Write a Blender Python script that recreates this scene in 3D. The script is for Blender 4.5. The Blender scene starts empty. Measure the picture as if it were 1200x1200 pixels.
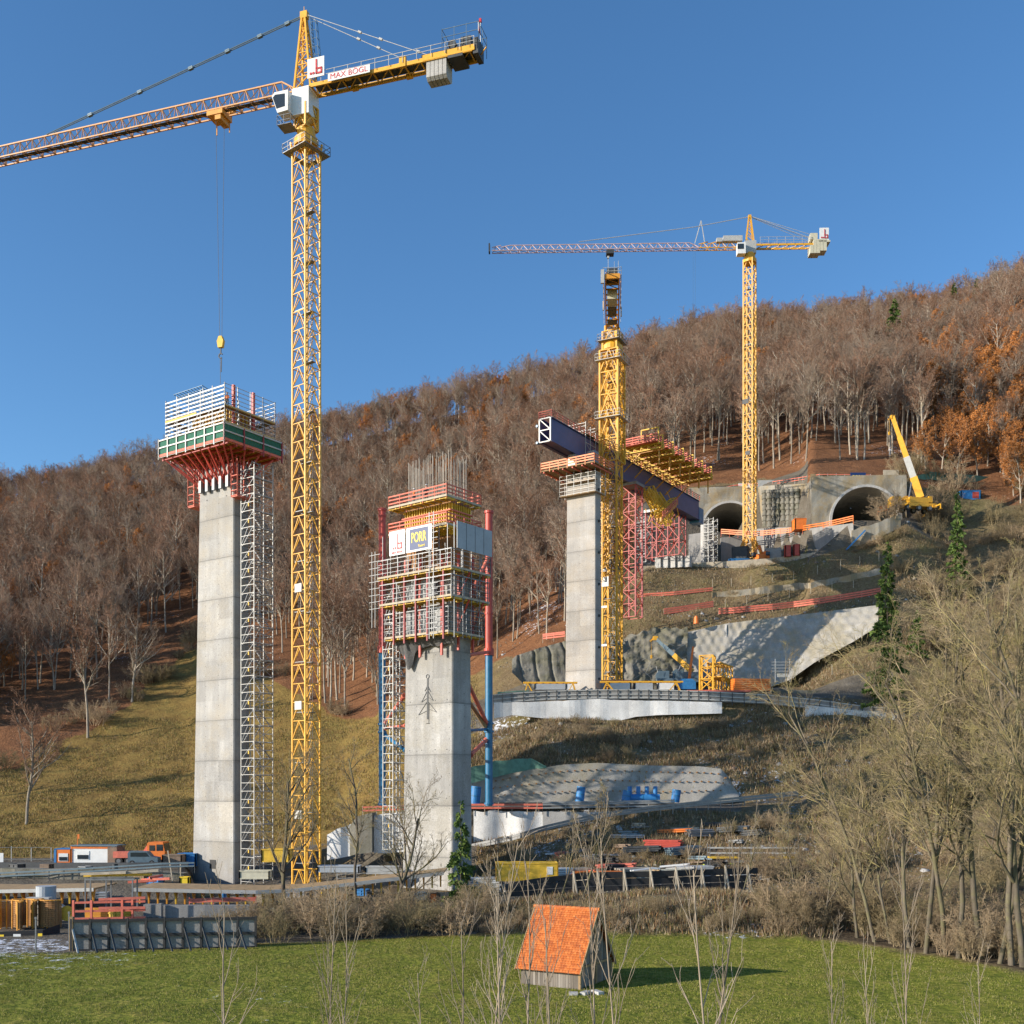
import bpy, math, random
import numpy as np
from mathutils import Vector, Matrix, noise as mnoise
random.seed(7)
R = math.radians
F = 1250.0          # focal length of the picture in its own 1200 px width
HV = 930.0          # row of the horizon
SC = bpy.context.scene
COL = SC.collection

def W(u, v, d):
    return Vector(((u-600.0)/F*d, d, (HV-v)/F*d))

# ------------------------------------------------------------------ terrain
def _c(u, near, far):
    pts = [(d, z) for d, z in near] + [(d, (HV-v)*d/F) for d, v in far]
    return u, np.array([p[0] for p in pts]), np.array([p[1] for p in pts])
COLS = [
 _c(-900, [(50,-11.5),(112,-11),(125,-9),(142,-9)], [(155,990),(200,900),(300,740),(440,610),(480,603),(1200,800)]),
 _c(-300, [(50,-11.5),(112,-11),(125,-9),(142,-9)], [(152,995),(190,915),(260,800),(340,690),(430,618),(480,612),(1200,780)]),
 _c(0,   [(50,-11.5),(103,-11.5),(112,-11),(122,-9),(142,-9)], [(150,998),(190,905),(260,760),(340,665),(430,608),(470,604),(1200,770)]),
 _c(220, [(50,-11.5),(103,-11.5),(112,-11),(122,-9),(142,-9)], [(150,998),(190,900),(250,780),(340,640),(430,558),(470,553),(1200,760)]),
 _c(226, [(50,-11.5),(134,-11.4)], [(150,998),(190,898),(250,778),(340,638),(430,556),(470,551),(1200,760)]),
 _c(400, [(50,-11.5),(110,-11.4),(128,-11.0)], [(142,990),(160,945),(200,850),(280,720),(350,620),(430,530),(470,524),(1200,750)]),
 _c(545, [(50,-11.5),(95,-11.2),(110,-11),(122,-9.5)], [(130,992),(133,988),(133.8,946),(142,940),(150,900),(170,850),(200,795),(280,675),(430,495),(470,488),(1200,740)]),
 _c(640, [(50,-11.5),(84,-11.5),(92,-10.3),(100,-9.6),(112,-9.2)], [(120,1010),(130,985),(133,972),(133.8,945),(142,940),(143.5,905),(160,848),(163,842),(164,818),(178,808),(182,790),(190,762),(230,690),(280,620),(430,472),(470,465),(1200,730)]),
 _c(760, [(50,-11.5),(85,-11.5),(90,-9.9),(95,-9.1),(106,-9.2)], [(118,1008),(126,972),(131,955),(134,945),(142,940),(144.5,903),(162,845),(163,842),(164,815),(184,806),(189,745),(198,715),(204,693),(206,668),(230,660),(233,650),(236,590),(250,560),(300,515),(430,430),(470,423),(1200,720)]),
 _c(860, [(50,-11.5),(85,-11.5),(90,-10),(95,-9.2),(106,-9.2)], [(118,1005),(128,968),(134,948),(142,942),(144.5,905),(162,845),(163,842),(164,815),(184,806),(189,735),(200,705),(206,682),(212,662),(230.2,657),(231,631),(237,631),(238.5,575),(245,563),(262,540),(300,500),(430,405),(470,398),(1200,715)]),
 *[_c(u, [(50,-11.5),(85-5*s,-11.5),(90,-10.2),(106,-9.4)], [(119,1004),(130,962),(134,948),(142,938),(150,885),(161,838),(163,816),(178,808),(183,803),(188,731-8*s),(198,705),(203,685-14*s),(207,664-10*s),(231.0-17.5*s-1.6,660-8*s),(231.2-17.5*s-1.0,622),(232-17.5*s+.9,619),(232-17.5*s+2.6,570-8*s),(242,562-18*s),(262,538-32*s),(300,500-16*s),(430,402),(470,395),(1200,714)]) for u, s in ((893,0),(902,.16),(912,.33),(922,.5),(932,.67),(941,.84))],
 _c(950, [(50,-11.5),(80,-11.5),(90,-11),(106,-10)], [(120,1000),(134,950),(142,930),(158,845),(162,836),(163,818),(172,810),(180,803),(187,722),(194,705),(200,668),(203,654),(210.8,651),(211.6,622),(213,620),(214.5,560),(222,552),(260,505),(430,400),(470,393),(1200,712)]),
 _c(1000,[(50,-11.5),(79,-11.5),(90,-11),(106,-10)], [(120,1000),(150,890),(159,840),(163,822),(173,790),(182,745),(186,718),(193,695),(200,655),(203.2,640),(204,610),(212,623),(213.2,620),(214.5,562),(222,553),(280,492),(430,396),(470,390),(1200,711)]),
 _c(1060,[(50,-11.5),(77,-11.5),(90,-11),(106,-10)], [(120,1000),(150,880),(160,836),(163,828),(174,772),(184,722),(192,685),(200,640),(203,612),(212,606),(213.5,570),(222,557),(280,488),(430,392),(470,386),(1200,710)]),
 _c(1120,[(50,-11.5),(72,-11.5),(90,-11)], [(110,1020),(140,920),(160,850),(180,760),(205,640),(225,570),(280,480),(430,385),(470,380),(1200,700)]),
 _c(1200,[(50,-11.5),(68,-11.5),(90,-11)], [(110,1015),(140,900),(160,820),(200,650),(230,550),(280,450),(430,352),(470,347),(1200,690)]),
 _c(1500,[(50,-11.5),(68,-11.5),(90,-11)], [(110,1015),(140,900),(160,820),(200,650),(230,540),(280,430),(430,310),(470,306),(1200,680)]),
 _c(2400,[(50,-11.5),(68,-11.5),(90,-11)], [(110,1015),(140,900),(160,820),(200,650),(230,540),(280,430),(430,300),(470,300),(1200,680)]),
]
CU = np.array([c[0] for c in COLS])
def ground_ud(u, d):
    u = min(max(u, CU[0]), CU[-1]-1e-3)
    i = int(np.searchsorted(CU, u, side='right'))-1
    i = min(max(i, 0), len(COLS)-2)
    t = (u-CU[i])/(CU[i+1]-CU[i])
    a, b = COLS[i], COLS[i+1]
    return float(np.interp(d, a[1], a[2]))*(1-t)+float(np.interp(d, b[1], b[2]))*t
def auto_d(u, v, d):
    return GP(u, v, dmin=-d).y if d < 0 else d
def lump(x, y, d):
    k = min(max((d-86)/60, 0), 1)
    w = 1.0 if d < 205 else 1.6
    n = mnoise.noise(Vector((x*.05, y*.05, 3)))*1.3 + mnoise.noise(Vector((x*.19, y*.19, 9)))*.7 + mnoise.noise(Vector((x*.6, y*.6, 4)))*.3
    if d > 245: n += mnoise.noise(Vector((x*.012, y*.012, 5)))*5*min((d-245)/60, 1)
    return n*k*w*.5
def flatzone(u, d):
    if 540 < u < 1080 and (160 < d < 187 or 130 < d < 146): return .15
    if 740 < u < 1090 and 200 < d < 243: return .15
    if u < 560 and d < 150: return .2
    return 1.0
def G(x, y):
    yy = max(y, 50.0)
    u = 600+F*x/yy
    return ground_ud(u, yy) + lump(x, yy, yy)*flatzone(u, yy)
def GP(u, v, dmin=50, dmax=470):
    """ground point seen at picture position (u, v)"""
    best = None
    d = dmin
    while d < dmax:
        x = (u-600)/F*d
        z = G(x, d)
        if HV-z*F/d <= v: return Vector((x, d, z))
        d += .25
    x = (u-600)/F*d
    return Vector((x, d, G(x, d)))
def GD(u, d):
    x = (u-600)/F*d
    return Vector((x, d, G(x, d)))

# ------------------------------------------------------------------ mesh builder
class MB:
    def __init__(s): s.v = []; s.f = []
    def add(s, vs, fs):
        o = len(s.v); s.v.extend(tuple(x) for x in vs); s.f.extend(tuple(o+i for i in f) for f in fs)
    def box(s, c, size, rz=0, taper=1.0):
        hx, hy, hz = size[0]/2, size[1]/2, size[2]/2
        ca, sa = math.cos(rz), math.sin(rz); vs = []
        for sz in (-1, 1):
            k = taper if sz > 0 else 1
            for sx, sy in ((-1,-1),(1,-1),(1,1),(-1,1)):
                x, y = sx*hx*k, sy*hy*k
                vs.append((c[0]+x*ca-y*sa, c[1]+x*sa+y*ca, c[2]+sz*hz))
        s.add(vs, [(3,2,1,0),(4,5,6,7),(0,1,5,4),(1,2,6,5),(2,3,7,6),(3,0,4,7)])
    def bx(s, x0, x1, y0, y1, z0, z1):
        s.box(((x0+x1)/2,(y0+y1)/2,(z0+z1)/2),(abs(x1-x0),abs(y1-y0),abs(z1-z0)))
    def beam(s, p0, p1, w, h=None, n=4, r1=None):
        p0 = Vector(p0); p1 = Vector(p1); d = p1-p0
        if d.length < 1e-6: return
        d.normalize()
        up = Vector((0,0,1)) if abs(d.z) < .97 else Vector((0,1,0))
        a = d.cross(up).normalized(); b = a.cross(d).normalized()
        if n == 4:
            h = w if h is None else h
            vs = []
            for p, k in ((p0,1),(p1,1 if r1 is None else r1)):
                for sx, sy in ((-1,-1),(1,-1),(1,1),(-1,1)): vs.append(p+a*(sx*w/2*k)+b*(sy*h/2*k))
            s.add(vs, [(0,1,2,3),(7,6,5,4),(4,5,1,0),(5,6,2,1),(6,7,3,2),(7,4,0,3)])
        else:
            vs = []
            rr = (w/2, w/2 if r1 is None else r1)
            for p, r in ((p0,rr[0]),(p1,rr[1])):
                for k in range(n):
                    t = 2*math.pi*k/n; vs.append(p+a*(r*math.cos(t))+b*(r*math.sin(t)))
            fs = [(k, (k+1)%n, n+(k+1)%n, n+k) for k in range(n)]
            fs += [tuple(range(n-1,-1,-1)), tuple(range(n,2*n))]
            s.add(vs, fs)
    def path(s, pts, w, h=None, n=4):
        for a, b in zip(pts, pts[1:]): s.beam(a, b, w, h, n)
    def prism(s, poly, dirv):
        """polygon (3-D points) extruded along dirv"""
        n = len(poly); d = Vector(dirv)
        vs = [Vector(p) for p in poly]+[Vector(p)+d for p in poly]
        s.add(vs, [tuple(range(n)), tuple(range(2*n-1,n-1,-1))]+[((k+1)%n, k, n+k, n+(k+1)%n) for k in range(n)])
    def sheet(s, A, B, thick):
        """solid strip between bottom line A and top line B, thickened by the vector thick"""
        t = Vector(thick); n = len(A); vs = []
        for a, b in zip(A, B): vs += [Vector(a), Vector(b), Vector(a)+t, Vector(b)+t]
        fs = []
        for i in range(n-1):
            o, p = 4*i, 4*i+4
            fs += [(o,p,p+1,o+1),(o+3,p+3,p+2,o+2),(o+1,p+1,p+3,o+3),(o+2,p+2,p,o)]
        fs += [(0,1,3,2),(4*n-4,4*n-2,4*n-1,4*n-3)]
        s.add(vs, fs)
    def lattice(s, p0, p1, w, h, bay, ch, br, zig=1, x=False, up=None):
        """box truss from p0 to p1"""
        p0 = Vector(p0); p1 = Vector(p1); d = p1-p0; L = d.length; d.normalize()
        if up is None: up = Vector((0,0,1)) if abs(d.z) < .9 else Vector((0,1,0))
        a = d.cross(up).normalized(); b = a.cross(d).normalized()
        cs = [a*(sx*w/2)+b*(sy*h/2) for sx, sy in ((-1,-1),(1,-1),(1,1),(-1,1))]
        n = max(1, round(L/bay))
        for c in cs: s.beam(p0+c, p1+c, ch)
        for i in range(n+1):
            q = p0+d*(L*i/n)
            for k in range(4): s.beam(q+cs[k], q+cs[(k+1)%4], br)
        for i in range(n):
            q, r = p0+d*(L*i/n), p0+d*(L*(i+1)/n)
            for k in range(4):
                c0, c1 = cs[k], cs[(k+1)%4]
                if x: s.beam(q+c0, r+c1, br); s.beam(q+c1, r+c0, br)
                elif zig == 1:
                    if i % 2: s.beam(q+c0, r+c1, br)
                    else: s.beam(q+c1, r+c0, br)
                else:
                    m = (r+(c0+c1)/2); s.beam(q+c0, m, br); s.beam(q+c1, m, br)

def link(o, parent=None):
    COL.objects.link(o)
    if parent is not None: o.parent = parent
    return o
def mesh_of(name, mb, mat, smooth=False):
    me = bpy.data.meshes.new(name)
    me.from_pydata([tuple(v) for v in mb.v], [], mb.f); me.update()
    if mat: me.materials.append(mat)
    if smooth: me.polygons.foreach_set('use_smooth', [True]*len(me.polygons))
    return me
def obj(name, mb, mat, parent=None, smooth=False, label=None):
    o = bpy.data.objects.new(name, mesh_of(name, mb, mat, smooth))
    if label: o['label'] = label
    return link(o, parent)
def tag(o, label=None, cat=None, group=None, kind=None):
    if label: o['label'] = label
    if cat: o['category'] = cat
    if group: o['group'] = group
    if kind: o['kind'] = kind
    return o
def thing(name, label, cat, loc=(0,0,0), rz=0, group=None):
    o = bpy.data.objects.new(name, None); COL.objects.link(o)
    o.location = loc; o.rotation_euler = (0,0,rz); o.empty_display_size = .5
    return tag(o, label, cat, group)
def single(name, mb, mat, label, cat, loc=(0,0,0), rz=0, group=None, smooth=False):
    o = obj(name, mb, mat, None, smooth); o.location = loc; o.rotation_euler = (0,0,rz)
    return tag(o, label, cat, group)
def dup(root, loc=None, rz=None, label=None, group=None, scale=None):
    r = root.copy(); COL.objects.link(r)
    for ch in root.children:
        c = ch.copy(); COL.objects.link(c); c.parent = r
        for g in ch.children:
            d = g.copy(); COL.objects.link(d); d.parent = c
    if loc is not None: r.location = loc
    if rz is not None: r.rotation_euler = (0,0,rz)
    if scale is not None: r.scale = scale
    if label: r['label'] = label
    if group: r['group'] = group
    return r
def fast_mesh(name, V, Fq, mats, matidx=None, smooth=False):
    V = np.asarray(V, dtype=np.float32); Fq = np.asarray(Fq, dtype=np.int32)
    me = bpy.data.meshes.new(name); k = Fq.shape[1]
    me.vertices.add(len(V)); me.vertices.foreach_set('co', V.ravel())
    me.loops.add(Fq.size); me.loops.foreach_set('vertex_index', Fq.ravel())
    me.polygons.add(len(Fq)); me.polygons.foreach_set('loop_start', np.arange(0, Fq.size, k, dtype=np.int32))
    if matidx is not None: me.polygons.foreach_set('material_index', np.asarray(matidx, dtype=np.int32))
    for m in mats: me.materials.append(m)
    if smooth: me.polygons.foreach_set('use_smooth', [True]*len(Fq))
    me.update(); me.validate()
    return me
def tubes(segs, n):
    A = np.array(segs, dtype=np.float64).reshape(-1, 8)
    p0, p1, r0, r1 = A[:,0:3], A[:,3:6], A[:,6], A[:,7]
    d = p1-p0; d /= np.maximum(np.linalg.norm(d, axis=1, keepdims=True), 1e-9)
    up = np.tile(np.array([[0,0,1.0]]), (len(A),1)); m = np.abs(d[:,2]) > .95; up[m] = [1,0,0]
    a = np.cross(d, up); a /= np.linalg.norm(a, axis=1, keepdims=True); b = np.cross(a, d)
    V = np.zeros((len(A), 2*n, 3))
    for k in range(n):
        t = 2*math.pi*k/n; e = a*math.cos(t)+b*math.sin(t)
        V[:,k] = p0+e*r0[:,None]; V[:,n+k] = p1+e*r1[:,None]
    base = (np.arange(len(A))*2*n)[:,None]
    Q = np.concatenate([base+np.array([[k,(k+1)%n,n+(k+1)%n,n+k]]) for k in range(n)], axis=0)
    return V.reshape(-1,3), Q

# ------------------------------------------------------------------ materials
def newmat(name):
    m = bpy.data.materials.new(name); m.use_nodes = True
    nt = m.node_tree; b = nt.nodes['Principled BSDF']
    return m, nt, b
def N(nt, t, **kw):
    n = nt.nodes.new(t)
    for k, v in kw.items():
        if k.startswith('i_'):
            key = k[2:]
            n.inputs[int(key) if key.isdigit() else key.replace('_',' ')].default_value = v
        else: setattr(n, k, v)
    return n
def noise_node(nt, scale, detail=4, coord='Object', stretch=None, rough=.6):
    tc = N(nt, 'ShaderNodeTexCoord'); no = N(nt, 'ShaderNodeTexNoise'); no.inputs['Scale'].default_value = scale
    no.inputs['Detail'].default_value = detail; no.inputs['Roughness'].default_value = rough
    src = tc.outputs[coord]
    if stretch:
        mp = N(nt, 'ShaderNodeMapping'); mp.inputs['Scale'].default_value = stretch
        nt.links.new(src, mp.inputs[0]); src = mp.outputs[0]
    nt.links.new(src, no.inputs['Vector'])
    return no
def ramp(nt, fac, stops):
    r = N(nt, 'ShaderNodeValToRGB'); e = r.color_ramp.elements
    while len(e) < len(stops): e.new(.5)
    for el, (p, c) in zip(e, stops):
        el.position = p; el.color = (c[0],c[1],c[2],1) if not isinstance(c, (int,float)) else (c,c,c,1)
    nt.links.new(fac, r.inputs[0]); return r
def mixc(nt, fac, a, b, mode='MIX'):
    m = N(nt, 'ShaderNodeMix', data_type='RGBA', blend_type=mode)
    for s, i in ((fac,0),(a,6),(b,7)):
        if isinstance(s, (int,float)): m.inputs[i].default_value = s
        elif isinstance(s, tuple): m.inputs[i].default_value = (*s,1)
        else: nt.links.new(s, m.inputs[i])
    return m.outputs[2]
def math_n(nt, op, a, b=None, clamp=False):
    m = N(nt, 'ShaderNodeMath', operation=op); m.use_clamp = clamp
    for i, s in enumerate((a, b)):
        if s is None: continue
        if isinstance(s, (int,float)): m.inputs[i].default_value = s
        else: nt.links.new(s, m.inputs[i])
    return m.outputs[0]
def bump(nt, b, fac, strength, dist=.1):
    bp = N(nt, 'ShaderNodeBump'); bp.inputs['Strength'].default_value = strength; bp.inputs['Distance'].default_value = dist
    nt.links.new(fac, bp.inputs['Height']); nt.links.new(bp.outputs[0], b.inputs['Normal'])
def paint(name, c, rough=.5, metal=0., var=.25, scale=2.0, dirt=(.10,.08,.06), dirt_amt=.25, randobj=0):
    m, nt, b = newmat(name)
    n1 = noise_node(nt, scale, 5); n2 = noise_node(nt, scale*5, 3)
    dark = tuple(x*(1-var) for x in c); lite = tuple(min(1, x*(1+var*.5)) for x in c)
    col = ramp(nt, n1.outputs[0], [(.3,dark),(.7,lite)]).outputs[0]
    f = ramp(nt, n2.outputs[0], [(.55,0),(.75,1)]).outputs[0]
    f = math_n(nt, 'MULTIPLY', f, dirt_amt)
    col = mixc(nt, f, col, dirt)
    if randobj:
        oi = N(nt, 'ShaderNodeObjectInfo')
        r = ramp(nt, oi.outputs['Random'], [(0,1-randobj),(1,1+randobj)]).outputs[0]
        col = mixc(nt, 1.0, col, r, 'MULTIPLY')
    nt.links.new(col, b.inputs['Base Color'])
    b.inputs['Roughness'].default_value = rough; b.inputs['Metallic'].default_value = metal
    return m
M = {}
M['yellow'] = paint('crane_yellow', (.78,.40,.03), .45, var=.15, dirt_amt=.3)
M['yellow2'] = paint('formwork_yellow', (.72,.45,.04), .6, var=.2)
M['amber'] = paint('mast_amber', (.68,.30,.03), .5, var=.2)
M['timber'] = paint('timber', (.36,.24,.12), .85, var=.35, scale=1.5, dirt_amt=.3)
M['plytan'] = paint('plywood', (.36,.17,.055), .75, var=.4, scale=1.2, dirt_amt=.4)
M['paletimber'] = paint('pale_timber', (.48,.41,.31), .85, var=.3, scale=1.5, dirt_amt=.3)
M['white'] = paint('white_paint', (.78,.78,.76), .4, var=.08, dirt_amt=.15)
M['galv'] = paint('galvanised_steel', (.22,.225,.23), .45, metal=.35, var=.2, dirt_amt=.15)
M['galvlight'] = paint('bright_galvanised', (.48,.47,.44), .5, metal=.1, var=.15, dirt_amt=.15)
M['steelblue'] = paint('pendant_steel', (.14,.20,.24), .5, metal=.3, var=.2)
M['darksteel'] = paint('dark_steel', (.05,.055,.06), .6, var=.3)
M['rust'] = paint('rebar_rust', (.24,.17,.12), .85, var=.3)
M['red'] = paint('red_steel', (.52,.07,.045), .5, var=.2, dirt_amt=.25)
M['redlight'] = paint('faded_red_board', (.68,.17,.11), .7, var=.25, dirt_amt=.2)
M['orange'] = paint('orange_paint', (.80,.20,.03), .5, var=.15, dirt_amt=.2)
M['maroon'] = paint('maroon_steel', (.33,.045,.05), .55, var=.25)
M['bluepipe'] = paint('blue_steel', (.02,.16,.32), .4, var=.2)
M['girder'] = paint('girder_blue', (.055,.075,.19), .45, var=.2, scale=.6, dirt=(.14,.06,.10), dirt_amt=.4)
M['blue'] = paint('blue_paint', (.03,.20,.48), .5, var=.2)
M['green'] = paint('green_net', (.025,.14,.09), .85, var=.4, scale=4, dirt=(.10,.34,.24), dirt_amt=.45)
M['greentarp'] = paint('green_tarpaulin', (.13,.27,.20), .8, var=.3)
M['black'] = paint('black_sheet', (.02,.02,.022), .6, var=.3)
M['glass'] = paint('dark_glass', (.03,.04,.05), .08, var=.1, dirt_amt=.0)
M['net'] = paint('dark_net', (.10,.10,.10), .9, var=.4, scale=6)
M['greypanel'] = paint('grey_panel', (.38,.41,.44), .6, var=.12, scale=.8)
M['grey'] = paint('grey_boards', (.28,.29,.29), .7, var=.2)
M['rubber'] = paint('rubber', (.025,.025,.025), .9, var=.2)
M['bannerblue'] = paint('banner_blue', (.006,.03,.13), .5, var=.05, dirt_amt=.05)
M['banneryellow'] = paint('banner_yellow', (.85,.60,.03), .5, var=.05, dirt_amt=.05)
M['letterred'] = paint('letter_red', (.50,.02,.03), .5, var=.05, dirt_amt=.05)
M['cream'] = paint('cream_sheet', (.60,.56,.42), .6, var=.15)
M['yellowgreen'] = paint('lime_panel', (.5,.6,.05), .6, var=.15)
M['skin'] = paint('skin', (.5,.28,.2), .6, var=.05, dirt_amt=0)
M['vest'] = paint('hi_vis', (.9,.22,.03), .7, var=.05, dirt_amt=.05)

M['rebar'] = paint('site_rebar', (.36,.32,.27), .8, var=.3)
def concrete(name, base, lift=0, patch=None, streak=.5, rough=.85, bumps=.3, liftoff=0, tint=(1,.97,.92)):
    m, nt, b = newmat(name)
    n1 = noise_node(nt, .35, 6); n2 = noise_node(nt, 1.2, 6, stretch=(1,1,.12)); n3 = noise_node(nt, 9, 4)
    c = [base*t for t in tint]
    col = ramp(nt, n1.outputs[0], [(.3,[x*.78 for x in c]),(.7,[x*1.15 for x in c])]).outputs[0]
    f = ramp(nt, n2.outputs[0], [(.35,1),(.62,0)]).outputs[0]
    col = mixc(nt, math_n(nt,'MULTIPLY',f,streak), col, tuple(x*.62 for x in c))
    if patch:
        n4 = noise_node(nt, .22, 7, rough=.7); col = mixc(nt, ramp(nt, n4.outputs[0], [(.45,0),(.60,.85)]).outputs[0], col, patch)
    f3 = ramp(nt, n3.outputs[0], [(.3,.76),(.7,1.15)]).outputs[0]
    col = mixc(nt, 1.0, col, f3, 'MULTIPLY')
    if lift:
        tc = N(nt,'ShaderNodeTexCoord'); sp = N(nt,'ShaderNodeSeparateXYZ'); nt.links.new(tc.outputs['Object'], sp.inputs[0])
        z = math_n(nt,'ADD', sp.outputs[2], 100.0+liftoff)
        q = math_n(nt,'DIVIDE', z, lift); fr = math_n(nt,'FRACT', q); fl = math_n(nt,'FLOOR', q)
        wn = N(nt,'ShaderNodeTexWhiteNoise', noise_dimensions='1D'); nt.links.new(fl, wn.inputs['W'])
        tone = ramp(nt, wn.outputs[0], [(0,.86),(1,1.08)]).outputs[0]
        col = mixc(nt, 1.0, col, tone, 'MULTIPLY')
        jig = noise_node(nt, 1.5, 3)
        w = math_n(nt,'MULTIPLY', jig.outputs[0], .045)
        line = math_n(nt,'LESS_THAN', fr, w)
        col = mixc(nt, math_n(nt,'MULTIPLY',line,.6), col, tuple(x*.4 for x in c))
        # damp band under each joint, formwork board joints (vertical) and tie holes
        x = math_n(nt,'ADD', sp.outputs[0], sp.outputs[1])
        xv = math_n(nt,'FRACT', math_n(nt,'DIVIDE', math_n(nt,'ADD',x,100.), 2.4))
        vl = math_n(nt,'LESS_THAN', xv, .018)
        col = mixc(nt, math_n(nt,'MULTIPLY',vl,.35), col, tuple(x*.5 for x in c))
        zv = math_n(nt,'FRACT', math_n(nt,'DIVIDE', z, 1.25))
        q1 = math_n(nt,'MULTIPLY', math_n(nt,'ABSOLUTE', math_n(nt,'SUBTRACT', xv, .5)), 2.4); q2 = math_n(nt,'MULTIPLY', math_n(nt,'ABSOLUTE', math_n(nt,'SUBTRACT', zv, .5)), 1.25)
        dot = math_n(nt,'LESS_THAN', math_n(nt,'MAXIMUM', q1, q2), .055)
        col = mixc(nt, math_n(nt,'MULTIPLY',dot,.75), col, tuple(x*.25 for x in c))
        pn = N(nt,'ShaderNodeCombineXYZ'); nt.links.new(math_n(nt,'FLOOR', math_n(nt,'DIVIDE', math_n(nt,'ADD',x,101.2), 2.4)), pn.inputs[0]); nt.links.new(math_n(nt,'FLOOR', math_n(nt,'DIVIDE', z, lift*.5)), pn.inputs[1])
        w2 = N(nt,'ShaderNodeTexWhiteNoise', noise_dimensions='2D'); nt.links.new(pn.outputs[0], w2.inputs['Vector'])
        col = mixc(nt, 1.0, col, ramp(nt, w2.outputs[0], [(0,.88),(1,1.08)]).outputs[0], 'MULTIPLY')
        ring = ramp(nt, fr, [(.0,.7),(.12,1),(.9,1),(1,.8)]).outputs[0]
        rr = mixc(nt, math_n(nt,'MULTIPLY', n1.outputs[0], 1.1, True), (1,1,1), ring)
        col = mixc(nt, 1.0, col, rr, 'MULTIPLY')
    nt.links.new(col, b.inputs['Base Color']); b.inputs['Roughness'].default_value = rough
    bump(nt, b, n3.outputs[0], bumps, .05)
    return m
M['pier'] = concrete('pier_concrete', .44, patch=(.40,.365,.31), lift=5.0, liftoff=1.0, streak=.55)
M['pier2'] = concrete('pier_concrete_streaked', .44, patch=(.33,.31,.27), lift=5.6, liftoff=2.2, streak=.7)
M['pier3'] = concrete('pier_concrete_lifts', .44, patch=(.41,.36,.30), lift=4.75, liftoff=4.0, streak=.35, tint=(1,.94,.87))
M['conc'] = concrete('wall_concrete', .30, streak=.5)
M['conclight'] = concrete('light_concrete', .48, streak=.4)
M['shot'] = concrete('shotcrete', .40, patch=(.32,.28,.20), streak=.45, bumps=1., tint=(1,.94,.83))
M['shotdark'] = concrete('weathered_shotcrete', .24, patch=(.12,.115,.07), streak=.7, bumps=.9, tint=(1,.93,.76))
M['portal'] = concrete('portal_shotcrete', .33, patch=(.30,.225,.12), streak=.7, bumps=.8, tint=(1,.93,.78))
M['lining'] = concrete('tunnel_lining', .50, streak=.6, bumps=.8, tint=(1,.93,.8))
M['fleece'] = concrete('white_fleece', .80, streak=.35, bumps=.6, tint=(1,.99,.97))
M['asphalt'] = concrete('asphalt', .13, streak=.0, bumps=.3)
# ------------------------------------------------------------------ forest boundary / zones
FB = [(-900,960),(-300,970),(-100,945),(0,905),(60,878),(110,856),(160,815),(225,762),(330,800),(380,838),(440,838),(470,812),(560,790),(590,772),(660,762),(700,722),(760,575),(820,560),(900,552),(1000,548),(1060,556),(1100,575),(1150,585),(1300,620),(2400,640)]
FBu, FBv = zip(*FB)
ME = [(-900,1118),(80,1118),(300,1108),(600,1098),(880,1098),(1000,1108),(1100,1122),(1200,1142),(2400,1160)]
MEu, MEv = zip(*ME)
_bd = {}
def forest_d(u):
    k = int(round(u/8))*8
    if k not in _bd:
        v = float(np.interp(k, FBu, FBv)); d = 120.0
        while d < 460 and HV-ground_ud(k, d)*F/d > v: d += .5
        _bd[k] = d
    return _bd[k]
def meadow_d(u): return 11.5*F/(float(np.interp(u, MEu, MEv))-HV)
def sm(a, b, x):
    t = min(max((x-a)/(b-a), 0), 1); return t*t*(3-2*t)
def zones(u, d, x, y):
    wob = mnoise.noise(Vector((x*.15, y*.15, 1)))*1.2
    mead = 1-sm(-.6, .6, d-meadow_d(u)+wob*.5)
    fd = forest_d(u); lit = sm(-5, 5, d-fd+wob*3)
    if 590 < u < 1090: lit = max(lit, sm(-2,2,d-(243 if u < 895 else 243-24*min(1,(u-895)/45))) if u > 745 else 0)
    gv = 0.
    if u < 560:
        gv = (1-mead)*(1-sm(143, 147, d)) * (1-sm(90, 250, u)*0.45)
    if 540 < u < 1050:
        gv = max(gv, sm(132,134,d)*(1-sm(142.5,143.5,d)) if u < 870 else 0)
        gv = max(gv, sm(163,165,d)*(1-sm(180-9*sm(915,950,u),183-9*sm(915,950,u),d)))
    if 745 < u < 950: gv = max(gv, sm(211,214,d)*(1-sm(237,239,d)))
    if 560 < u < 900: gv = max(gv, sm(99,101,d)*(1-sm(113,117,d))*.9)
    if 950 <= u < 1095: gv = max(gv, sm(202,204,d)*(1-sm(214,216,d)))
    dirt = 0.
    if u > 880: dirt = max(dirt, sm(0,3,d-meadow_d(u))*(1-sm(95,110,d)))
    if 230 < u < 600: dirt = max(dirt, sm(0,2,d-meadow_d(u))*(1-sm(100,110,d))*.8)
    # green-ish strength of the slopes: left slope yellow-green, mid slope brown weeds
    warm = sm(520, 600, u)
    return mead, lit, gv, warm, dirt
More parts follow.
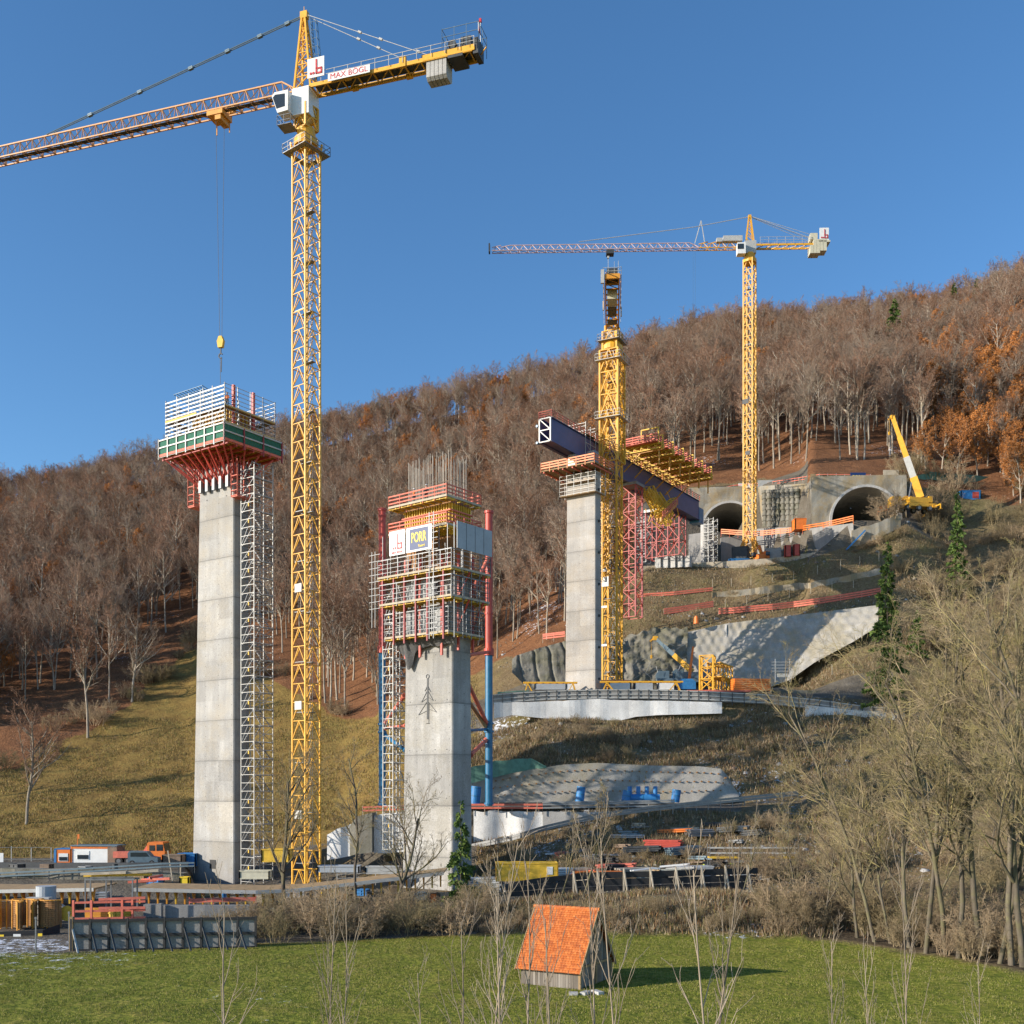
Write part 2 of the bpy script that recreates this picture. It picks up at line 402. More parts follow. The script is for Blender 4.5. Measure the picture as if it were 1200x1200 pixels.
def ground_mat():
    m, nt, b = newmat('ground_soil_grass')
    def att(n):
        a = N(nt,'ShaderNodeAttribute', attribute_name=n); return a.outputs['Fac']
    big = noise_node(nt, .05, 6); mid = noise_node(nt, .35, 6); fine = noise_node(nt, 3.0, 6); vf = noise_node(nt, 12, 3)
    def three(n, cols, lo=.3, hi=.7):
        st = [(lo+(hi-lo)*i/(len(cols)-1), c) for i, c in enumerate(cols)]
        return ramp(nt, n.outputs[0], st).outputs[0]
    # green meadow
    g = mixc(nt, .5, three(mid, [(.10,.125,.014),(.18,.20,.022),(.27,.215,.05)]), three(fine, [(.05,.07,.010),(.18,.20,.022),(.36,.29,.07)], .38, .62))
    # dry slope: yellowish grass against brown weeds
    gold = mixc(nt, .5, three(mid, [(.15,.070,.022),(.25,.150,.040),(.27,.19,.05)]), three(fine, [(.10,.055,.02),(.23,.165,.05),(.30,.23,.09)]))
    weed = mixc(nt, .5, three(mid, [(.09,.060,.032),(.18,.125,.065),(.17,.145,.05)]), three(fine, [(.07,.048,.025),(.19,.14,.075),(.34,.27,.17)]))
    col = mixc(nt, att('warm'), gold, weed)
    # mossy green patches
    mp = math_n(nt,'MULTIPLY', ramp(nt, big.outputs[0], [(.50,0),(.62,1)]).outputs[0], math_n(nt,'ADD', math_n(nt,'MULTIPLY', att('warm'), .4), .2))
    col = mixc(nt, math_n(nt,'MULTIPLY',mp,.55), col, three(fine, [(.08,.09,.02),(.15,.16,.04)]))
    lit = mixc(nt, .5, three(mid, [(.10,.050,.028),(.19,.088,.040),(.27,.135,.065)]), three(fine, [(.06,.030,.018),(.19,.08,.035),(.34,.18,.09)]))
    f = math_n(nt,'ADD', att('litter'), math_n(nt,'MULTIPLY', math_n(nt,'SUBTRACT', mid.outputs[0], .5), .9))
    f = ramp(nt, f, [(.42,0),(.58,1)]).outputs[0]
    col = mixc(nt, f, col, lit)
    d = three(fine, [(.030,.022,.014),(.085,.062,.038),(.13,.10,.065)])
    f = math_n(nt,'ADD', att('dirt'), math_n(nt,'MULTIPLY', math_n(nt,'SUBTRACT', mid.outputs[0], .5), .8))
    col = mixc(nt, ramp(nt, f, [(.42,0),(.6,1)]).outputs[0], col, d)
    gr = mixc(nt, .5, three(mid, [(.075,.062,.045),(.14,.12,.09),(.22,.195,.155)]), three(vf, [(.06,.052,.042),(.19,.165,.13)]))
    f = math_n(nt,'ADD', att('gravel'), math_n(nt,'MULTIPLY', math_n(nt,'SUBTRACT', mid.outputs[0], .5), .5))
    col = mixc(nt, ramp(nt, f, [(.45,0),(.55,1)]).outputs[0], col, gr)
    col = mixc(nt, att('meadow'), col, g)
    # old snow left in patches
    sn = noise_node(nt, 1.5, 8, rough=.8); sb = noise_node(nt, .06, 3)
    s = math_n(nt,'ADD', sn.outputs[0], math_n(nt,'MULTIPLY', math_n(nt,'SUBTRACT', sb.outputs[0], .5), .5))
    s = math_n(nt,'ADD', s, math_n(nt,'MULTIPLY', att('snow'), .26))
    s = ramp(nt, s, [(.735,0),(.765,1)]).outputs[0]
    col = mixc(nt, s, col, (.72,.75,.80))
    nt.links.new(col, b.inputs['Base Color']); b.inputs['Roughness'].default_value = .95
    b.inputs['Specular IOR Level'].default_value = .15
    h = math_n(nt,'ADD', fine.outputs[0], math_n(nt,'MULTIPLY', mid.outputs[0], 2.0))
    bump(nt, b, h, .9, .25)
    return m

# openings of the two tunnels: the ground sheet is left out there
PORT_L = dict(c=W(855, 600, 237), rz=R(-6), R=5.9, hc=1.9)
PORT_R = dict(c=W(1014, 600, 212.3), rz=R(-4), R=6.6, hc=2.0)
PORT_L['z0'] = (HV-631)*237/F; PORT_R['z0'] = (HV-622)*212.3/F

us = list(np.concatenate([np.arange(-900,-100,40), np.arange(-100,1300,7), np.arange(1300,2400,50)]))
ys = list(np.concatenate([[-150,-60,0,30], np.arange(50,90,1.0), np.arange(90,250,.7), np.arange(250,300,1.5), np.arange(300,480,3), np.arange(480,1150,40)]))
V = []; at = {k: [] for k in ('meadow','litter','gravel','warm','dirt','snow')}
for y in ys:
    for u in us:
        yy = max(y, 50.0); x = (u-600)/F*yy
        if y < 50: x *= 1+ (50-y)/60
        z = ground_ud(u, yy)+lump(x, yy, yy)*flatzone(u, yy)
        V.append((x, y, z))
        me_, l, g, w, dd = zones(u, yy, x, yy)
        at['meadow'].append(me_); at['litter'].append(l); at['gravel'].append(g); at['warm'].append(w); at['dirt'].append(dd)
        s = 0.
        if yy < 85: s = (.22+.56*(1-sm(40, 300, u))*sm(62, 74, yy))*(1-sm(280, 420, u)) + .10
        elif 560 < u < 1080 and yy < 165: s = .45
        elif l > .5 and 560 < u < 1080: s = .36
        elif l > .5: s = .25
        at['snow'].append(s)
nx = len(us); Q = []
for j in range(len(ys)-1):
    for i in range(nx-1):
        a = j*nx+i; q = (a, a+1, a+nx+1, a+nx)
        cut = False
        if 810 < us[i] < 1080 and 205 < ys[j] < 242:
            xs = sum(V[k][0] for k in q)/4; yc = sum(V[k][1] for k in q)/4
            zs = [V[k][2] for k in q]
            for P in (PORT_L, PORT_R):
                if abs(xs-P['c'].x) < P['R']+1.5 and -1.2 < yc-P['c'].y < 5 and max(zs)-min(zs) > 1.0: cut = True
                if abs(xs-P['c'].x) < P['R']+.6 and 0 < yc-P['c'].y < 5: cut = True
        if not cut: Q.append(q)
gm = fast_mesh('ground', V, Q, [ground_mat()], smooth=True)
for k, vals in at.items():
    a = gm.attributes.new(k, 'FLOAT', 'POINT'); a.data.foreach_set('value', np.array(vals, dtype=np.float32))
go = bpy.data.objects.new('ground', gm); link(go); tag(go, 'valley floor and wooded hillside ground with grass, leaf litter and snow patches', None, None, 'structure')

# ------------------------------------------------------------------ tufts (uncountable)
def tuft_mesh(name, pts, h, w, mats, n_blades=4, rng=None, spread=.12):
    P = np.asarray(pts); n = len(P)*n_blades
    B = np.repeat(P, n_blades, axis=0); B[:,0] += rng.normal(0, spread, n); B[:,1] += rng.normal(0, spread, n)
    a = rng.uniform(0, 2*math.pi, n); hh = h*rng.uniform(.4, 1.3, n); ww = w*rng.uniform(.6,1.3,n)
    lean = rng.uniform(0, .7, n)*hh; la = rng.uniform(0, 2*math.pi, n)
    V = np.zeros((n,3,3))
    V[:,0] = B; V[:,0,0] -= np.cos(a)*ww/2; V[:,0,1] -= np.sin(a)*ww/2; V[:,0,2] -= .05
    V[:,1] = B; V[:,1,0] += np.cos(a)*ww/2; V[:,1,1] += np.sin(a)*ww/2; V[:,1,2] -= .05
    V[:,2] = B; V[:,2,0] += np.cos(la)*lean; V[:,2,1] += np.sin(la)*lean; V[:,2,2] += hh
    return fast_mesh(name, V.reshape(-1,3), np.arange(3*n).reshape(-1,3), mats, matidx=rng.integers(0, len(mats), n))
def leafmat(name, c, rough=.8, var=.3, scale=.5):
    m, nt, b = newmat(name)
    n1 = noise_node(nt, scale, 4)
    col = ramp(nt, n1.outputs[0], [(.3,[x*(1-var) for x in c]),(.7,[x*(1+var) for x in c])]).outputs[0]
    oi = N(nt, 'ShaderNodeObjectInfo')
    col = mixc(nt, 1., col, ramp(nt, oi.outputs['Random'], [(0,.72),(1,1.25)]).outputs[0], 'MULTIPLY')
    nt.links.new(col, b.inputs['Base Color']); b.inputs['Roughness'].default_value = rough
    b.inputs['Specular IOR Level'].default_value = .2
    return m
rng = np.random.default_rng(3)
gA = leafmat('grass_green', (.16,.185,.022)); gB = leafmat('grass_light', (.26,.25,.045)); gC = leafmat('grass_dark', (.09,.12,.02)); gD = leafmat('grass_straw', (.38,.31,.14))
pts = []
while len(pts) < 70000:
    d = 50+38*random.random(); u = random.uniform(-80, 1280)
    if d > meadow_d(u)+.6 or random.random() > d/88: continue
    x = (u-600)/F*d
    k = mnoise.noise(Vector((x*.5, d*.5, 7)))
    if k < -.25+random.random()*.2: continue
    pts.append((x, d, G(x, d)))
o = bpy.data.objects.new('meadow_grass', tuft_mesh('meadow_grass', pts, .085, .035, [gA,gB,gC,gA,gD], 4, rng)); link(o)
tag(o, 'short green meadow grass around the tiled shed', 'grass', None, 'stuff')
wA = leafmat('weed_brown', (.23,.16,.09)); wB = leafmat('weed_straw', (.42,.33,.21)); wC = leafmat('weed_dark', (.12,.085,.05)); wD = leafmat('weed_green', (.19,.18,.055)); wE = leafmat('weed_rust', (.27,.14,.06))
pts = []; n = 0
while n < 30000:
    u = random.uniform(540, 1120); d = random.choice((random.uniform(84,100), random.uniform(113,133), random.uniform(143,163), random.uniform(143,163), random.uniform(173,184) if u > 940 else random.uniform(146,162), random.uniform(186,214)))
    x = (u-600)/F*d; mz, l, g, w, dd = zones(u, d, x, d)
    if mz > .3 or g > .3 or (d > 186 and u < 700): continue
    if d > 186 and u < 1010 and not (188 < d < 213): continue
    if mnoise.noise(Vector((x*.25, d*.25, 2))) < -.3+random.random()*.25: continue
    pts.append((x, d, G(x, d))); n += 1
o = bpy.data.objects.new('dry_weeds', tuft_mesh('dry_weeds', pts, .52, .07, [wA,wB,wC,wA,wD,wE,wB], 6, rng, .45)); link(o)
tag(o, 'dry brown weeds and grass covering the terraces between the site roads', 'weeds', None, 'stuff')
pts = []; n = 0
gl = [leafmat('slope_gold', (.32,.235,.08)), leafmat('slope_ochre', (.25,.165,.055)), leafmat('slope_green', (.19,.18,.05)), wA]
while n < 22000:
    u = random.uniform(-60, 560); d = random.uniform(146, 215)
    if d > forest_d(u)-2: continue
    x = (u-600)/F*d
    if mnoise.noise(Vector((x*.18, d*.18, 4))) < -.3+random.random()*.3: continue
    pts.append((x, d, G(x, d))); n += 1
o = bpy.data.objects.new('slope_grass', tuft_mesh('slope_grass', pts, .34, .09, gl, 5, rng, .45)); link(o)
tag(o, 'yellowed grass on the open slope behind the left pier', 'grass', None, 'stuff')

# rubble lying about on the terraces and at the foot of the walls
pts = []
while len(pts) < 3600:
    u = random.uniform(560, 1090); d = random.choice((random.uniform(100,131), random.uniform(145,161), random.uniform(187,214)))
    x = (u-600)/F*d
    if mnoise.noise(Vector((x*.12, d*.12, 6))) < .02: continue
    pts.append((x, d, G(x, d)))
P = np.array(pts); n = len(P); base_ = np.array([(-1,-1,-.4),(1,-1,-.4),(1,1,-.4),(-1,1,-.4),(-.6,-.7,.6),(.7,-.5,.5),(.5,.6,.7),(-.7,.5,.5)])
s_ = (rng.uniform(.05,.13,n)*np.where(rng.random(n) < .06, 3, 1))[:,None,None]
Vr = P[:,None,:]+base_[None]*s_*rng.uniform(.6,1.4,(n,8,3))
Qr = (np.arange(n)*8)[:,None,None]+np.array([(0,1,5,4),(1,2,6,5),(2,3,7,6),(3,0,4,7),(4,5,6,7)])[None]
o = bpy.data.objects.new('rubble', fast_mesh('rubble', Vr.reshape(-1,3), Qr.reshape(-1,4), [M['conclight'], M['shotdark'], M['portal'], M['rust']], matidx=np.repeat(rng.integers(0,4,n),5))); link(o)
tag(o, 'loose stones and rubble scattered over the terraces', 'rubble', None, 'stuff')
# ------------------------------------------------------------------ trees
class Tree:
    def __init__(s, seed): s.r = random.Random(seed); s.thick = []; s.thin = []
    def add(s, p0, p1, r0, r1):
        (s.thick if r0 > .045 else s.thin).append((p0.x,p0.y,p0.z,p1.x,p1.y,p1.z,r0,r1))
    def grow(s, p, d, L, r, lvl, spec):
        """spec[lvl] = (segments, wander, up, children, child angle, child length, first child at)"""
        rn = s.r; n, wan, up, nc, ang, cl, first = spec[lvl]
        q = p.copy(); dv = d.normalized(); pts = [(q.copy(), dv.copy(), r)]
        for i in range(n):
            dv = (dv+Vector((rn.gauss(0,wan), rn.gauss(0,wan), rn.gauss(0,wan)+up))).normalized()
            q2 = q+dv*(L/n); r2 = r*(1-.75*(i+1)/n) if lvl else r*(1-.6*(i+1)/n)
            s.add(q, q2, pts[-1][2], max(r2, s.rmin)); q = q2; pts.append((q.copy(), dv.copy(), max(r2, s.rmin)))
        if lvl+1 < len(spec):
            for k in range(nc):
                t = first+(1-first)*(k+rn.random())/nc; f = t*n; i = min(int(f), n-1); w = f-i
                a, b = pts[i], pts[i+1]; pos = a[0].lerp(b[0], w); dd = a[1].lerp(b[1], w).normalized(); rr = a[2]*(1-w)+b[2]*w
                ax = dd.orthogonal().normalized(); ax.rotate(Matrix.Rotation(rn.random()*6.283, 3, dd))
                nd = dd.copy(); nd.rotate(Matrix.Rotation(ang*rn.uniform(.65,1.3), 3, ax))
                s.grow(pos, nd, L*cl*rn.uniform(.6,1.15)*(1-.35*(t-first)/(1-first+1e-6)), min(rr*.72, r*.5), lvl+1, spec)
def tree_parts(t, name, bark, twig, extra_V=None):
    Vt, Qt = tubes(t.thick, 6); trunk = fast_mesh(name+'_trunk', Vt, Qt, [bark], smooth=True)
    Vc, Qc = tubes(t.thin, 3); crown = fast_mesh(name+'_crown', Vc, Qc, [twig])
    return trunk, crown
def treemat(name, c, var=.35, scale=2., moss=None, rand=.25, randc=None):
    m, nt, b = newmat(name)
    n1 = noise_node(nt, scale, 5, stretch=(1,1,.3)); n2 = noise_node(nt, scale*.3, 3)
    col = ramp(nt, n1.outputs[0], [(.3,[x*(1-var) for x in c]),(.7,[x*(1+var) for x in c])]).outputs[0]
    if moss:
        col = mixc(nt, ramp(nt, n2.outputs[0], [(.45,0),(.6,.8)]).outputs[0], col, moss)
    oi = N(nt, 'ShaderNodeObjectInfo')
    col = mixc(nt, 1., col, ramp(nt, oi.outputs['Random'], [(0,1-rand),(1,1+rand)]).outputs[0], 'MULTIPLY')
    if randc:
        fr = math_n(nt,'FRACT', math_n(nt,'MULTIPLY', oi.outputs['Random'], 7.31))
        col = mixc(nt, ramp(nt, fr, [(.35,0),(1,.85)]).outputs[0], col, randc)
    nt.links.new(col, b.inputs['Base Color']); b.inputs['Roughness'].default_value = .9
    b.inputs['Specular IOR Level'].default_value = .15
    return m
bark_b = treemat('beech_bark', (.36,.31,.25), moss=(.24,.21,.15))
twig_b = treemat('beech_twigs', (.27,.160,.105), rand=.35, randc=(.34,.275,.21))
leaf_o = treemat('withered_leaves', (.42,.17,.05), rand=.3)
bark_n = treemat('near_bark', (.145,.12,.09), moss=(.16,.145,.075), rand=.2, scale=3.)
twig_n = treemat('near_twigs', (.30,.235,.15), moss=(.33,.28,.11), rand=.2)
bark_d = treemat('dark_bark', (.11,.09,.07), moss=(.17,.155,.08), rand=.12)
twig_d = treemat('dark_twigs', (.22,.175,.12), moss=(.30,.25,.12), rand=.15)
twig_s = treemat('shrub_twigs', (.33,.245,.155), rand=.35, randc=(.24,.20,.10))
sap_m = treemat('sapling_stem', (.30,.24,.18), rand=.25)
needle = treemat('needles', (.06,.10,.03), rand=.25)
needle2 = treemat('needles_light', (.12,.17,.04), rand=.2)

def beech(seed, H, clean, spread, rmin=.023, orange=0):
    t = Tree(seed); t.rmin = rmin
    spec = [(9,.05,.03,15,R(42),.46*spread,clean), (5,.12,.08,8,R(40),.48,.15), (4,.16,.06,6,R(38),.5,.1), (3,.18,.03,5,R(40),.55,.1), (1,.2,.02,0,0,0,0)]
    t.grow(Vector((0,0,-1.2)), Vector((t.r.gauss(0,.05), t.r.gauss(0,.05), 1)), H*.86, .27, 0, spec)
    return t
variants = []
for i, (H, cl, sp) in enumerate(((24,.42,1.0),(22,.5,.85),(26,.46,.95),(20,.3,1.1),(23,.55,.8),(18,.25,1.0))):
    t = beech(40+i, H, cl, sp)
    tr, cr = tree_parts(t, 'beech%d' % i, bark_b, twig_b)
    if i == 5:
        A = np.array(t.thin); rg = np.random.default_rng(5); sel = A[rg.integers(0, len(A), 9000)]
        c = sel[:,3:6]+rg.normal(0,.25,(9000,3)); s_ = rg.normal(0,.13,(9000,3,3))
        Vl = (c[:,None,:]+s_).reshape(-1,3)
        lv = fast_mesh('withered_leaves', Vl, np.arange(len(Vl)).reshape(-1,3), [leaf_o])
        variants.append((tr, cr, lv))
    else: variants.append((tr, cr, None))

def conifer(seed, H, Rb, n=4200, mats=None, name='fir', clear=.1):
    rg = np.random.default_rng(seed); tr = MB()
    tr.beam((0,0,-.8),(0,0,H*.97), .36*H/18, n=7, r1=.03)
    # drooping boughs, each a row of needle sprays
    Vs = []; nb = int(H*7.5)
    for k in range(nb):
        z = H*(clear+(1-clear)*(k+rg.random())/nb); fr = 1-(z/H-clear)/(1-clear)
        L = Rb*(fr**.85+.04)*rg.uniform(.65,1.15); a = rg.uniform(0, 6.283); m = max(3, int(L*n/(nb*Rb)*1.7))
        t = rg.uniform(.05,1,m)**.7; w = .30*L*(1.15-t)*.9+.08
        off = rg.uniform(-1,1,m)*w
        px = np.cos(a)*L*t-np.sin(a)*off; py = np.sin(a)*L*t+np.cos(a)*off
        pz = z-.30*L*t**1.3+.10*L*t**3+rg.normal(0,.08,m)
        c = np.stack([px,py,pz],1); s0 = .22*H/18+.10
        dirs = np.stack([np.cos(a)+rg.normal(0,.5,m), np.sin(a)+rg.normal(0,.5,m), rg.normal(-.25,.35,m)],1)
        dirs /= np.linalg.norm(dirs,axis=1,keepdims=True)
        side = np.cross(dirs, rg.normal(0,1,(m,3))); side /= np.linalg.norm(side,axis=1,keepdims=True)
        Vs.append(np.stack([c-side*s0*.45, c+side*s0*.45, c+dirs*s0*1.5],1))
    Vn = np.concatenate(Vs).reshape(-1,3); nf = len(Vn)//3
    return mesh_of(name+'_trunk', tr, bark_d), fast_mesh(name+'_crown', Vn, np.arange(3*nf).reshape(-1,3), mats or [needle, needle2], matidx=rg.integers(0, 2, nf))
def tree_obj(parts, name, label, cat, loc, rz, sc, group=None):
    r = thing(name, label, cat, loc, rz, group); r.scale = sc if hasattr(sc, '__len__') else (sc,)*3
    for nm, me in zip(('trunk','crown','leaves'), parts):
        if me is None: continue
        o = bpy.data.objects.new(nm, me); link(o, r)
    return r

# forest scatter
cand = []
rf = random.Random(11)
y = 150.0
while y < 475:
    step = 4.35+ (y-150)*.0035
    x = -340.0
    while x < 420:
        px, py = x+rf.uniform(-.5,.5)*step*1.3, y+rf.uniform(-.5,.5)*step*1.3; x += step
        if py < 150: continue
        u = 600+F*px/py
        if u < -330 or u > 1450: continue
        fd = forest_d(u)
        if py < fd+1: continue
        if 745 < u < 1085 and py < (247 if u < 895 else 247-26*min(1,(u-895)/45)): continue
        if 590 < u < 720 and py < fd+6: continue
        cl = mnoise.noise(Vector((px*.03, py*.03, 8)))
        if u < 380 and py < fd+32 and (py < fd+9 or rf.random() < .86): continue
        if py < fd+30 and rf.random() < .34: continue
        if cl < -.45 and rf.random() < .6: continue
        cand.append((py-fd, px, py, u))
    y += step
cand.sort()
edge, mass = [], []
cnt = {'L':0,'M':0,'R':0,'H':0}
for c in cand:
    dd, px, py, u = c
    z = G(px, py)
    key = 'L' if u < 560 else 'M' if u < 745 else 'R' if u < 1085 else 'H'
    inview = -20 < u < 1215
    lim = {'L':75,'M':50,'R':115,'H':30}[key]
    if inview and dd < 70 and cnt[key] < lim:
        cnt[key] += 1; edge.append((key, px, py, z, u))
    else: mass.append((px, py, z, u))
GRP = {'L':('tall bare beech on the lower edge of the wood left of the slim orange crane','bare trees at the lower edge of the left hillside wood'),
       'M':('bare grey-trunked beech on the rust-brown leaf slope beside the far pier','bare trees on the leaf-covered slope by the far pier'),
       'R':('tall pale-trunked beech standing just above the two tunnel mouths','bare trees directly above the tunnel mouths'),
       'H':('thin bare tree on the steep slope right of the tunnels','bare trees on the steep slope right of the tunnels')}
GRP['L'] = ('tall bare beech on the lower edge of the wood behind the left piers', GRP['L'][1])
for key, px, py, z, u in edge:
    vi = rf.choice((0,1,2,4,4,1)) if key in 'MR' else rf.choice((0,1,2,3,4))
    if key == 'H': vi = rf.choice((1,4,5,5))
    s = rf.uniform(.72,1.0)*(.8 if key == 'H' else 1)*(.85 if key == 'M' else 1)
    tree_obj(variants[vi], 'beech_tree', GRP[key][0], 'tree', (px,py,z), rf.uniform(0,6.28), (s*.9,s*.9,s), GRP[key][1])
print('forest edge', len(edge), 'mass', len(mass))
pm = bpy.data.meshes.new('beech_forest')
pm.from_pydata([(a,b,c) for a,b,c,_ in mass], [], [])
vidx = []; scl = []; rot = []
for a,b,c,u in mass:
    k = mnoise.noise(Vector((a*.02, b*.02, 1)))
    r_ = rf.random()
    vidx.append(5 if (r_ < .07+max(0,k)*.25 or (u > 1090 and b < 330 and r_ < .6)) else 3 if r_ < .4 else rf.choice((0,1,2,4)))
    s = rf.uniform(.62,.92)*(1-.15*min(1,max(0,(b-330)/80))); scl.append(s); rot.append(rf.uniform(0,6.28))
for nme, arr, ty in (('vi',vidx,'INT'),('sc',scl,'FLOAT'),('ro',rot,'FLOAT')):
    a = pm.attributes.new(nme, ty, 'POINT'); a.data.foreach_set('value', arr)
fo = bpy.data.objects.new('beech_forest', pm); link(fo)
tag(fo, 'bare brown beech wood covering the hillside up to the ridge', 'forest', None, 'stuff')
ng = bpy.data.node_groups.new('forest_scatter', 'GeometryNodeTree')
ng.interface.new_socket('Geometry', in_out='INPUT', socket_type='NodeSocketGeometry')
ng.interface.new_socket('Geometry', in_out='OUTPUT', socket_type='NodeSocketGeometry')
gi = ng.nodes.new('NodeGroupInput'); gout = ng.nodes.new('NodeGroupOutput'); jn = ng.nodes.new('GeometryNodeJoinGeometry')
def named(nm, ty):
    n = ng.nodes.new('GeometryNodeInputNamedAttribute'); n.data_type = ty; n.inputs['Name'].default_value = nm; return n
cx = ng.nodes.new('ShaderNodeCombineXYZ'); ng.links.new(named('ro','FLOAT').outputs[0], cx.inputs[2])
e2r = ng.nodes.new('FunctionNodeEulerToRotation'); ng.links.new(cx.outputs[0], e2r.inputs[0])
nsc = named('sc','FLOAT')
hidden = bpy.data.collections.new('tree_library')
for i, parts in enumerate(variants):
    cmpn = ng.nodes.new('FunctionNodeCompare'); cmpn.data_type = 'INT'; cmpn.operation = 'EQUAL'
    ng.links.new(named('vi','INT').outputs[0], cmpn.inputs[2]); cmpn.inputs[3].default_value = i
    g2 = ng.nodes.new('GeometryNodeJoinGeometry')
    for me in parts:
        if me is None: continue
        so = bpy.data.objects.new('library_'+me.name, me); hidden.objects.link(so)
        oi = ng.nodes.new('GeometryNodeObjectInfo'); oi.inputs['Object'].default_value = so
        ng.links.new(oi.outputs['Geometry'], g2.inputs[0])
    gti = ng.nodes.new('GeometryNodeGeometryToInstance'); ng.links.new(g2.outputs[0], gti.inputs[0])
    ip = ng.nodes.new('GeometryNodeInstanceOnPoints')
    ng.links.new(gi.outputs[0], ip.inputs['Points']); ng.links.new(cmpn.outputs[0], ip.inputs['Selection'])
    ng.links.new(gti.outputs[0], ip.inputs['Instance']); ng.links.new(e2r.outputs[0], ip.inputs['Rotation'])
    ng.links.new(nsc.outputs[0], ip.inputs['Scale']); ng.links.new(ip.outputs[0], jn.inputs[0])
ng.links.new(jn.outputs[0], gout.inputs[0])
md = fo.modifiers.new('scatter', 'NODES'); md.node_group = ng
# ------------------------------------------------------------------ text helper
def text_part(s, size, mat, parent, loc, rot, name='lettering', bold=.0, extr=.01, align='CENTER', sx=1.0):
    cu = bpy.data.curves.new(name, 'FONT'); cu.body = s; cu.size = size; cu.extrude = extr; cu.offset = bold
    cu.align_x = align; cu.align_y = 'CENTER'
    o = bpy.data.objects.new(name, cu); COL.objects.link(o)
    dg = bpy.context.evaluated_depsgraph_get(); me = bpy.data.meshes.new_from_object(o.evaluated_get(dg))
    bpy.data.objects.remove(o)
    me.materials.clear(); me.materials.append(mat)
    o = bpy.data.objects.new(name, me); link(o, parent); o.location = loc; o.rotation_euler = rot; o.scale = (sx,1,1)
    return o
def logo_b(mb, x0, z0, w, h, y, t):
    """a red mark: an upright bar joined to a low square, with two dots to its left (plane y = const)"""
    th = w*.10
    mb.bx(x0+w*.52, x0+w*.52+th, y-t, y, z0+h*.12, z0+h*.92)
    mb.bx(x0+w*.52, x0+w*.95, y-t, y, z0+h*.12, z0+h*.12+th)
    mb.bx(x0+w*.95-th, x0+w*.95, y-t, y, z0+h*.12, z0+h*.46)
    mb.bx(x0+w*.52, x0+w*.95, y-t, y, z0+h*.46-th, z0+h*.46)
    mb.bx(x0+w*.14, x0+w*.14+th*1.2, y-t, y, z0+h*.14, z0+h*.26)
    mb.bx(x0+w*.32, x0+w*.32+th*1.2, y-t, y, z0+h*.14, z0+h*.26)

def rails_around(mb, x0, x1, y0, y1, zs, w, h=None, sides='FRBL'):
    for z in zs:
        if 'F' in sides: mb.beam((x0,y0,z),(x1,y0,z), w, h)
        if 'R' in sides: mb.beam((x1,y0,z),(x1,y1,z), w, h)
        if 'B' in sides: mb.beam((x0,y1,z),(x1,y1,z), w, h)
        if 'L' in sides: mb.beam((x0,y0,z),(x0,y1,z), w, h)
def posts_around(mb, x0, x1, y0, y1, z0, z1, step, w, sides='FRBL', outz=0):
    nx_ = max(1, round((x1-x0)/step)); ny_ = max(1, round((y1-y0)/step))
    for i in range(nx_+1):
        x = x0+(x1-x0)*i/nx_
        if 'F' in sides: mb.beam((x,y0,z0),(x,y0,z1), w)
        if 'B' in sides: mb.beam((x,y1,z0),(x,y1,z1), w)
    for i in range(ny_+1):
        y = y0+(y1-y0)*i/ny_
        if 'L' in sides: mb.beam((x0,y,z0),(x0,y,z1), w)
        if 'R' in sides: mb.beam((x1,y,z0),(x1,y,z1), w)

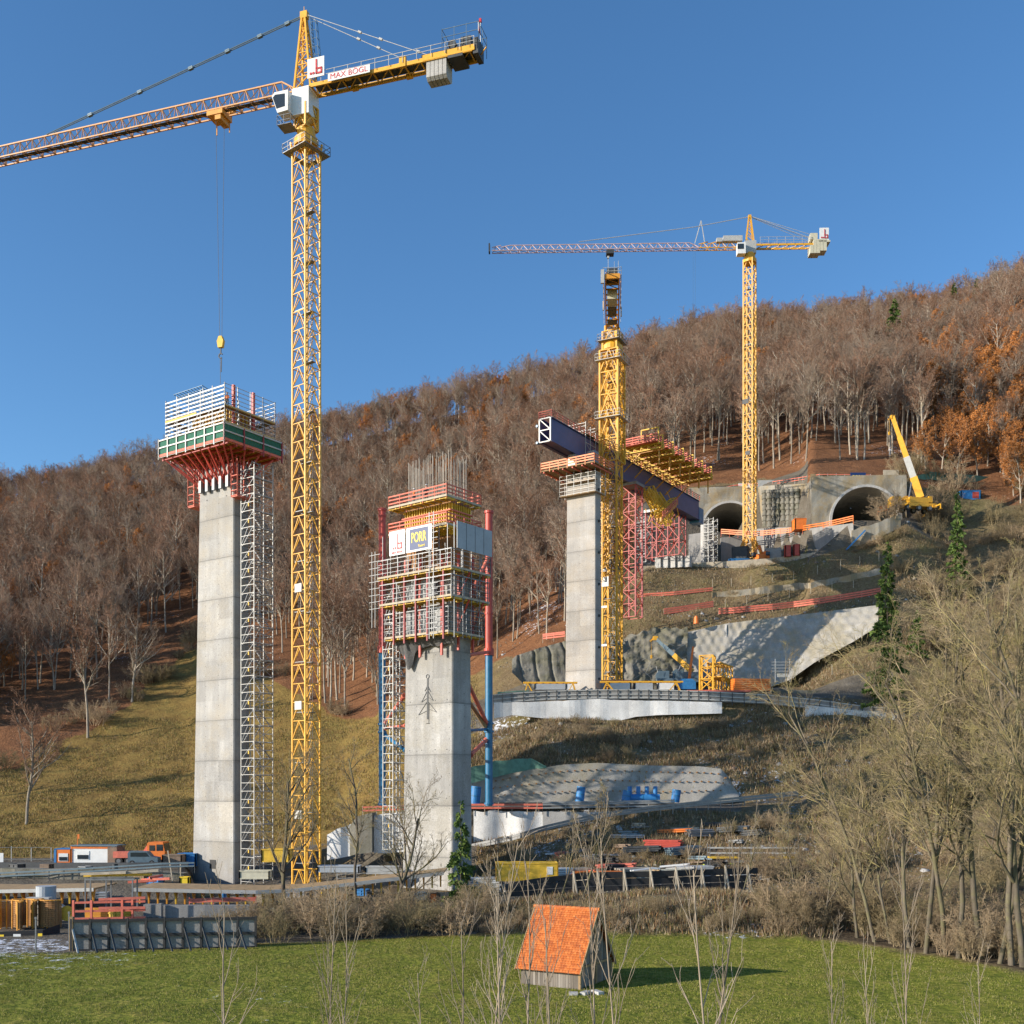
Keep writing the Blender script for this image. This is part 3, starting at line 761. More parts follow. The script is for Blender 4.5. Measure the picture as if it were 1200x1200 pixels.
# person on site (one body, clothing shaped by one skinned surface)
def person(loc, rz, label, shirt, pants, helmet, group=None):
    r = thing('person', label, 'person', loc, rz, group)
    def skin(name, pts, edges, mat, sub=1):
        me = bpy.data.meshes.new(name); me.from_pydata([p[:3] for p in pts], edges, []); me.materials.append(mat)
        o = bpy.data.objects.new(name, me); link(o, r)
        sk_ = o.modifiers.new('s','SKIN')
        for i, p in enumerate(pts):
            me.skin_vertices[0].data[i].radius = (p[3], p[4] if len(p) > 4 else p[3])
        me.skin_vertices[0].data[0].use_root = True
        m = o.modifiers.new('d','SUBSURF'); m.levels = sub; m.render_levels = sub
        return o
    body = [(0,0,.95,.15,.12),(0,0,1.2,.15,.11),(0,0,1.42,.17,.11),(0,0,1.52,.06),(0,.0,1.62,.085,.10),(0,0,1.74,.075),
            (.19,0,1.40,.06),(.25,-.05,1.12,.045),(.22,-.25,.98,.035),(-.19,0,1.40,.06),(-.25,.03,1.12,.045),(-.24,-.12,.90,.035),
            (.10,0,.88,.09),(.12,-.02,.48,.065),(.12,.03,.08,.045),(.12,-.14,.04,.04),(-.10,0,.88,.09),(-.13,.03,.48,.065),(-.13,.06,.08,.045),(-.13,-.10,.04,.04)]
    ed = [(0,1),(1,2),(2,3),(3,4),(4,5),(2,6),(6,7),(7,8),(2,9),(9,10),(10,11),(0,12),(12,13),(13,14),(14,15),(0,16),(16,17),(17,18),(18,19)]
    skin('body', body, ed, M['skin'])
    jk = [(0,0,.92,.17,.14),(0,0,1.2,.17,.13),(0,0,1.43,.19,.125),(.19,0,1.41,.075),(.25,-.05,1.12,.06),(.225,-.2,1.01,.05),(-.19,0,1.41,.075),(-.25,.03,1.12,.06),(-.243,-.08,.97,.05)]
    skin('jacket', jk, [(0,1),(1,2),(2,3),(3,4),(4,5),(2,6),(6,7),(7,8)], shirt)
    tr = [(0,0,.93,.165,.135),(.10,0,.86,.105),(.12,-.02,.48,.082),(.12,.03,.12,.07),(-.10,0,.86,.105),(-.13,.03,.48,.082),(-.13,.06,.12,.07)]
    skin('trousers', tr, [(0,1),(1,2),(2,3),(0,4),(4,5),(5,6)], pants)
    mb = MB()
    for k in range(5):
        a0, a1 = k*R(18), (k+1)*R(18)
        n = 10
        for j in range(n):
            b0, b1 = 2*math.pi*j/n, 2*math.pi*(j+1)/n
            P_ = lambda a,b: (.13*math.cos(a)*math.cos(b), .15*math.cos(a)*math.sin(b), 1.70+.12*math.sin(a))
            mb.add([P_(a0,b0),P_(a0,b1),P_(a1,b1),P_(a1,b0)], [(0,1,2,3)])
    mb.bx(-.08,.08,-.20,-.12,1.695,1.71)
    obj('helmet', mb, helmet, r)
    return r

def pier_mesh(x0b, x1b, y0b, y1b, x0t, x1t, y0t, y1t, z0, z1, n=12, ch=.12):
    """tapering hollow-looking shaft with chamfered arrises"""
    mb = MB(); rings = []
    for i in range(n+1):
        t = i/n; x0 = x0b+(x0t-x0b)*t; x1 = x1b+(x1t-x1b)*t; y0 = y0b+(y0t-y0b)*t; y1 = y1b+(y1t-y1b)*t; z = z0+(z1-z0)*t
        rings += [(x0+ch,y0,z),(x1-ch,y0,z),(x1,y0+ch,z),(x1,y1-ch,z),(x1-ch,y1,z),(x0+ch,y1,z),(x0,y1-ch,z),(x0,y0+ch,z)]
    fs = []
    for i in range(n):
        for k in range(8): fs.append((8*i+k, 8*i+(k+1)%8, 8*i+8+(k+1)%8, 8*i+8+k))
    fs.append(tuple(range(7,-1,-1))); fs.append(tuple(8*n+k for k in range(8)))
    mb.add(rings, fs); return mb

# ================================================================== PIER 1 (slim tall one on the left)
RZ1 = math.atan2(-.566, .824)
P1 = W(274, 930, 130); P1.z = 0
p1 = thing('bridge_pier', 'tall slim concrete pier under the scaffolded platform, leftmost of the three piers', 'bridge pier', P1, RZ1)
obj('shaft', pier_mesh(-7.8, 0, 0, 2.7, -6.6, -.3, .25, 2.6, -12.2, 40.5), M['pier'], p1)
mb = MB(); mb.bx(-4.4,-3.3,-.03,.02,-9.3,-8.2); obj('opening', mb, M['black'], p1)
mb = MB()
for z in (36.6,): 
    for x in (-5.2,-1.6): mb.beam((x,-.0+.2,z),(x,.33,z), .16, n=8)
obj('anchor_hole', mb, M['black'], p1)

# formwork platform with scaffold on top of pier 1
f1 = thing('scaffold_platform', 'cantilevered platform with white scaffold rails and green netting on the left pier', 'scaffold', P1, RZ1)
X0,X1,Y0,Y1 = -9.9, 2.0, -3.2, 5.8
ZD = 42.1
mb = MB()   # timber deck
mb.bx(X0,X1,Y0,Y1,ZD,ZD+.12)
obj('deck', mb, M['timber'], f1)
mb = MB()
n = 15
for i in range(n+1):
    x = X0+.2+(X1-X0-.4)*i/n; mb.bx(x-.07,x+.07,Y0+.1,Y1-.1,ZD-.24,ZD-.003)
obj('joist', mb, M['yellow2'], f1)
for i in range(7):
    y = Y0+.5+(Y1-Y0-1)*i/6
    mb = MB(); mb.bx(X0-.1,X1+.1,y-.1,y+.1,ZD-.55,ZD-.243); obj('cross_beam', mb, M['red'], f1)
# brackets fanning out from the shaft
for i in range(9):
    x = -6.6+6.2*i/8; xo = X0+.6+(X1-X0-1.2)*i/8
    mb = MB(); mb.beam((x,.15,38.4),(xo,Y0+.4,ZD-.55), .16); mb.beam((x,.13,38.4),(x,.13,ZD-.6), .14); mb.beam((x,.05,38.2),(x,.05,38.9), .3, .1)
    mb.beam((x,.1,38.9),(x*.7+xo*.3,Y0*.5,ZD-.6),.09)
    obj('bracket', mb, M['red'], f1)
for i in range(4):
    y = .5+1.9*i/3; yo = Y0+1.2+(Y1-Y0-2.2)*i/3
    mb = MB(); mb.beam((-.15,y,38.6),(X1-.3,yo,ZD-.55), .16); mb.beam((-.12,y,38.6),(-.12,y,ZD-.6), .14)
    mb.beam((-6.75,y,38.6),(X0+.5,yo,ZD-.55), .16); mb.beam((-6.78,y,38.6),(-6.78,y,ZD-.6), .14)
    obj('bracket', mb, M['red'], f1)
# hanging lower walkway pieces, left and right
for (xa,xb,ya,yb) in ((-8.3,-7.1,-.2,1.6),(-.0,1.1,-.4,1.6)):
    mb = MB(); rails_around(mb, xa,xb,ya,yb,(36.2,36.8,37.6,38.6),.09); posts_around(mb, xa,xb,ya,yb,36.1,40.6,1.2,.1)
    mb.bx(xa,xb,ya,yb,36.0,36.12); obj('hanging_walkway', mb, M['redlight'], f1)
mb = MB()
for i in range(5):
    x = -5.9+i*1.25
    mb.bx(x-.22,x+.22,-.35,.1,37.5,39.0)
obj('anchor_shoe', mb, M['galv'], f1)
# toe frame & netting band
mb = MB(); rails_around(mb, X0,X1,Y0,Y1,(ZD-.05,),.22,.3); obj('edge_beam', mb, M['redlight'], f1)
for (nm,a,b,c,d_) in (('F',X0,X1,Y0-.03,Y0+.03),('R',X1-.03,X1+.03,Y0,Y1),('L',X0-.03,X0+.03,Y0,Y1)):
    mb = MB(); mb.bx(a,b,c,d_,ZD+.15,ZD+1.75); obj('netting_panel', mb, M['green'], f1)
mb = MB(); posts_around(mb, X0-.1,X1+.1,Y0-.1,Y1+.1,ZD-.5,ZD+2.0,1.75,.16,'FL'); rails_around(mb, X0-.12,X1+.12,Y0-.12,Y1+.12,(ZD-.3,),.04,.04,'FL'); obj('guard_post', mb, M['galvlight'], f1)
mb = MB(); posts_around(mb, X0-.1,X1+.1,Y0-.1,Y1+.1,ZD-.7,ZD+1.9,2.7,.16,'R'); rails_around(mb, X0-.12,X1+.12,Y0-.12,Y1+.12,(ZD-.4,),.04,.04,'R'); obj('guard_post', mb, M['maroon'], f1)
mb = MB()
rails_around(mb, X0-.12,X1+.12,Y0-.12,Y1+.12,(ZD+.9,ZD+1.8),.08,.16); obj('guard_rail', mb, M['galvlight'], f1)
# scaffold storeys
sx0,sx1,sy0,sy1 = X0+.5,X1-.5,Y0+.5,Y1-.5
zt = ZD+6.4
mb = MB(); posts_around(mb, sx0,sx1,sy0,sy1,ZD+.12,zt+.5,2.05,.08); posts_around(mb, sx0+.9,sx1-.9,sy0+.9,sy1-.9,ZD+.12,zt-.6,2.05,.08)
obj('standard', mb, M['galv'], f1)
for zz in (0,1,2):
    mb = MB()
    zb = ZD+1.0+zz*2.0
    hs = [zb+k*.5 for k in range(4)]
    rails_around(mb, sx0-.05,sx1+.05,sy0-.05,sy1+.05,hs,.05,.17,'FL'); rails_around(mb, sx0-.05,sx1+.05,sy0-.05,sy1+.05,[h+.25 for h in hs[::1]],.05,.06,'RB')
    obj('scaffold_rail', mb, M['galvlight'], f1)
mb = MB()
for k in range(5):
    x = sx0+k*2.1; mb.beam((x,sy0-.06,ZD+2),(x+2.1,sy0-.06,ZD+4),.05); mb.beam((x+2.1,sy0+.9,ZD+.2),(x,sy0+.9,ZD+2.2),.05)
for k in range(4): mb.beam((sx1,sy0+k*2,ZD+.5+(k%2)*2),(sx1,sy0+k*2+2,ZD+2.5-(k%2)*2+2),.05)
obj('diagonal_brace', mb, M['galv'], f1)
for zz in (2.1, 4.1):
    mb = MB()
    mb.bx(sx0,sx1,sy0,sy0+.85,ZD+zz,ZD+zz+.07); mb.bx(sx1-.85,sx1,sy0+.85,sy1,ZD+zz,ZD+zz+.07); mb.bx(sx0,sx0+.85,sy0+.85,sy1,ZD+zz,ZD+zz+.07); mb.bx(sx0+.85,sx1-.85,sy1-.85,sy1,ZD+zz,ZD+zz+.07)
    obj('walkway_board', mb, M['timber'], f1)
mb = MB(); rails_around(mb, sx1-.04,sx1+.02,sy0,sy1,(ZD+2.25,ZD+4.25),.04,.2,'R'); rails_around(mb, sx0,sx1-5,sy0-.09,sy1,(ZD+4.2,),.04,.2,'F'); obj('toe_board', mb, M['yellow2'], f1)
# inner forms
mb = MB(); mb.bx(-7.1,-.2,-.3,2.9,ZD+.12,ZD+5.0); obj('inner_form', mb, M['plytan'], f1)
mb = MB()
for i in range(12): x = -7.1+i*.62; mb.bx(x,x+.1,-.45,-.3,ZD+.2,ZD+4.9)
for i in range(6): y = -.3+i*.6; mb.bx(-.2,-.05,y,y+.1,ZD+.2,ZD+4.9)
obj('form_rib', mb, M['yellow2'], f1)
for y in (-.9, 2.2):
    mb = MB(); mb.beam((1.0,y,ZD+1.2),(1.0,y,ZD+7.2),.32); obj('climbing_column', mb, M['rust'] if y>5 else M['red'], f1)
# tilted reinforcement mat on top
mat1 = thing('reinforcement_mat', 'dark blue-grey steel mat leaning out over the platform of the left pier', 'steel mat', P1, RZ1)
mb = MB()
for i in range(11):
    t = i/10; mb.beam((-9.3+t*5.4,-1.6,zt+1.6),(-7.3+t*5.4,1.9,zt-.5), .07)
for j in range(9):
    t = j/8; mb.beam((-9.3+2*t,-1.6+3.5*t,zt+1.6-2.1*t),(-3.9+2*t,-1.6+3.5*t,zt+1.6-2.1*t), .04)
obj('bar_grid', mb, M['steelblue'], mat1)
mb = MB(); mb.beam((-9,-1.2,zt-1.5),(-9,-1.4,zt+1.4),.07); mb.beam((-4,-1.2,zt-1.5),(-4,-1.4,zt+1.4),.07); obj('support_strut', mb, M['galv'], mat1)
# concreting head etc on the deck
for (lx,ly,cl,lb) in ((1.0,-1.9,M['vest'],'worker in an orange jacket on the top boards of the left platform near the corner'),):
    p = person(P1+Matrix.Rotation(RZ1,3,'Z')@Vector((lx,ly,ZD+4.2)), RZ1+.5, lb, cl, M['darksteel'], M['white'])

def stair_tower(loc, rz, z0, z1, label, lx=2.6, ly=2.6, lift=2.0, rungs=True):
    r = thing('stair_tower', label, 'stair tower', loc, rz)
    mb = MB()
    for x in (0, lx):
        for y in (0, ly*.5, ly): mb.beam((x,y,z0),(x,y,z1),.09)
    obj('standard', mb, M['galvlight'], r)
    mb = MB(); fl = MB(); br = MB(); n_ = int((z1-z0)/lift)
    for i in range(n_+1):
        z = z0+i*lift
        rails_around(mb, 0,lx,0,ly,(z+.1, z+1.1),.06)
        mb.beam((0,ly*.5,z+.1),(lx,ly*.5,z+.1),.06)
        br.beam((0,0,z),(lx*.5 if i%2 else 0,0,z+lift) if i%2 else (lx*.0+lx,0,z+lift),.05)
        br.beam((lx,0,z),(lx,ly,z+lift) if i%2 else (lx,0,z+lift),.05); br.beam((lx,ly,z),(lx,0,z+lift),.05)
        ya = .05 if i%2 else ly*.5+.05; yb = ya+ly*.42
        xa, xb = (.3,lx-.3) if i%2 else (lx-.3,.3)
        # a stair flight
        for s_ in range(7):
            t = (s_+.5)/7; fl.box((xa+(xb-xa)*t,(ya+yb)/2,z+lift*t),(.28,yb-ya,.04))
        for yy in (ya,yb): fl.beam((xa,yy,z),(xb,yy,z+lift),.12,.05)
        fl.bx(0,.3,0,ly,z-.02,z+.04); fl.bx(lx-.3,lx,0,ly,z-.02,z+.04)
    obj('ledger', mb, M['galvlight'], r); obj('brace', br, M['galv'], r); obj('stair_flight', fl, M['galv'], r)
    lad = MB()
    for i in range(n_):
        if i%3: lad.bx(lx*.55,lx*.62,-.06,-.02,z0+i*lift+.6,z0+i*lift+1.0)
    obj('coupler', lad, M['yellow2'], r)
    return r
RM1 = Matrix.Rotation(RZ1,3,'Z')
stair_tower(P1+RM1@Vector((.75,.5,0)), RZ1, -11.8, 40.0, 'white scaffold stair tower rising along the right side of the leftmost pier', 2.3, 3.0)
# ties from tower to pier
mb = MB()
for z in (5,13,21,29): mb.beam((-.2,1.4,z),(.8,1.4,z),.08)
single('wall_tie', mb, M['galv'], 'short steel ties fixing the white stair tower to the leftmost pier', 'tie', P1, RZ1)

# ================================================================== PIER 2
RZ2 = math.atan2(-.616, .788)
P2 = W(530, 930, 115); P2.z = 0
RM2 = Matrix.Rotation(RZ2,3,'Z')
p2 = thing('bridge_pier', 'streaked concrete pier with a drawn tree mark under the red climbing formwork', 'bridge pier', P2, RZ2)
obj('shaft', pier_mesh(-7.5, 0, 0, 3.4, -7.1, -.2, .3, 3.3, -12.0, 23.5), M['pier2'], p2)
# dark line drawing on the front: ring on a stem with drooping lines
mb = MB()
def fy(z): return .3*(z+12)/35.5-.03
cx_ = -3.75
zc = 12.9
for k in range(14):
    a0, a1 = 2*math.pi*k/14, 2*math.pi*(k+1)/14
    mb.beam((cx_+.22*math.cos(a0),fy(zc),zc+.22*math.sin(a0)),(cx_+.22*math.cos(a1),fy(zc),zc+.22*math.sin(a1)),.07,.04)
mb.beam((cx_,fy(12.7),12.7),(cx_,fy(8.2),8.2),.16,.05)
mb.beam((cx_+.22,fy(10),10),(cx_+.2,fy(7.8),7.8),.05,.04)
for (za,dx,zb) in ((11.9,.45,11.2),(11.4,.85,10.2),(11.9,-.42,11.3),(11.4,-.9,10.1),(10.2,1.35,8.9),(10.2,-1.35,8.7)):
    mb.beam((cx_,fy(za),za),(cx_+dx,fy(zb),zb),.05,.04); mb.beam((cx_+dx,fy(zb),zb),(cx_,fy(zb+.45),zb+.45),.04,.04)
mb.beam((cx_-.15,fy(7.7),7.75),(cx_+.3,fy(7.7),7.75),.16,.04)
obj('line_drawing', mb, M['darksteel'], p2)
mb = MB()
for z in (-6,-.5,4.8,10.2,15.2):
    for x in (-6.4,-4.6,-2.6,-.9): mb.beam((x,fy(z)+.06,z),(x,fy(z)+.0,z),.11,n=8)
obj('tie_hole', mb, M['darksteel'], p2)

# rebar
cage = thing('rebar_bundle', 'tall thin vertical reinforcement bars sticking out above the banner-covered formwork', 'rebar', P2, RZ2)
for (ya,yb,nn) in ((.3,.5,34),(2.6,3.0,34)):
    mb = MB()
    for i in range(nn):
        x = -6.9+6.7*(i+random.uniform(-.4,.4))/nn; t = random.uniform(-.6,.3)
        y = random.uniform(ya,yb); mb.beam((x,y,29),(x+random.uniform(-.12,.12),y,37.2+t),.04)
    obj('vertical_bar', mb, M['rebar'], cage)
mb = MB()
for k in range(12):
    mb.beam((-.3,.5+k*.2,29),(-.3+random.uniform(-.1,.1),.5+k*.2,36.6+random.uniform(-.5,.3)),.035); mb.beam((-6.9,.5+k*.2,29),(-6.9,.5+k*.2,36.8),.045)
obj('side_bar', mb, M['rebar'], cage)
mb = MB()
for z in (30.5,32.5,34.0): rails_around(mb,-6.9,-.2,.35,2.9,(z,),.03)
obj('stirrup', mb, M['rust'], cage)

f2 = thing('climbing_formwork', 'red climbing formwork with stacked decks and two banners round the middle pier', 'formwork', P2, RZ2)
# upper form: yellow ribs
mb = MB(); mb.bx(-6.9,-.3,.1,3.2,23.5,32.0); obj('form_panel', mb, M['plytan'], f2)
mb = MB()
for i in range(19): x = -6.9+i*.36; mb.bx(x,x+.12,-.16,.097,28.0,31.4)
for i in range(9): y = .1+i*.37; mb.bx(-.297,-.06,y,y+.12,28.0,31.4); mb.bx(-7.15,-6.903,y,y+.12,28.0,31.4)
obj('form_rib', mb, M['yellow2'], f2)
mb = MB()
for z in (29.3,30.6): rails_around(mb,-7.2,.0,-.3,3.4,(z,),.12,.14)
obj('waler', mb, M['redlight'], f2)
def deckset(x0,x1,y0,y1,z,rail,mat_r,mat_d=None,hr=1.15,nr=3,post=1.6,board=None,ix0=-7.2,ix1=-.05,iy0=-.05,iy1=3.4):
    """ring deck between the outline and the shaft with rails"""
    mb = MB()
    mb.bx(x0,x1,y0,iy0-.3,z-.08,z); mb.bx(x0,x1,iy1+.3,y1,z-.08,z); mb.bx(x0,ix0-.3,iy0-.3,iy1+.3,z-.08,z); mb.bx(ix1+.3,x1,iy0-.3,iy1+.3,z-.08,z)
    obj('deck', mb, mat_d or M['paletimber'], f2)
    mb = MB()
    nn = int((x1-x0)/.9)
    for i in range(nn+1):
        x = x0+.1+(x1-x0-.2)*i/nn; mb.bx(x-.06,x+.06,y0+.05,iy0-.25,z-.28,z-.083); mb.bx(x-.06,x+.06,iy1+.25,y1-.05,z-.28,z-.083)
    for i in range(6):
        y = y0+.3+(y1-y0-.6)*i/5; mb.bx(x0+.05,ix0-.25,y-.06,y+.06,z-.3,z-.085); mb.bx(ix1+.25,x1-.05,y-.06,y+.06,z-.3,z-.085)
    rails_around(mb,x0+.1,x1-.1,y0+.1,y1-.1,(z-.22,),.05); mb.beam((x0+.1,iy0-.35,z-.22),(x1-.1,iy0-.35,z-.22),.05); mb.beam((x0+.1,iy1+.35,z-.22),(x1-.1,iy1+.35,z-.22),.05)
    obj('joist', mb, M['yellow2'], f2)
    mb = MB(); rails_around(mb,x0,x1,y0,y1,[z+hr*(k+1)/nr for k in range(nr)],.05,.14 if rail=='board' else .045)
    obj('guard_rail', mb, mat_r, f2)
    mb = MB(); posts_around(mb,x0,x1,y0,y1,z-.3,z+hr+.1,post,.07); rails_around(mb,x0,x1,y0,y1,(z+hr+.05,),.04); obj('guard_post', mb, mat_r, f2)
    mb = MB(); rails_around(mb,x0-.02,x1+.02,y0-.02,y1+.02,(z+.02,),.05,.22); obj('edge_board', mb, board or M['paletimber'], f2)
deckset(-7.9,.7,-1.7,4.0,31.7,'board',M['redlight'],hr=1.2,nr=3)
deckset(-7.9,.7,-1.7,4.0,28.7,'board',M['redlight'],hr=1.2,nr=3)
deckset(-9.0,1.9,-2.3,4.2,23.9,'tube',M['galv'],hr=1.9,nr=4)
deckset(-8.8,1.8,-2.2,4.1,20.9,'tube',M['galv'],hr=2.2,nr=4,post=2.4)
deckset(-8.2,1.2,-2.0,3.9,17.2,'tube',M['galv'],hr=2.6,nr=5,post=2.4)
deckset(-9.6,1.4,-2.1,5.2,14.0+3.1*0-.2,'tube',M['galv'],hr=2.8,nr=7) if False else None
# red standards in front of the middle storeys
for x in (-8.4,-6.7,-5.1,-3.4,-1.7,.6):
    mb = MB(); mb.beam((x,-2.1,16.4),(x,-2.1,23.9),.17); mb.beam((x,-2.1,23.5),(x,-1.1,25.5),.12); obj('front_post', mb, M['maroon'], f2)
for x in (-6.6,-4.4,-1.2):
    mb = MB(); mb.beam((x,-.35,15.0),(x,-.35,26.0),.26,.2); obj('climbing_rail', mb, M['red'], f2)
for y in (.6,3.0):
    mb = MB(); mb.beam((.35,y,15.5),(.35,y,26.0),.24,.2); mb.beam((.3,y,18.0),(1.9,y,20.8),.14); mb.beam((.3,y,21.2),(2.0,y,23.7),.14); obj('climbing_rail', mb, M['red'], f2)
mb = MB()
for i in range(60):
    x = -8+random.random()*8.6; z = random.choice((17.2,20.9,24.0)); mb.beam((x,random.uniform(-1.8,-.6),z),(x+random.uniform(-.8,.8),random.uniform(-1.8,-.6),z+random.uniform(1.5,2.8)),.05)
obj('loose_tube', mb, M['galv'], f2)
mb = MB()
for i in range(9):
    x = -8.6+i*1.2; mb.beam((x,-1.9,24.0),(x,-1.9,28.6),.06)
for i in range(5): mb.beam((1.85,-1.8+i*1.4,16.5),(1.85,-1.8+i*1.4,28.6),.06)
for x in (-1.1,-.5): 
    mb.beam((x,-2.45,16.5),(x,-2.45,30.0),.07)
for k in range(22): mb.beam((-1.6,-2.45,17+k*.6),(.1,-2.45,17+k*.6),.045)
obj('scaffold_tube', mb, M['galv'], f2)
mb = MB()
for k in range(9): mb.beam((-10.3,-2.35,20.6+k*.75),(-8.6,-2.35,20.6+k*.75),.05)
for x in (-9.9,-9.4): mb.beam((x,-2.3,18.5),(x,-2.3,27.0),.06)
obj('side_scaffold', mb, M['galv'], f2)
# infill of shutters behind lower storeys
mb = MB()
for (x0,x1,z0,z1) in ((-6.9,-5.2,17.6,20.2),(-4.6,-2.9,17.6,20.2),(-2.2,-.6,17.6,20.2),(-6.6,-4.9,21.2,23.4),(-4.2,-2.2,21.2,23.4)): mb.bx(x0,x1,-.42,-.12,z0,z1)
obj('shutter_panel', mb, M['grey'], f2)
# dark debris net at the foot
mb = MB()
A = []; B = []
for i in range(61):
    t = i/60; x = -7.7+8.3*t; sag = 2.3*math.exp(-((x+6.1)/.9)**2)+.25*abs(math.sin(t*11))+.25
    A.append((x, -.30-.10*math.sin(t*44), 16.5-sag)); B.append((x,-.9+.06*math.sin(t*60),17.0))
mb.sheet(A,B,(0,.02,0)); obj('debris_net', mb, M['net'], f2)
mb = MB(); mb.bx(-8.2,-.6,-1.86,-1.82,17.25,20.6); obj('safety_net', mb, M['net'], f2) if False else None
mb = MB()
for k in range(26): mb.beam((1.16,-1.9+k*.22,17.4),(1.16,-1.9+k*.22,20.4),.03); mb.beam((1.6,-2+k*.24,21.0),(1.6,-2+k*.24,23.7),.03)
for k in range(12): mb.beam((1.16,-1.9,17.4+k*.26),(1.16,3.8,17.4+k*.26),.03); mb.beam((1.6,-2,21.0+k*.24),(1.6,4.0,21.0+k*.24),.03)
obj('safety_net', mb, M['net'], f2)
# banners
def banner(x0,x1,z0,z1,y,mat,name='banner',lab=None):
    mb = MB(); mb.bx(x0,x1,y-.06,y,z0,z1); return obj(name, mb, mat, f2, label=lab)
b1 = banner(-7.0,-4.65,26.1,28.75,-2.42,M['white'],lab='white banner with a red mark')
mb = MB(); logo_b(mb,-6.7,26.45,1.7,2.1,-2.485,.02); obj('red_mark', mb, M['letterred'], b1)
text_part('MAX BÖGL', .32, M['letterred'], b1, (-5.82,-2.50,26.38), (R(90),0,0), bold=.01)
b2 = banner(-4.45,-.75,26.1,28.75,-2.42,M['white'],lab='white banner with a blue square')
mb = MB(); mb.bx(-3.95,-1.25,-2.5,-2.485,26.3,28.55); obj('blue_square', mb, M['bannerblue'], b2)
text_part('PORR', 1.5, M['banneryellow'], b2, (-2.6,-2.515,27.55), (R(90),0,0), bold=.025, sx=.58)
text_part('Tunnel', .34, M['banneryellow'], b2, (-2.2,-2.515,26.62), (R(90),0,0), bold=.01)
mb = MB(); mb.bx(2.12,2.2,-1.7,4.1,25.9,28.75); gp = obj('blank_board', mb, M['greypanel'], f2, label='plain grey boards on the shaded side')
mb = MB(); 
for k in range(4): mb.bx(2.203,2.22,-1.7+k*1.45,-1.66+k*1.45,25.95,28.7)
obj('board_joint', mb, M['darksteel'], gp)
p = person(P2+RM2@Vector((-2.6,-1.3,31.7)), RZ2+.4, 'worker in a dark jacket at the top railing of the middle formwork', M['darksteel'], M['black'], M['white'])
p = person(P2+RM2@Vector((-4.7,-1.0,31.7)), RZ2-.6, 'worker in a bright orange jacket at the top railing of the middle formwork', M['vest'], M['darksteel'], M['white'])

# pipe columns on both sides
def pipe_column(u, d, z0, zsplit, z1, label, dia=.85):
    c = W(u, HV, d); r = thing('pipe_column', label, 'steel column', (c.x,c.y,0))
    mb = MB(); mb.beam((0,0,z0),(0,0,zsplit),dia,n=16); obj('lower_pipe', mb, M['bluepipe'], r, smooth=False)
    mb = MB(); mb.beam((0,0,zsplit),(0,0,z1),dia,n=16); mb.beam((0,0,z1-.3),(0,0,z1),dia*1.25,n=16); mb.beam((0,0,zsplit-.25),(0,0,zsplit+.6),dia*1.35,n=16)
    for z in range(int(zsplit)+5,int(z1),6): mb.beam((0,0,z),(0,0,z+.22),dia*1.18,n=16)
    obj('upper_pipe', mb, M['red'], r)
    mb = MB()
    for z in (z0+.15, z0+9, z0+10): mb.beam((0,0,z),(0,0,z+.25),dia*1.3,n=16)
    obj('flange', mb, M['bluepipe'], r)
    return r
pc1 = pipe_column(448, 131, -1.6, 17.5, 35.0, 'tall red and blue steel pipe column left of the middle pier', .85)
pc2 = pipe_column(573, 131, -1.5, 17.2, 34.7, 'tall red and blue steel pipe column right of the middle pier', .9)
def member(name, p, q, w, mat, label, cat='strut', n=12):
    mb = MB(); c = (Vector(p)+Vector(q))/2
    mb.beam(Vector(p)-c, Vector(q)-c, w, n=n); mb.beam(Vector(p)-c, (Vector(p)-c)*.94, w*1.4, n=n); mb.beam((Vector(q)-c)*.94, Vector(q)-c, w*1.4, n=n)
    return single(name, mb, mat, label, cat, c)
C2 = W(573,HV,131)
member('steel_brace', W(547,798,122), (C2.x-.2,C2.y,8.5), .5, M['redlight'], 'upper red pipe brace between the middle pier and its right pipe column')
member('steel_brace', W(548,820,127), (C2.x-.3,C2.y,8.0), .5, M['timber'], 'brown pipe brace between the middle pier and its right pipe column')
member('steel_brace', W(551,885,122), (C2.x-.3,C2.y,6.6), .5, M['redlight'], 'lower red pipe brace between the middle pier and its right pipe column')
member('steel_brace', W(550,856,124), (C2.x-.3,C2.y,7.9), .35, M['bluepipe'], 'level blue strut between the middle pier and its right pipe column')
member('steel_brace', W(547,768,120), (C2.x,C2.y,17.4), .4, M['redlight'], 'level red strut under the formwork at the right pipe column')
member('steel_brace', W(575,648,131), (C2.x-3.6,C2.y-4,20.5), .5, M['redlight'], 'short red knee brace at the top of the right pipe column')
C1 = W(448,HV,131)
member('steel_brace', W(476,850,122), (C1.x+.3,C1.y,8.0), .35, M['redlight'], 'level red strut left of the middle pier behind the stair tower')
member('steel_brace', W(476,880,122), (C1.x+.3,C1.y,7.2), .45, M['bluepipe'], 'blue pipe brace left of the middle pier behind the stair tower')
member('steel_brace', W(474,815,122), (C1.x+.3,C1.y,8.6), .45, M['redlight'], 'upper red pipe brace left of the middle pier behind the stair tower')
c = W(455,HV,123)
stair_tower((c.x-.6,c.y,0), RZ2, -6.5, 22.0, 'white scaffold stair tower standing left of the middle pier', 1.6, 2.2)

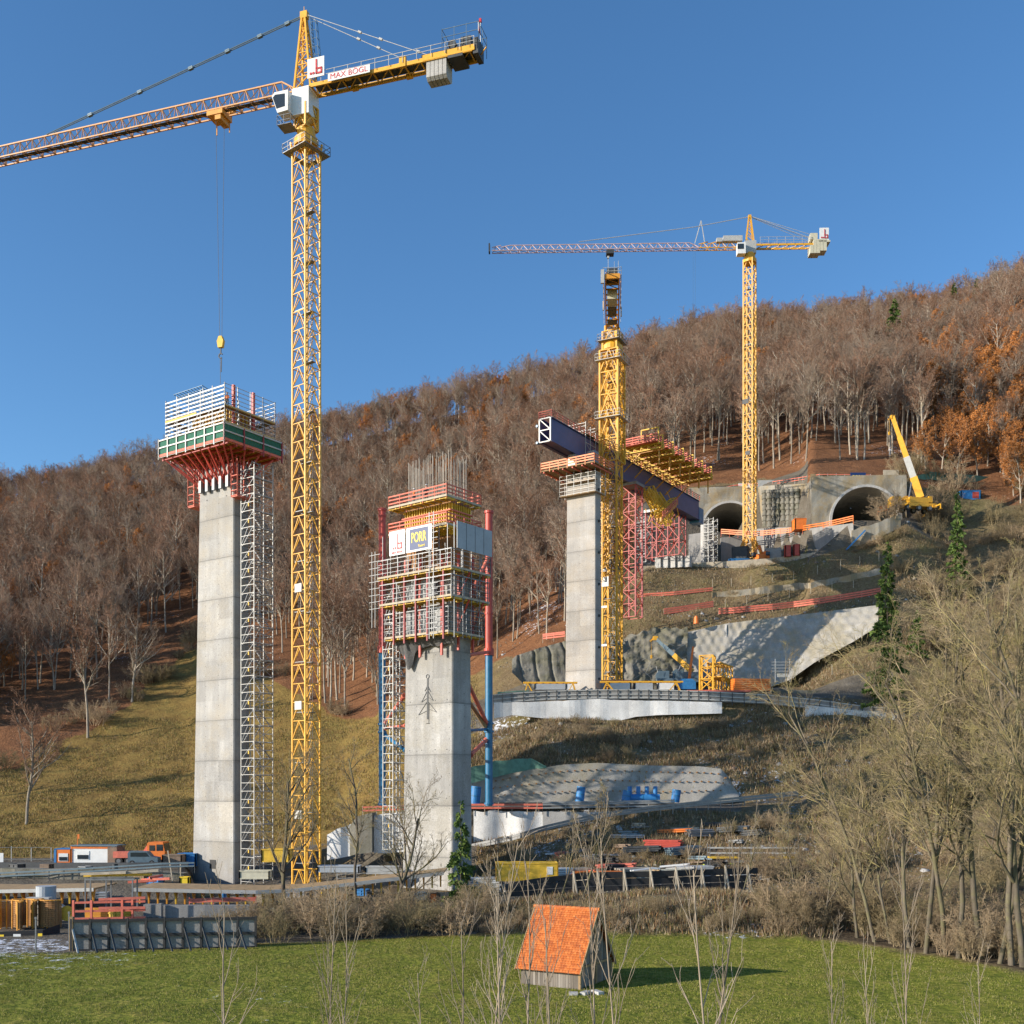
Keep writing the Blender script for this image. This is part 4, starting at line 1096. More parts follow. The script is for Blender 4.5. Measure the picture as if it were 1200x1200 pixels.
# ================================================================== PIER 3
RZ3 = math.atan2(-.549, .836)
P3 = W(698, HV, 168); P3.z = 0
RM3 = Matrix.Rotation(RZ3,3,'Z')
p3 = thing('bridge_pier', 'smooth sunlit concrete pier carrying the blue launching girder', 'bridge pier', P3, RZ3)
obj('shaft', pier_mesh(-5.6,0,0,2.0,-5.3,-.1,.15,1.9,14.5,51.0), M['pier3'], p3)
mb = MB()
for z in range(18,50,5): mb.bx(.0,.18,.9,1.2,z,z+.35)
obj('cast_in_bracket', mb, M['darksteel'], p3)
f3 = thing('pier_head_platform', 'orange-red railed platform with scaffold round the head of the girder-carrying pier', 'scaffold', P3, RZ3)
mb = MB(); mb.bx(-8.5,1.2,-2.6,3.8,51.4,51.55); obj('deck', mb, M['timber'], f3)
mb = MB(); rails_around(mb,-8.5,1.2,-2.6,3.8,(51.9,52.3,52.7),.06,.2); posts_around(mb,-8.5,1.2,-2.6,3.8,51.2,52.8,1.6,.1); obj('guard_rail', mb, M['orange'], f3)
mb = MB()
for i in range(6): x = -8+i*1.75; mb.beam((x,-2.6,51.2),(x,3.8,51.2),.2)
obj('cross_beam', mb, M['redlight'], f3)
mb = MB(); posts_around(mb,-6.1,.4,-.8,2.5,47.4,51.3,1.4,.06,'FRL'); rails_around(mb,-6.1,.4,-.8,2.5,[47.6+.6*k for k in range(6)],.04,.05,'FRL'); obj('hanging_scaffold', mb, M['galvlight'], f3)
mb = MB(); mb.bx(-6.1,.4,-.8,.1,47.4,47.5); mb.bx(-6.1,.4,-.8,.1,49.4,49.5); mb.bx(.05,.4,.1,2.5,47.4,47.5); obj('walkway_board', mb, M['timber'], f3)
mb = MB(); mb.bx(-5.2,-3.9,.3,1.7,51.55,54.3); mb.bx(-1.6,-.4,.3,1.7,51.55,54.3); obj('bearing_block', mb, M['galv'], f3)

# ================================================================== launching girder
GDIR = Vector((.549,.836,0)); GR = math.atan2(.836,.549)
G0 = W(645, HV, 165); G0.z = 0
gd = thing('launching_girder', 'long dark blue box girder running from the far pier towards the tunnels', 'bridge girder', G0, GR)
GL = 57.0; zt_, zb_ = 58.2, 54.6
mb = MB()  # two webs with flanges; local x along girder, y to the left (away), right web at y=0
for y in (0., 1.9):
    mb.bx(.0,GL,y-.03,y+.03,zb_,zt_); mb.bx(.0,GL,y-.28,y+.28,zt_+.003,zt_+.1); mb.bx(.0,GL,y-.28,y+.28,zb_-.1,zb_-.003)
mb.bx(.4,GL,.04,1.86,zb_+.05,zb_+.1)
obj('box_section', mb, M['girder'], gd)
mb = MB()
for i in range(1,24):
    x = i*GL/24; mb.bx(x-.05,x+.05,-.2,-.034,zb_+.1,zt_-.1)
obj('web_stiffener', mb, M['girder'], gd) if False else None
mb = MB()
for y in (-.05,1.95): mb.beam((-.05,y,zb_),(-.05,y,zt_),.2)
for z in (zb_,(zb_+zt_)/2,zt_): mb.beam((-.06,0,z),(-.06,1.9,z),.16)
mb.beam((-.05,0,zb_),(-.05,1.9,(zb_+zt_)/2),.14); mb.beam((-.05,0,(zb_+zt_)/2),(-.05,1.9,zt_),.14)
obj('end_frame', mb, M['galvlight'], gd)
mb = MB()
for z in (zb_,zb_+2.6): mb.beam((-.3,2.3,z),(.3,2.3,z),.4,n=8)
obj('joint_lug', mb, M['bluepipe'], gd)
mb = MB()
for y in (-.2,2.1):
    for z in (zt_+.45,zt_+.8,zt_+1.15): mb.beam((0,y,z),(GL,y,z),.05,.14)
    for i in range(34): mb.beam((i*GL/33,y,zt_+.1),(i*GL/33,y,zt_+1.2),.08)
for z in (zt_+.45,zt_+.8,zt_+1.15): mb.beam((0,-.2,z),(0,2.1,z),.05,.14)
obj('guard_rail', mb, M['redlight'], gd)
# stub at the end near tunnels
mb = MB(); mb.bx(GL,GL+2.2,-.1,2.0,zb_-.5,zt_-1.1); obj('tail_end', mb, M['bluepipe'], gd)
# small scaffold over the girder
sc_ = thing('tube_scaffold', 'small white scaffold tower standing across the blue girder', 'scaffold', G0+GDIR*10, GR)
mb = MB()
for x in (0,1.6,3.4):
    for y in (-.6,2.5): mb.beam((x,y,51.5 if y<0 else 58),(x,y,60.4-x*.3),.07)
for z in (53.,55.,57,59.,59.7,60.2):
    mb.beam((0,-.6,z),(3.4,-.6,z),.06)
    if z > 58.5: mb.beam((0,-.6,z),(0,2.5,z),.06); mb.beam((3.4,-.6,z),(3.4,2.5,z),.06); mb.beam((0,2.5,z),(3.4,2.5,z),.06)
mb.beam((0,-.6,53),(3.4,-.6,55),.05); mb.beam((3.4,-.6,55),(0,-.6,57),.05)
obj('tube_frame', mb, M['galvlight'], sc_); mb = MB(); mb.bx(0,3.4,-.6,2.5,58.5,58.56); obj('walkway_board', mb, M['timber'], sc_)

# second form girder: yellow transverse forms with red railings, one thing per frame
first = None
for k in range(6):
    t = 23.6+k*4.2
    loc = G0+GDIR*t
    if first is None:
        r = thing('transverse_form', '', 'formwork', loc, GR, 'yellow cross frames on top of the girder')
        mb = MB(); mb.lattice((0,-7.9,58.9),(0,2.6,58.9),.8,.85,1.3,.16,.10,2,up=Vector((0,0,1))); mb.beam((0,-7.9,58.5),(0,-7.9,60.7),.18); mb.beam((0,-7.9,60.7),(0,-6.6,60.4),.14); mb.beam((0,-5.2,59.3),(0,-6.6,60.4),.12); obj('cross_truss', mb, M['yellow2'], r)
        mb = MB(); mb.beam((0,-8.1,58.35),(0,3.0,58.35),.35,.3); mb.beam((0,-7.2,58.3),(0,-7.2,55.8),.2); mb.beam((0,-.5,55.6),(0,-3.8,58.3),.18); obj('support_beam', mb, M['amber'], r)
        mb = MB()
        for y in (-7.4,-5.2,-3.0,-1.0):
            for z in (59.8,60.2,60.6): mb.beam((-1.5,y,z),(1.5,y,z),.05,.2)
            for x in (-1.5,0,1.5): mb.beam((x,y,59.5),(x,y,60.8),.08)
        for x in (-1.5,1.5):
            for z in (59.8,60.2,60.6): mb.beam((x,-7.4,z),(x,-1.0,z),.05,.2)
        obj('guard_rail', mb, M['redlight'], r)
        mb = MB(); mb.bx(-1.5,1.5,-7.4,-1.0,59.4,59.46); obj('deck', mb, M['redlight'], r)
        first = r
    else: r = dup(first, loc=loc)
    r['label'] = ['first yellow cross frame on the blue girder, beside the front crane mast','second yellow cross frame on the blue girder counting from the front crane mast','third yellow cross frame on the blue girder counting from the front crane mast','third yellow cross frame on the blue girder counting from the tunnel end','second yellow cross frame on the blue girder counting from the tunnel end','last yellow cross frame on the blue girder, at its tunnel end'][k]
mb = MB(); mb.beam((0,-7.4,59),(0,-7.4,61.9),.16); mb.beam((0,-4.2,59),(0,-4.2,61.9),.16); mb.beam((0,-7.4,61.9),(0,-4.2,61.9),.18); mb.beam((0,-7.4,60.8),(0,-4.2,60.8),.1)
single('goal_frame', mb, M['yellow2'], 'small yellow goal-shaped frame on top of the blue girder', 'frame', G0+GDIR*23.0, GR)

# folded-down yellow forms hanging under the girder
hf = thing('folded_form', 'tangle of yellow folded formwork frames hanging below the blue girder', 'formwork', G0+GDIR*34, GR)
rr_ = random.Random(4)
for (a,b,w_) in (((-4,-1.5,54.0),(3,-1.5,49.8),1.1),((-1,-1.0,55.0),(6,-1.4,50.0),1.0),((-2,-3.0,49.5),(4,-3.4,53.5),1.1),((2,-1,54.6),(8,-1,52.0),.8)):
    mb = MB(); mb.lattice(a,b,w_,w_,1.2,.16,.10,2); obj('folded_truss', mb, M['yellow2'], hf)
mb = MB(); mb.prism([(-2.5,-3.9,48.3),(4.0,-3.9,52.4),(4.0,-3.9,53.0),(-2.5,-3.9,49.0)],(0,1.2,0)); obj('form_plate', mb, M['amber'], hf)
mb = MB()
for k in range(3): mb.beam((-2.8,-4.3,48.9+k*.4),(3.6,-4.3,53.0+k*.4),.06,.16)
for k in range(7): t=k/6; mb.beam((-2.8+6.4*t,-4.3,48.4+4.1*t),(-2.8+6.4*t,-4.3,50+4.1*t),.08)
obj('guard_rail', mb, M['redlight'], hf)
mb = MB()
for k in range(16):
    a = Vector((rr_.uniform(-4,7),rr_.uniform(-3.5,0),rr_.uniform(49,55))); mb.beam(a,a+Vector((rr_.uniform(-2,2),rr_.uniform(-1,1),rr_.uniform(-2,2))),.12)
obj('loose_strut', mb, M['yellow'], hf)

# red towers under the girder
def red_tower(u, d, z0, z1, wx, wy, label, rz=GR, bay=2.4, cols=1):
    c = W(u,HV,d); r = thing('support_tower', label, 'support tower', (c.x,c.y,0), rz)
    mb = MB(); ch = MB()
    for k in range(cols):
        ch_ = MB()
        mb.lattice((0,-k*wy*1.0,z0),(0,-k*wy,z1),wx,wy,bay,.16,.10,1)
    obj('lattice_frame', mb, M['red'], r)
    for sx in (-1,1):
        for k in range(cols+1):
            m2 = MB(); m2.beam((sx*wx/2,wy/2-k*wy,z0),(sx*wx/2,wy/2-k*wy,z1),.24); obj('leg', m2, M['maroon'], r)
    m2 = MB(); m2.bx(-wx/2-.3,wx/2+.3,-wy*(cols-.5)-.3,wy/2+.3,z1,z1+.5); obj('head_beam', m2, M['galv'], r)
    return r
red_tower(741, 188, 31.0, 54.0, 2.6, 2.6, 'tall slender dark red lattice tower under the girder behind the front crane mast', bay=2.2)
red_tower(762+5, 212, 46.6, 55.6, 3.0, 2.4, 'broad red lattice support frame on white concrete blocks under the girder', cols=3, bay=3.0)
c = W(786,HV,212)
for k in range(5):
    mb = MB(); mb.box((0,0,0),(1.0,1.2,2.2)); p_ = W(772+k*8.5,HV,211-k*.3)
    s_ = single('concrete_block', mb, M['conclight'], 'white concrete block under the broad red support frame', 'concrete block', (p_.x,p_.y,45.6), GR, 'white blocks under the red support frame')
# white round column and small stair tower by the left tunnel
mb = MB(); mb.beam((0,0,44),(0,0,56),1.8,n=20); c = W(826,HV,222); single('round_column', mb, M['conclight'], 'pale round concrete column in front of the left tunnel mouth', 'column', (c.x,c.y,0))
mb = MB(); mb.bx(-2.2,2.2,-2,2,44.5,55.2); c = W(822,HV,228); single('abutment', mb, M['conc'], 'grey concrete abutment block where the girder reaches the tunnels', 'abutment', (c.x,c.y,0), GR)
c = W(836,HV,218); stair_tower((c.x,c.y,0), GR, 45.5, 56.5, 'small grey scaffold tower before the left tunnel mouth', 2.2, 2.2, 1.6)
c = W(757,HV,214); stair_tower((c.x,c.y,0), GR, 46.5, 55.0, 'low scaffold tower half hidden behind the slender red tower', 2.2, 2.2, 1.6)
mb = MB(); mb.lattice((0,0,35),(0,0,54),1.9,1.9,1.9,.14,.09,2); c = W(703,HV,176); single('lattice_shoring', mb, M['yellow'], 'yellow lattice shoring between the far pier and the front crane mast', 'shoring tower', (c.x,c.y,0), GR)
def mast_parts(r, w, z0, z1, rz, bay=1.9, ch=.22, br=.11, mat=None, zig=2, name='mast'):
    mb = MB()
    mb.lattice((0,0,z0),(0,0,z1),w,w,bay,ch,br,zig,up=Vector((0,1,0)))
    o = obj(name, mb, mat or M['yellow'], r); o.rotation_euler = (0,0,rz)
    mb = MB()
    mb.beam((-.25,w/2-.35,z0),(-.25,w/2-.35,z1),.05); mb.beam((.2,w/2-.35,z0),(.2,w/2-.35,z1),.05)
    for k in range(int((z1-z0)/.6)): mb.beam((-.25,w/2-.35,z0+k*.6),(.2,w/2-.35,z0+k*.6),.04)
    for k in range(int((z1-z0)/6)):
        z = z0+3+k*6; mb.bx(-w/2+.2,w/2-.2,0,w/2-.5,z,z+.06); mb.beam((-w/2+.3,-w/2+.1,z),(w/2-.3,-w/2+.1,z),.08)
    l = obj('ladder', mb, M['galv'], r); l.rotation_euler = (0,0,rz)
    return o
def ring_platform(r, rz, z, e, mat=None):
    mb = MB()
    for (a,b,c,d_) in ((-e,e,-e,-e+.7),(-e,e,e-.7,e),(-e,-e+.7,-e+.7,e-.7),(e-.7,e,-e+.7,e-.7)): mb.bx(a,b,c,d_,z,z+.08)
    rails_around(mb,-e,e,-e,e,(z+.55,z+1.1),.05); posts_around(mb,-e,e,-e,e,z,z+1.15,1.0,.05)
    o = obj('service_platform', mb, mat or M['galv'], r); o.rotation_euler = (0,0,rz)

# ---------------- crane 1
c = W(359,HV,128)
k1 = thing('tower_crane', 'huge yellow tower crane on the left whose counter-jib carries a white name sign', 'crane', (c.x,c.y,0))
MR = R(-38)
mast_parts(k1, 2.3, -11.3, 77.5, MR, bay=2.2, ch=.20, br=.085)
JA = math.atan2(.304,-.953)
def jp(name, mb, mat, root, rz, label=None, smooth=False):
    o = obj(name, mb, mat, root, smooth, label); o.rotation_euler = (0,0,rz); return o
mb = MB(); mb.beam((0,0,77.5),(0,0,78.4),2.9,n=16); mb.beam((0,0,78.4),(0,0,79.6),2.2,n=16); mb.lattice((0,0,79.5),(0,0,82.2),1.9,1.9,1.35,.25,.16,2)
for s_ in (-1,1):
    for t_ in (-1,1): mb.beam((s_*1.15,t_*1.15,76),(s_*1.3,t_*1.3,78),.2)
jp('slewing_unit', mb, M['yellow'], k1, MR)
ring_platform(k1, MR, 76.6, 2.0)
mb = MB(); mb.prism([(1.21,2.3,80.9),(1.21,2.3,83.3),(3.0,2.3,83.3),(3.35,2.3,82.9),(2.6,2.3,80.8)],(0,-1.8,0)); cab = jp('operator_cab', mb, M['white'], k1, JA)
mb = MB(); mb.prism([(1.6,2.3,81.4),(1.6,2.3,82.9),(2.9,2.3,83.0),(3.2,2.3,82.7),(2.7,2.3,81.3)],(0,.03,0)); mb.prism([(2.72,2.2,81.2),(3.38,2.2,82.9),(3.40,2.2,82.8),(2.75,2.2,81.1)],(0,-1.6,0)); obj('window', mb, M['glass'], cab)
mb = MB(); mb.bx(-1.0,1.2,-1.3,1.3,80.8,84.0); jp('machine_housing', mb, M['white'], k1, JA)
mb = MB(); 
mb.bx(.9,2.7,.4,2.2,79.4,79.46); rails_around(mb,.9,2.7,.4,2.2,(79.9,80.5),.05); posts_around(mb,.9,2.7,.4,2.2,79.4,80.6,.9,.05); jp('cab_basket', mb, M['galv'], k1, JA)
# tower head
mb = MB(); cs = [(-1.1,-1.0),(1.1,-1.0),(1.1,1.0),(-1.1,1.0)]; zb0, zt0 = 84.0, 93.2
def hp(k, t): x,y = cs[k%4]; q = 1-t*.82; return (x*q+(.3*t), y*q, zb0+(zt0-zb0)*t)
for k in range(4):
    mb.beam(hp(k,0),hp(k,1),.22)
    for j in range(6):
        a, b = j/6, (j+1)/6; mb.beam(hp(k,a),hp(k+1,b),.11); mb.beam(hp(k,a),hp(k+1,a),.10)
mb.bx(-.2,.7,-.3,.3,93.0,93.8); mb.beam((.3,0,93.8),(.3,0,94.5),.06)
jp('tower_head', mb, M['yellow'], k1, JA)
mb = MB()
for k in range(16): mb.beam((-1.35+.045*k,-.3,84.6+.5*k),(-1.35+.045*k,.3,84.6+.5*k),.05)
for s_ in (-.3,.3): mb.beam((-1.35,s_,84.5),(-.6,s_,93.0),.06); mb.beam((-1.9,s_,87),(-1.3,s_,92.6),.05)
for k in range(6): mb.beam((-1.9+.11*k,-.3,87.2+k),(-1.9+.11*k,.3,87.2+k),.05); mb.beam((-1.9+.11*k,.3,87.2+k),(-1.2+.11*k,.3,87.2+k),.04)
jp('ladder_cage', mb, M['steelblue'], k1, JA)
def jib(root, rz, x0, x1, z, h, hw, bay, ch=.2, br=.10, mat=None, taper=3.0, parts=2):
    """triangular jib built in lengths"""
    n_ = int((x1-x0)/bay); 
    for part_i in range(parts):
        a_i, b_i = n_*part_i//parts, n_*(part_i+1)//parts; mb = MB()
        for i in range(a_i, b_i):
            xa, xb = x0+i*bay, x0+(i+1)*bay
            ha = h*min(1, .35+(xa-x0)/taper); hb = h*min(1,.35+(xb-x0)/taper)
            if xb > x1-bay*1.5: hb = h*.7
            for s_ in (-1,1):
                mb.beam((xa,s_*hw,z),(xb,s_*hw,z),ch); xm = (xa+xb)/2; hm = (ha+hb)/2
                mb.beam((xa,s_*hw,z),(xm,0,z+hm),br); mb.beam((xm,0,z+hm),(xb,s_*hw,z),br)
            mb.beam((xa,-hw,z),(xa,hw,z),br); mb.beam((xa,-hw,z),(xb,hw,z),br)
            mb.beam((xa,0,z+ha),(xb,0,z+hb),ch)
            mb.beam((xa,0,z+ha),(xa,-hw,z),br*.8)
        jp('jib', mb, mat or M['yellow'], root, rz)
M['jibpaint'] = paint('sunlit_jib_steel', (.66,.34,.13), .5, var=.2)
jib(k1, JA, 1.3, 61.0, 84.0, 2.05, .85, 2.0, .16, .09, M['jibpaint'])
mb = MB(); mb.bx(1.3,60.5,-.2,.45,84.03,84.07); jp('jib_walkway', mb, M['darksteel'], k1, JA)
mb = MB()
for s_ in (-.12,.12): mb.beam((.3,s_,93.4),(37.9,s_,86.15),.13,n=6)
for t in (.06,.16,.28,.42,.62,.82):
    q = Vector((.3,0,93.4)).lerp(Vector((37.9,0,86.15)),t); mb.beam(q-Vector((.3,0,-.06)),q+Vector((.3,0,-.06)),.34)
jp('pendant_bar', mb, M['steelblue'], k1, JA)
mb = MB()
mb.bx(10.9,13.1,-1.1,1.1,83.2,83.75); mb.bx(11.2,12.0,-1.0,1.0,82.6,83.2); mb.beam((11.0,-1.1,83.5),(11.0,-1.1,84.6),.12); mb.beam((13.0,-1.1,83.5),(13.0,-1.1,84.6),.12)
mb.beam((11.2,-1,83.2),(11.2,-1,82),.1); mb.beam((13.0,-1,83.2),(13.0,-1,82),.1); mb.bx(10.6,12.6,-1.5,-1.0,84.4,85.4)
jp('trolley', mb, M['amber'], k1, JA)
mb = MB()
for (xo,yo) in ((11.5,-.3),(12.3,.3)): mb.beam((xo,yo,83),(11.8+(.15 if yo>0 else -.15),0,56.2),.035)
jp('hoist_rope', mb, M['darksteel'], k1, JA)
mb = MB(); mb.prism([(11.5,-.22,55.0),(11.35,-.22,55.8),(11.6,-.22,56.4),(12.0,-.22,56.4),(12.25,-.22,55.8),(12.1,-.22,55.0)],(0,.44,0)); hb = jp('hook_block', mb, M['yellow2'], k1, JA)
mb = MB(); mb.beam((11.8,0,55.0),(11.8,0,54.3),.12); 
for k in range(8):
    a0, a1 = R(-60+k*34), R(-60+(k+1)*34); mb.beam((11.8+.28*math.sin(a0),0,54.0+.28*math.cos(a0)),(11.8+.28*math.sin(a1),0,54.0+.28*math.cos(a1)),.12)
mb.beam((11.7,0,53.8),(11.75,0,52.0),.09); mb.beam((11.9,0,53.8),(11.85,0,50.5),.04)
obj('hook', mb, M['darksteel'], hb)
# counter jib: local -x
mb = MB()
for s_ in (-1.0,1.0):
    mb.beam((-1.1,s_,84.1),(-21.5,s_,84.1),.18,.45)
    mb.bx(-6.4,-5.6,s_-.2,s_+.2,83.8,85.0); mb.bx(-13.4,-12.6,s_-.2,s_+.2,83.8,85.0); mb.bx(-21.8,-15.5,s_-.12,s_+.12,83.95,84.6)
for k in range(11): mb.beam((-1.2-k*2,-1,84.0),(-1.2-k*2,1,84.0),.15); mb.beam((-1.2-k*2,-1,84.0),(-3.2-k*2,1,84.0),.1)
jp('counter_jib', mb, M['yellow'], k1, JA)
mb = MB(); mb.bx(-21.7,-1.4,-.75,.75,84.26,84.3); jp('walkway_grating', mb, M['darksteel'], k1, JA)
mb = MB(); rails_around(mb,-21.8,-2.6,-1.25,1.25,(84.9,85.4),.05,None,'FB'); posts_around(mb,-21.8,-2.6,-1.25,1.25,84.2,85.45,1.8,.05,'FB'); jp('handrail', mb, M['galvlight'], k1, JA)
mb = MB()
for (e,s_) in ((14.8,-.9),(16.2,.9)): mb.beam((0,s_*.2,93.4),(-e,s_,84.6),.07,n=6)
for (e,s_) in ((14.8,-.9),(16.2,.9)):
    for t in (.45,.62,.92): q = Vector((0,s_*.2,93.4)).lerp(Vector((-e,s_,84.6)),t); mb.beam(q-Vector((.2,0,.12)),q+Vector((.2,0,.12)),.22)
jp('pendant_rope', mb, M['galvlight'], k1, JA)
for k in range(5):
    mb = MB(); x = -15.9-k*.5; mb.prism([(x,-.95,83.9),(x,-.95,82.1),(x,-.6,81.8),(x,.6,81.8),(x,.95,82.1),(x,.95,83.9)],(-.44,0,0)); jp('counterweight', mb, M['conclight'], k1, JA)
mb = MB(); mb.bx(-21.3,-18.0,-.8,.8,84.35,85.0); mb.beam((-19,-.9,85.3),(-19,.9,85.3),1.0,n=14); mb.bx(-21.2,-20.0,-.7,.7,85.0,86.0); mb.bx(-22.2,-21.6,-1.0,1.0,83.6,85.4); mb.bx(-17.8,-15.2,.0,.8,84.35,84.9); jp('winch', mb, M['darksteel'], k1, JA)
mb = MB(); mb.bx(-20.4,-18.6,-1.2,1.2,83.55,83.85); jp('winch_tray', mb, M['darksteel'], k1, JA)
mb = MB(); rails_around(mb,-22.4,-18,-1.4,1.4,(85.9,86.8),.05); posts_around(mb,-22.4,-18,-1.4,1.4,84.4,86.9,1.4,.05); jp('winch_railing', mb, M['steelblue'], k1, JA)
mb = MB(); mb.bx(-22.5,-22.45,.9,1.7,85.5,86.5); mb.beam((-22.45,.9,84.8),(-22.45,.9,87.4),.05); sgn = jp('warning_sign', mb, M['white'], k1, JA)
mb = MB(); mb.prism([(-22.53,1.0,85.5),(-22.53,1.7,85.5),(-22.53,1.7,86.1)],(-.02,0,0)); mb.beam((-22.45,.9,87.4),(-22.45,.9,87.0),.25); obj('red_corner', mb, M['letterred'], sgn)
# which side faces the camera?  local y+ for JA (pointing left/away) is towards the camera
mb = MB(); mb.bx(-3.1,-.9,1.32,1.40,84.7,87.0); lp = jp('logo_board', mb, M['white'], k1, JA)
mb = MB(); 
# mirrored so that it reads from the camera side (+y side)
m2 = MB(); logo_b(m2, 0, 0, 2.0, 2.2, 0, .03)
mb.v = [(-.95-v_[0], 1.43+v_[1]*-1.0-.0, 84.75+v_[2]) for v_ in m2.v]; mb.f = [tuple(reversed(f)) for f in m2.f]
obj('red_mark', mb, M['letterred'], lp)
mb = MB(); mb.bx(-9.0,-3.6,1.32,1.40,83.85,84.75); np_ = jp('name_board', mb, M['white'], k1, JA)
text_part('MAX BÖGL', .92, M['letterred'], np_, (-6.3,1.415,84.3), (R(90),0,R(180)), bold=.0, sx=1.05)
# base and small hut
mb = MB(); mb.bx(-2.6,2.6,-2.6,2.6,-11.6,-11.0); jp('foundation_slab', mb, M['conclight'], k1, MR)
mb = MB()
for (x,z) in ((.0,-3),(.2,10),(0,24)): mb.bx(-.6,.6,-1.3,-1.2,z,z+1.0)
jp('junction_box', mb, M['galvlight'], k1, MR)

# ---------------- crane 2 (front of girder), seen end-on
c = W(717.5,HV,176)
k2 = thing('tower_crane', 'thick yellow tower crane seen end-on, its mast standing beside the girder-carrying pier', 'crane', (c.x,c.y,0))
MR2 = R(-27)
mast_parts(k2, 2.45, 17.0, 76.0, MR2, bay=2.5, ch=.27, br=.11)
mb = MB(); mb.lattice((0,0,54.5),(0,0,72.8),3.15,3.15,3.6,.28,.16,2,up=Vector((0,1,0))); jp('climbing_cage', mb, M['yellow'], k2, MR2)
ring_platform(k2, MR2, 61.5, 2.2, M['galvlight']); ring_platform(k2, MR2, 71.0, 2.2, M['galvlight']); ring_platform(k2, MR2, 74.3, 1.9)
mb = MB(); mb.beam((0,0,73),(0,0,73.7),3.4,n=18); mb.beam((0,0,73.7),(0,0,74.8),3.0,n=18,r1=1.2); mb.lattice((0,0,74.6),(0,0,77.0),1.8,1.8,1.2,.25,.15,2); jp('slewing_unit', mb, M['yellow'], k2, MR2)
JA2 = math.atan2(1250, 118)
mb = MB(); mb.bx(-1.0,1.0,-.85,.85,75.2,77.6); jp('operator_cab', mb, M['white'], k2, JA2)
mb = MB()
for s_ in (-1.0,1.0):
    mb.beam((0,s_,77.7),(-20,s_,77.7),.22,.6)
for k in range(11): mb.beam((-k*2,-1,77.6),(-k*2,1,77.6),.2); mb.beam((-k*2,-1,77.6),(-k*2-2,1,77.6),.1)
mb.bx(-20.4,-20,-1.15,1.15,77.4,78.1)
for s_ in (-1.25,1.25): mb.bx(-20,-10,s_-.05,s_+.05,76.9,78.1)
jp('counter_jib', mb, M['amber'], k2, JA2)
mb = MB(); mb.bx(-19.8,-16.6,-.95,.95,77.9,77.95); mb.bx(-19.5,-17.2,-.8,.8,78.2,79.3); jp('winch', mb, M['darksteel'], k2, JA2)
mb = MB()
mb.bx(-15.9,-12.9,-.75,.75,76.2,77.5); jp('counterweight', mb, M['cream'], k2, JA2)
mb = MB(); mb.bx(-10,-6,-.7,.7,77.3,77.35); mb.bx(-5,-3,-.8,.8,77.2,77.25); jp('grating', mb, M['darksteel'], k2, JA2)
mb = MB(); rails_around(mb,-20.4,-2,-1.35,1.35,(78.5,79.0),.05,None,'FBL'); posts_around(mb,-20.4,-2,-1.35,1.35,77.8,79.1,2.0,.06,'FBL')
mb.beam((-20.3,.6,78),(-20.3,.6,80.6),.07); mb.beam((-20.3,-.9,78),(-20.3,-.9,80.0),.07); mb.beam((-20.3,-.3,78),(-20.3,-.3,79.9),.05); mb.bx(-20.5,-20.2,.45,.75,80.4,80.7)
mb.bx(-20.6,-20.2,1.2,1.7,76.7,78.7); mb.bx(-11,-10.6,1.3,1.5,76.5,77.9); mb.bx(-9,-8.4,-1.5,-1.3,76.3,77.7); jp('handrail', mb, M['galvlight'], k2, JA2)
mb = MB(); cs = [(-.9,-.8),(.9,-.8),(.9,.8),(-.9,.8)]
for k in range(4):
    mb.beam((*cs[k],77.6),(cs[k][0]*.2,cs[k][1]*.2,83.5),.2)
    for j in range(4):
        a,b = 1-j*.2, 1-(j+1)*.2; mb.beam((cs[k][0]*a,cs[k][1]*a,77.6+j*1.47),(cs[(k+1)%4][0]*b,cs[(k+1)%4][1]*b,77.6+(j+1)*1.47),.1)
jp('tower_head', mb, M['yellow'], k2, JA2)
jib(k2, JA2, 1.3, 46, 77.6, 1.9, .8, 2.2, .18, .09)
mb = MB(); mb.beam((0,0,83.4),(30,0,79.5),.12,n=6); mb.beam((0,0,83.4),(-15,0,78.2),.08,n=6); jp('pendant_bar', mb, M['steelblue'], k2, JA2)
mb = MB()
for z in (30.5,36.5,24.2): mb.bx(-1.35,-.4,-1.4,-1.3,z,z+.35)
mb.bx(-1.3,-.1,-1.42,-1.3,34.0,35.6); mb.bx(-.9,.3,-1.42,-1.3,52.9,53.3); jp('notice_plate', mb, M['white'], k2, MR2)

for o in k2.children:
    if abs(o.rotation_euler.z-JA2) < 1e-6: o.location.z = -1.0; o.scale.x = .88
# ---------------- crane 3 (by the left tunnel)
c = W(878.5,HV,225)
k3 = thing('tower_crane', 'slim orange-yellow tower crane standing before the left tunnel with its jib out to the left', 'crane', (c.x,c.y,0))
MR3 = R(-35); JA3 = math.atan2(.027,-1)
mast_parts(k3, 2.0, 49.5, 112.5, MR3, bay=2.3, ch=.21, br=.11, mat=M['yellow'])
mb = MB()
for s_ in ((-1,-1),(1,-1),(1,1),(-1,1)): mb.beam((s_[0]*.9,s_[1]*.9,53.5),(s_[0]*2.4,s_[1]*2.4,48.8),.35); mb.beam((s_[0]*2.4,s_[1]*2.4,49.0),(-s_[0]*0,-s_[1]*0,49.0),.3)
jp('base_frame', mb, M['amber'], k3, MR3)
mb = MB(); mb.beam((0,0,111.8),(0,0,112.6),2.9,n=14); mb.beam((0,0,112.6),(0,0,113.8),2.3,n=14); jp('slewing_unit', mb, M['yellow'], k3, MR3)
mb = MB(); mb.bx(-1.2,1.2,-1.0,1.0,113.6,116.2); jp('machine_housing', mb, M['galvlight'], k3, JA3)
mb = MB(); mb.bx(1.2,2.9,.4,2.0,113.0,115.3); cb = jp('operator_cab', mb, M['white'], k3, JA3); mb = MB(); mb.bx(1.6,2.92,1.98,2.03,113.9,115.0); obj('window', mb, M['glass'], cb)
mb = MB()
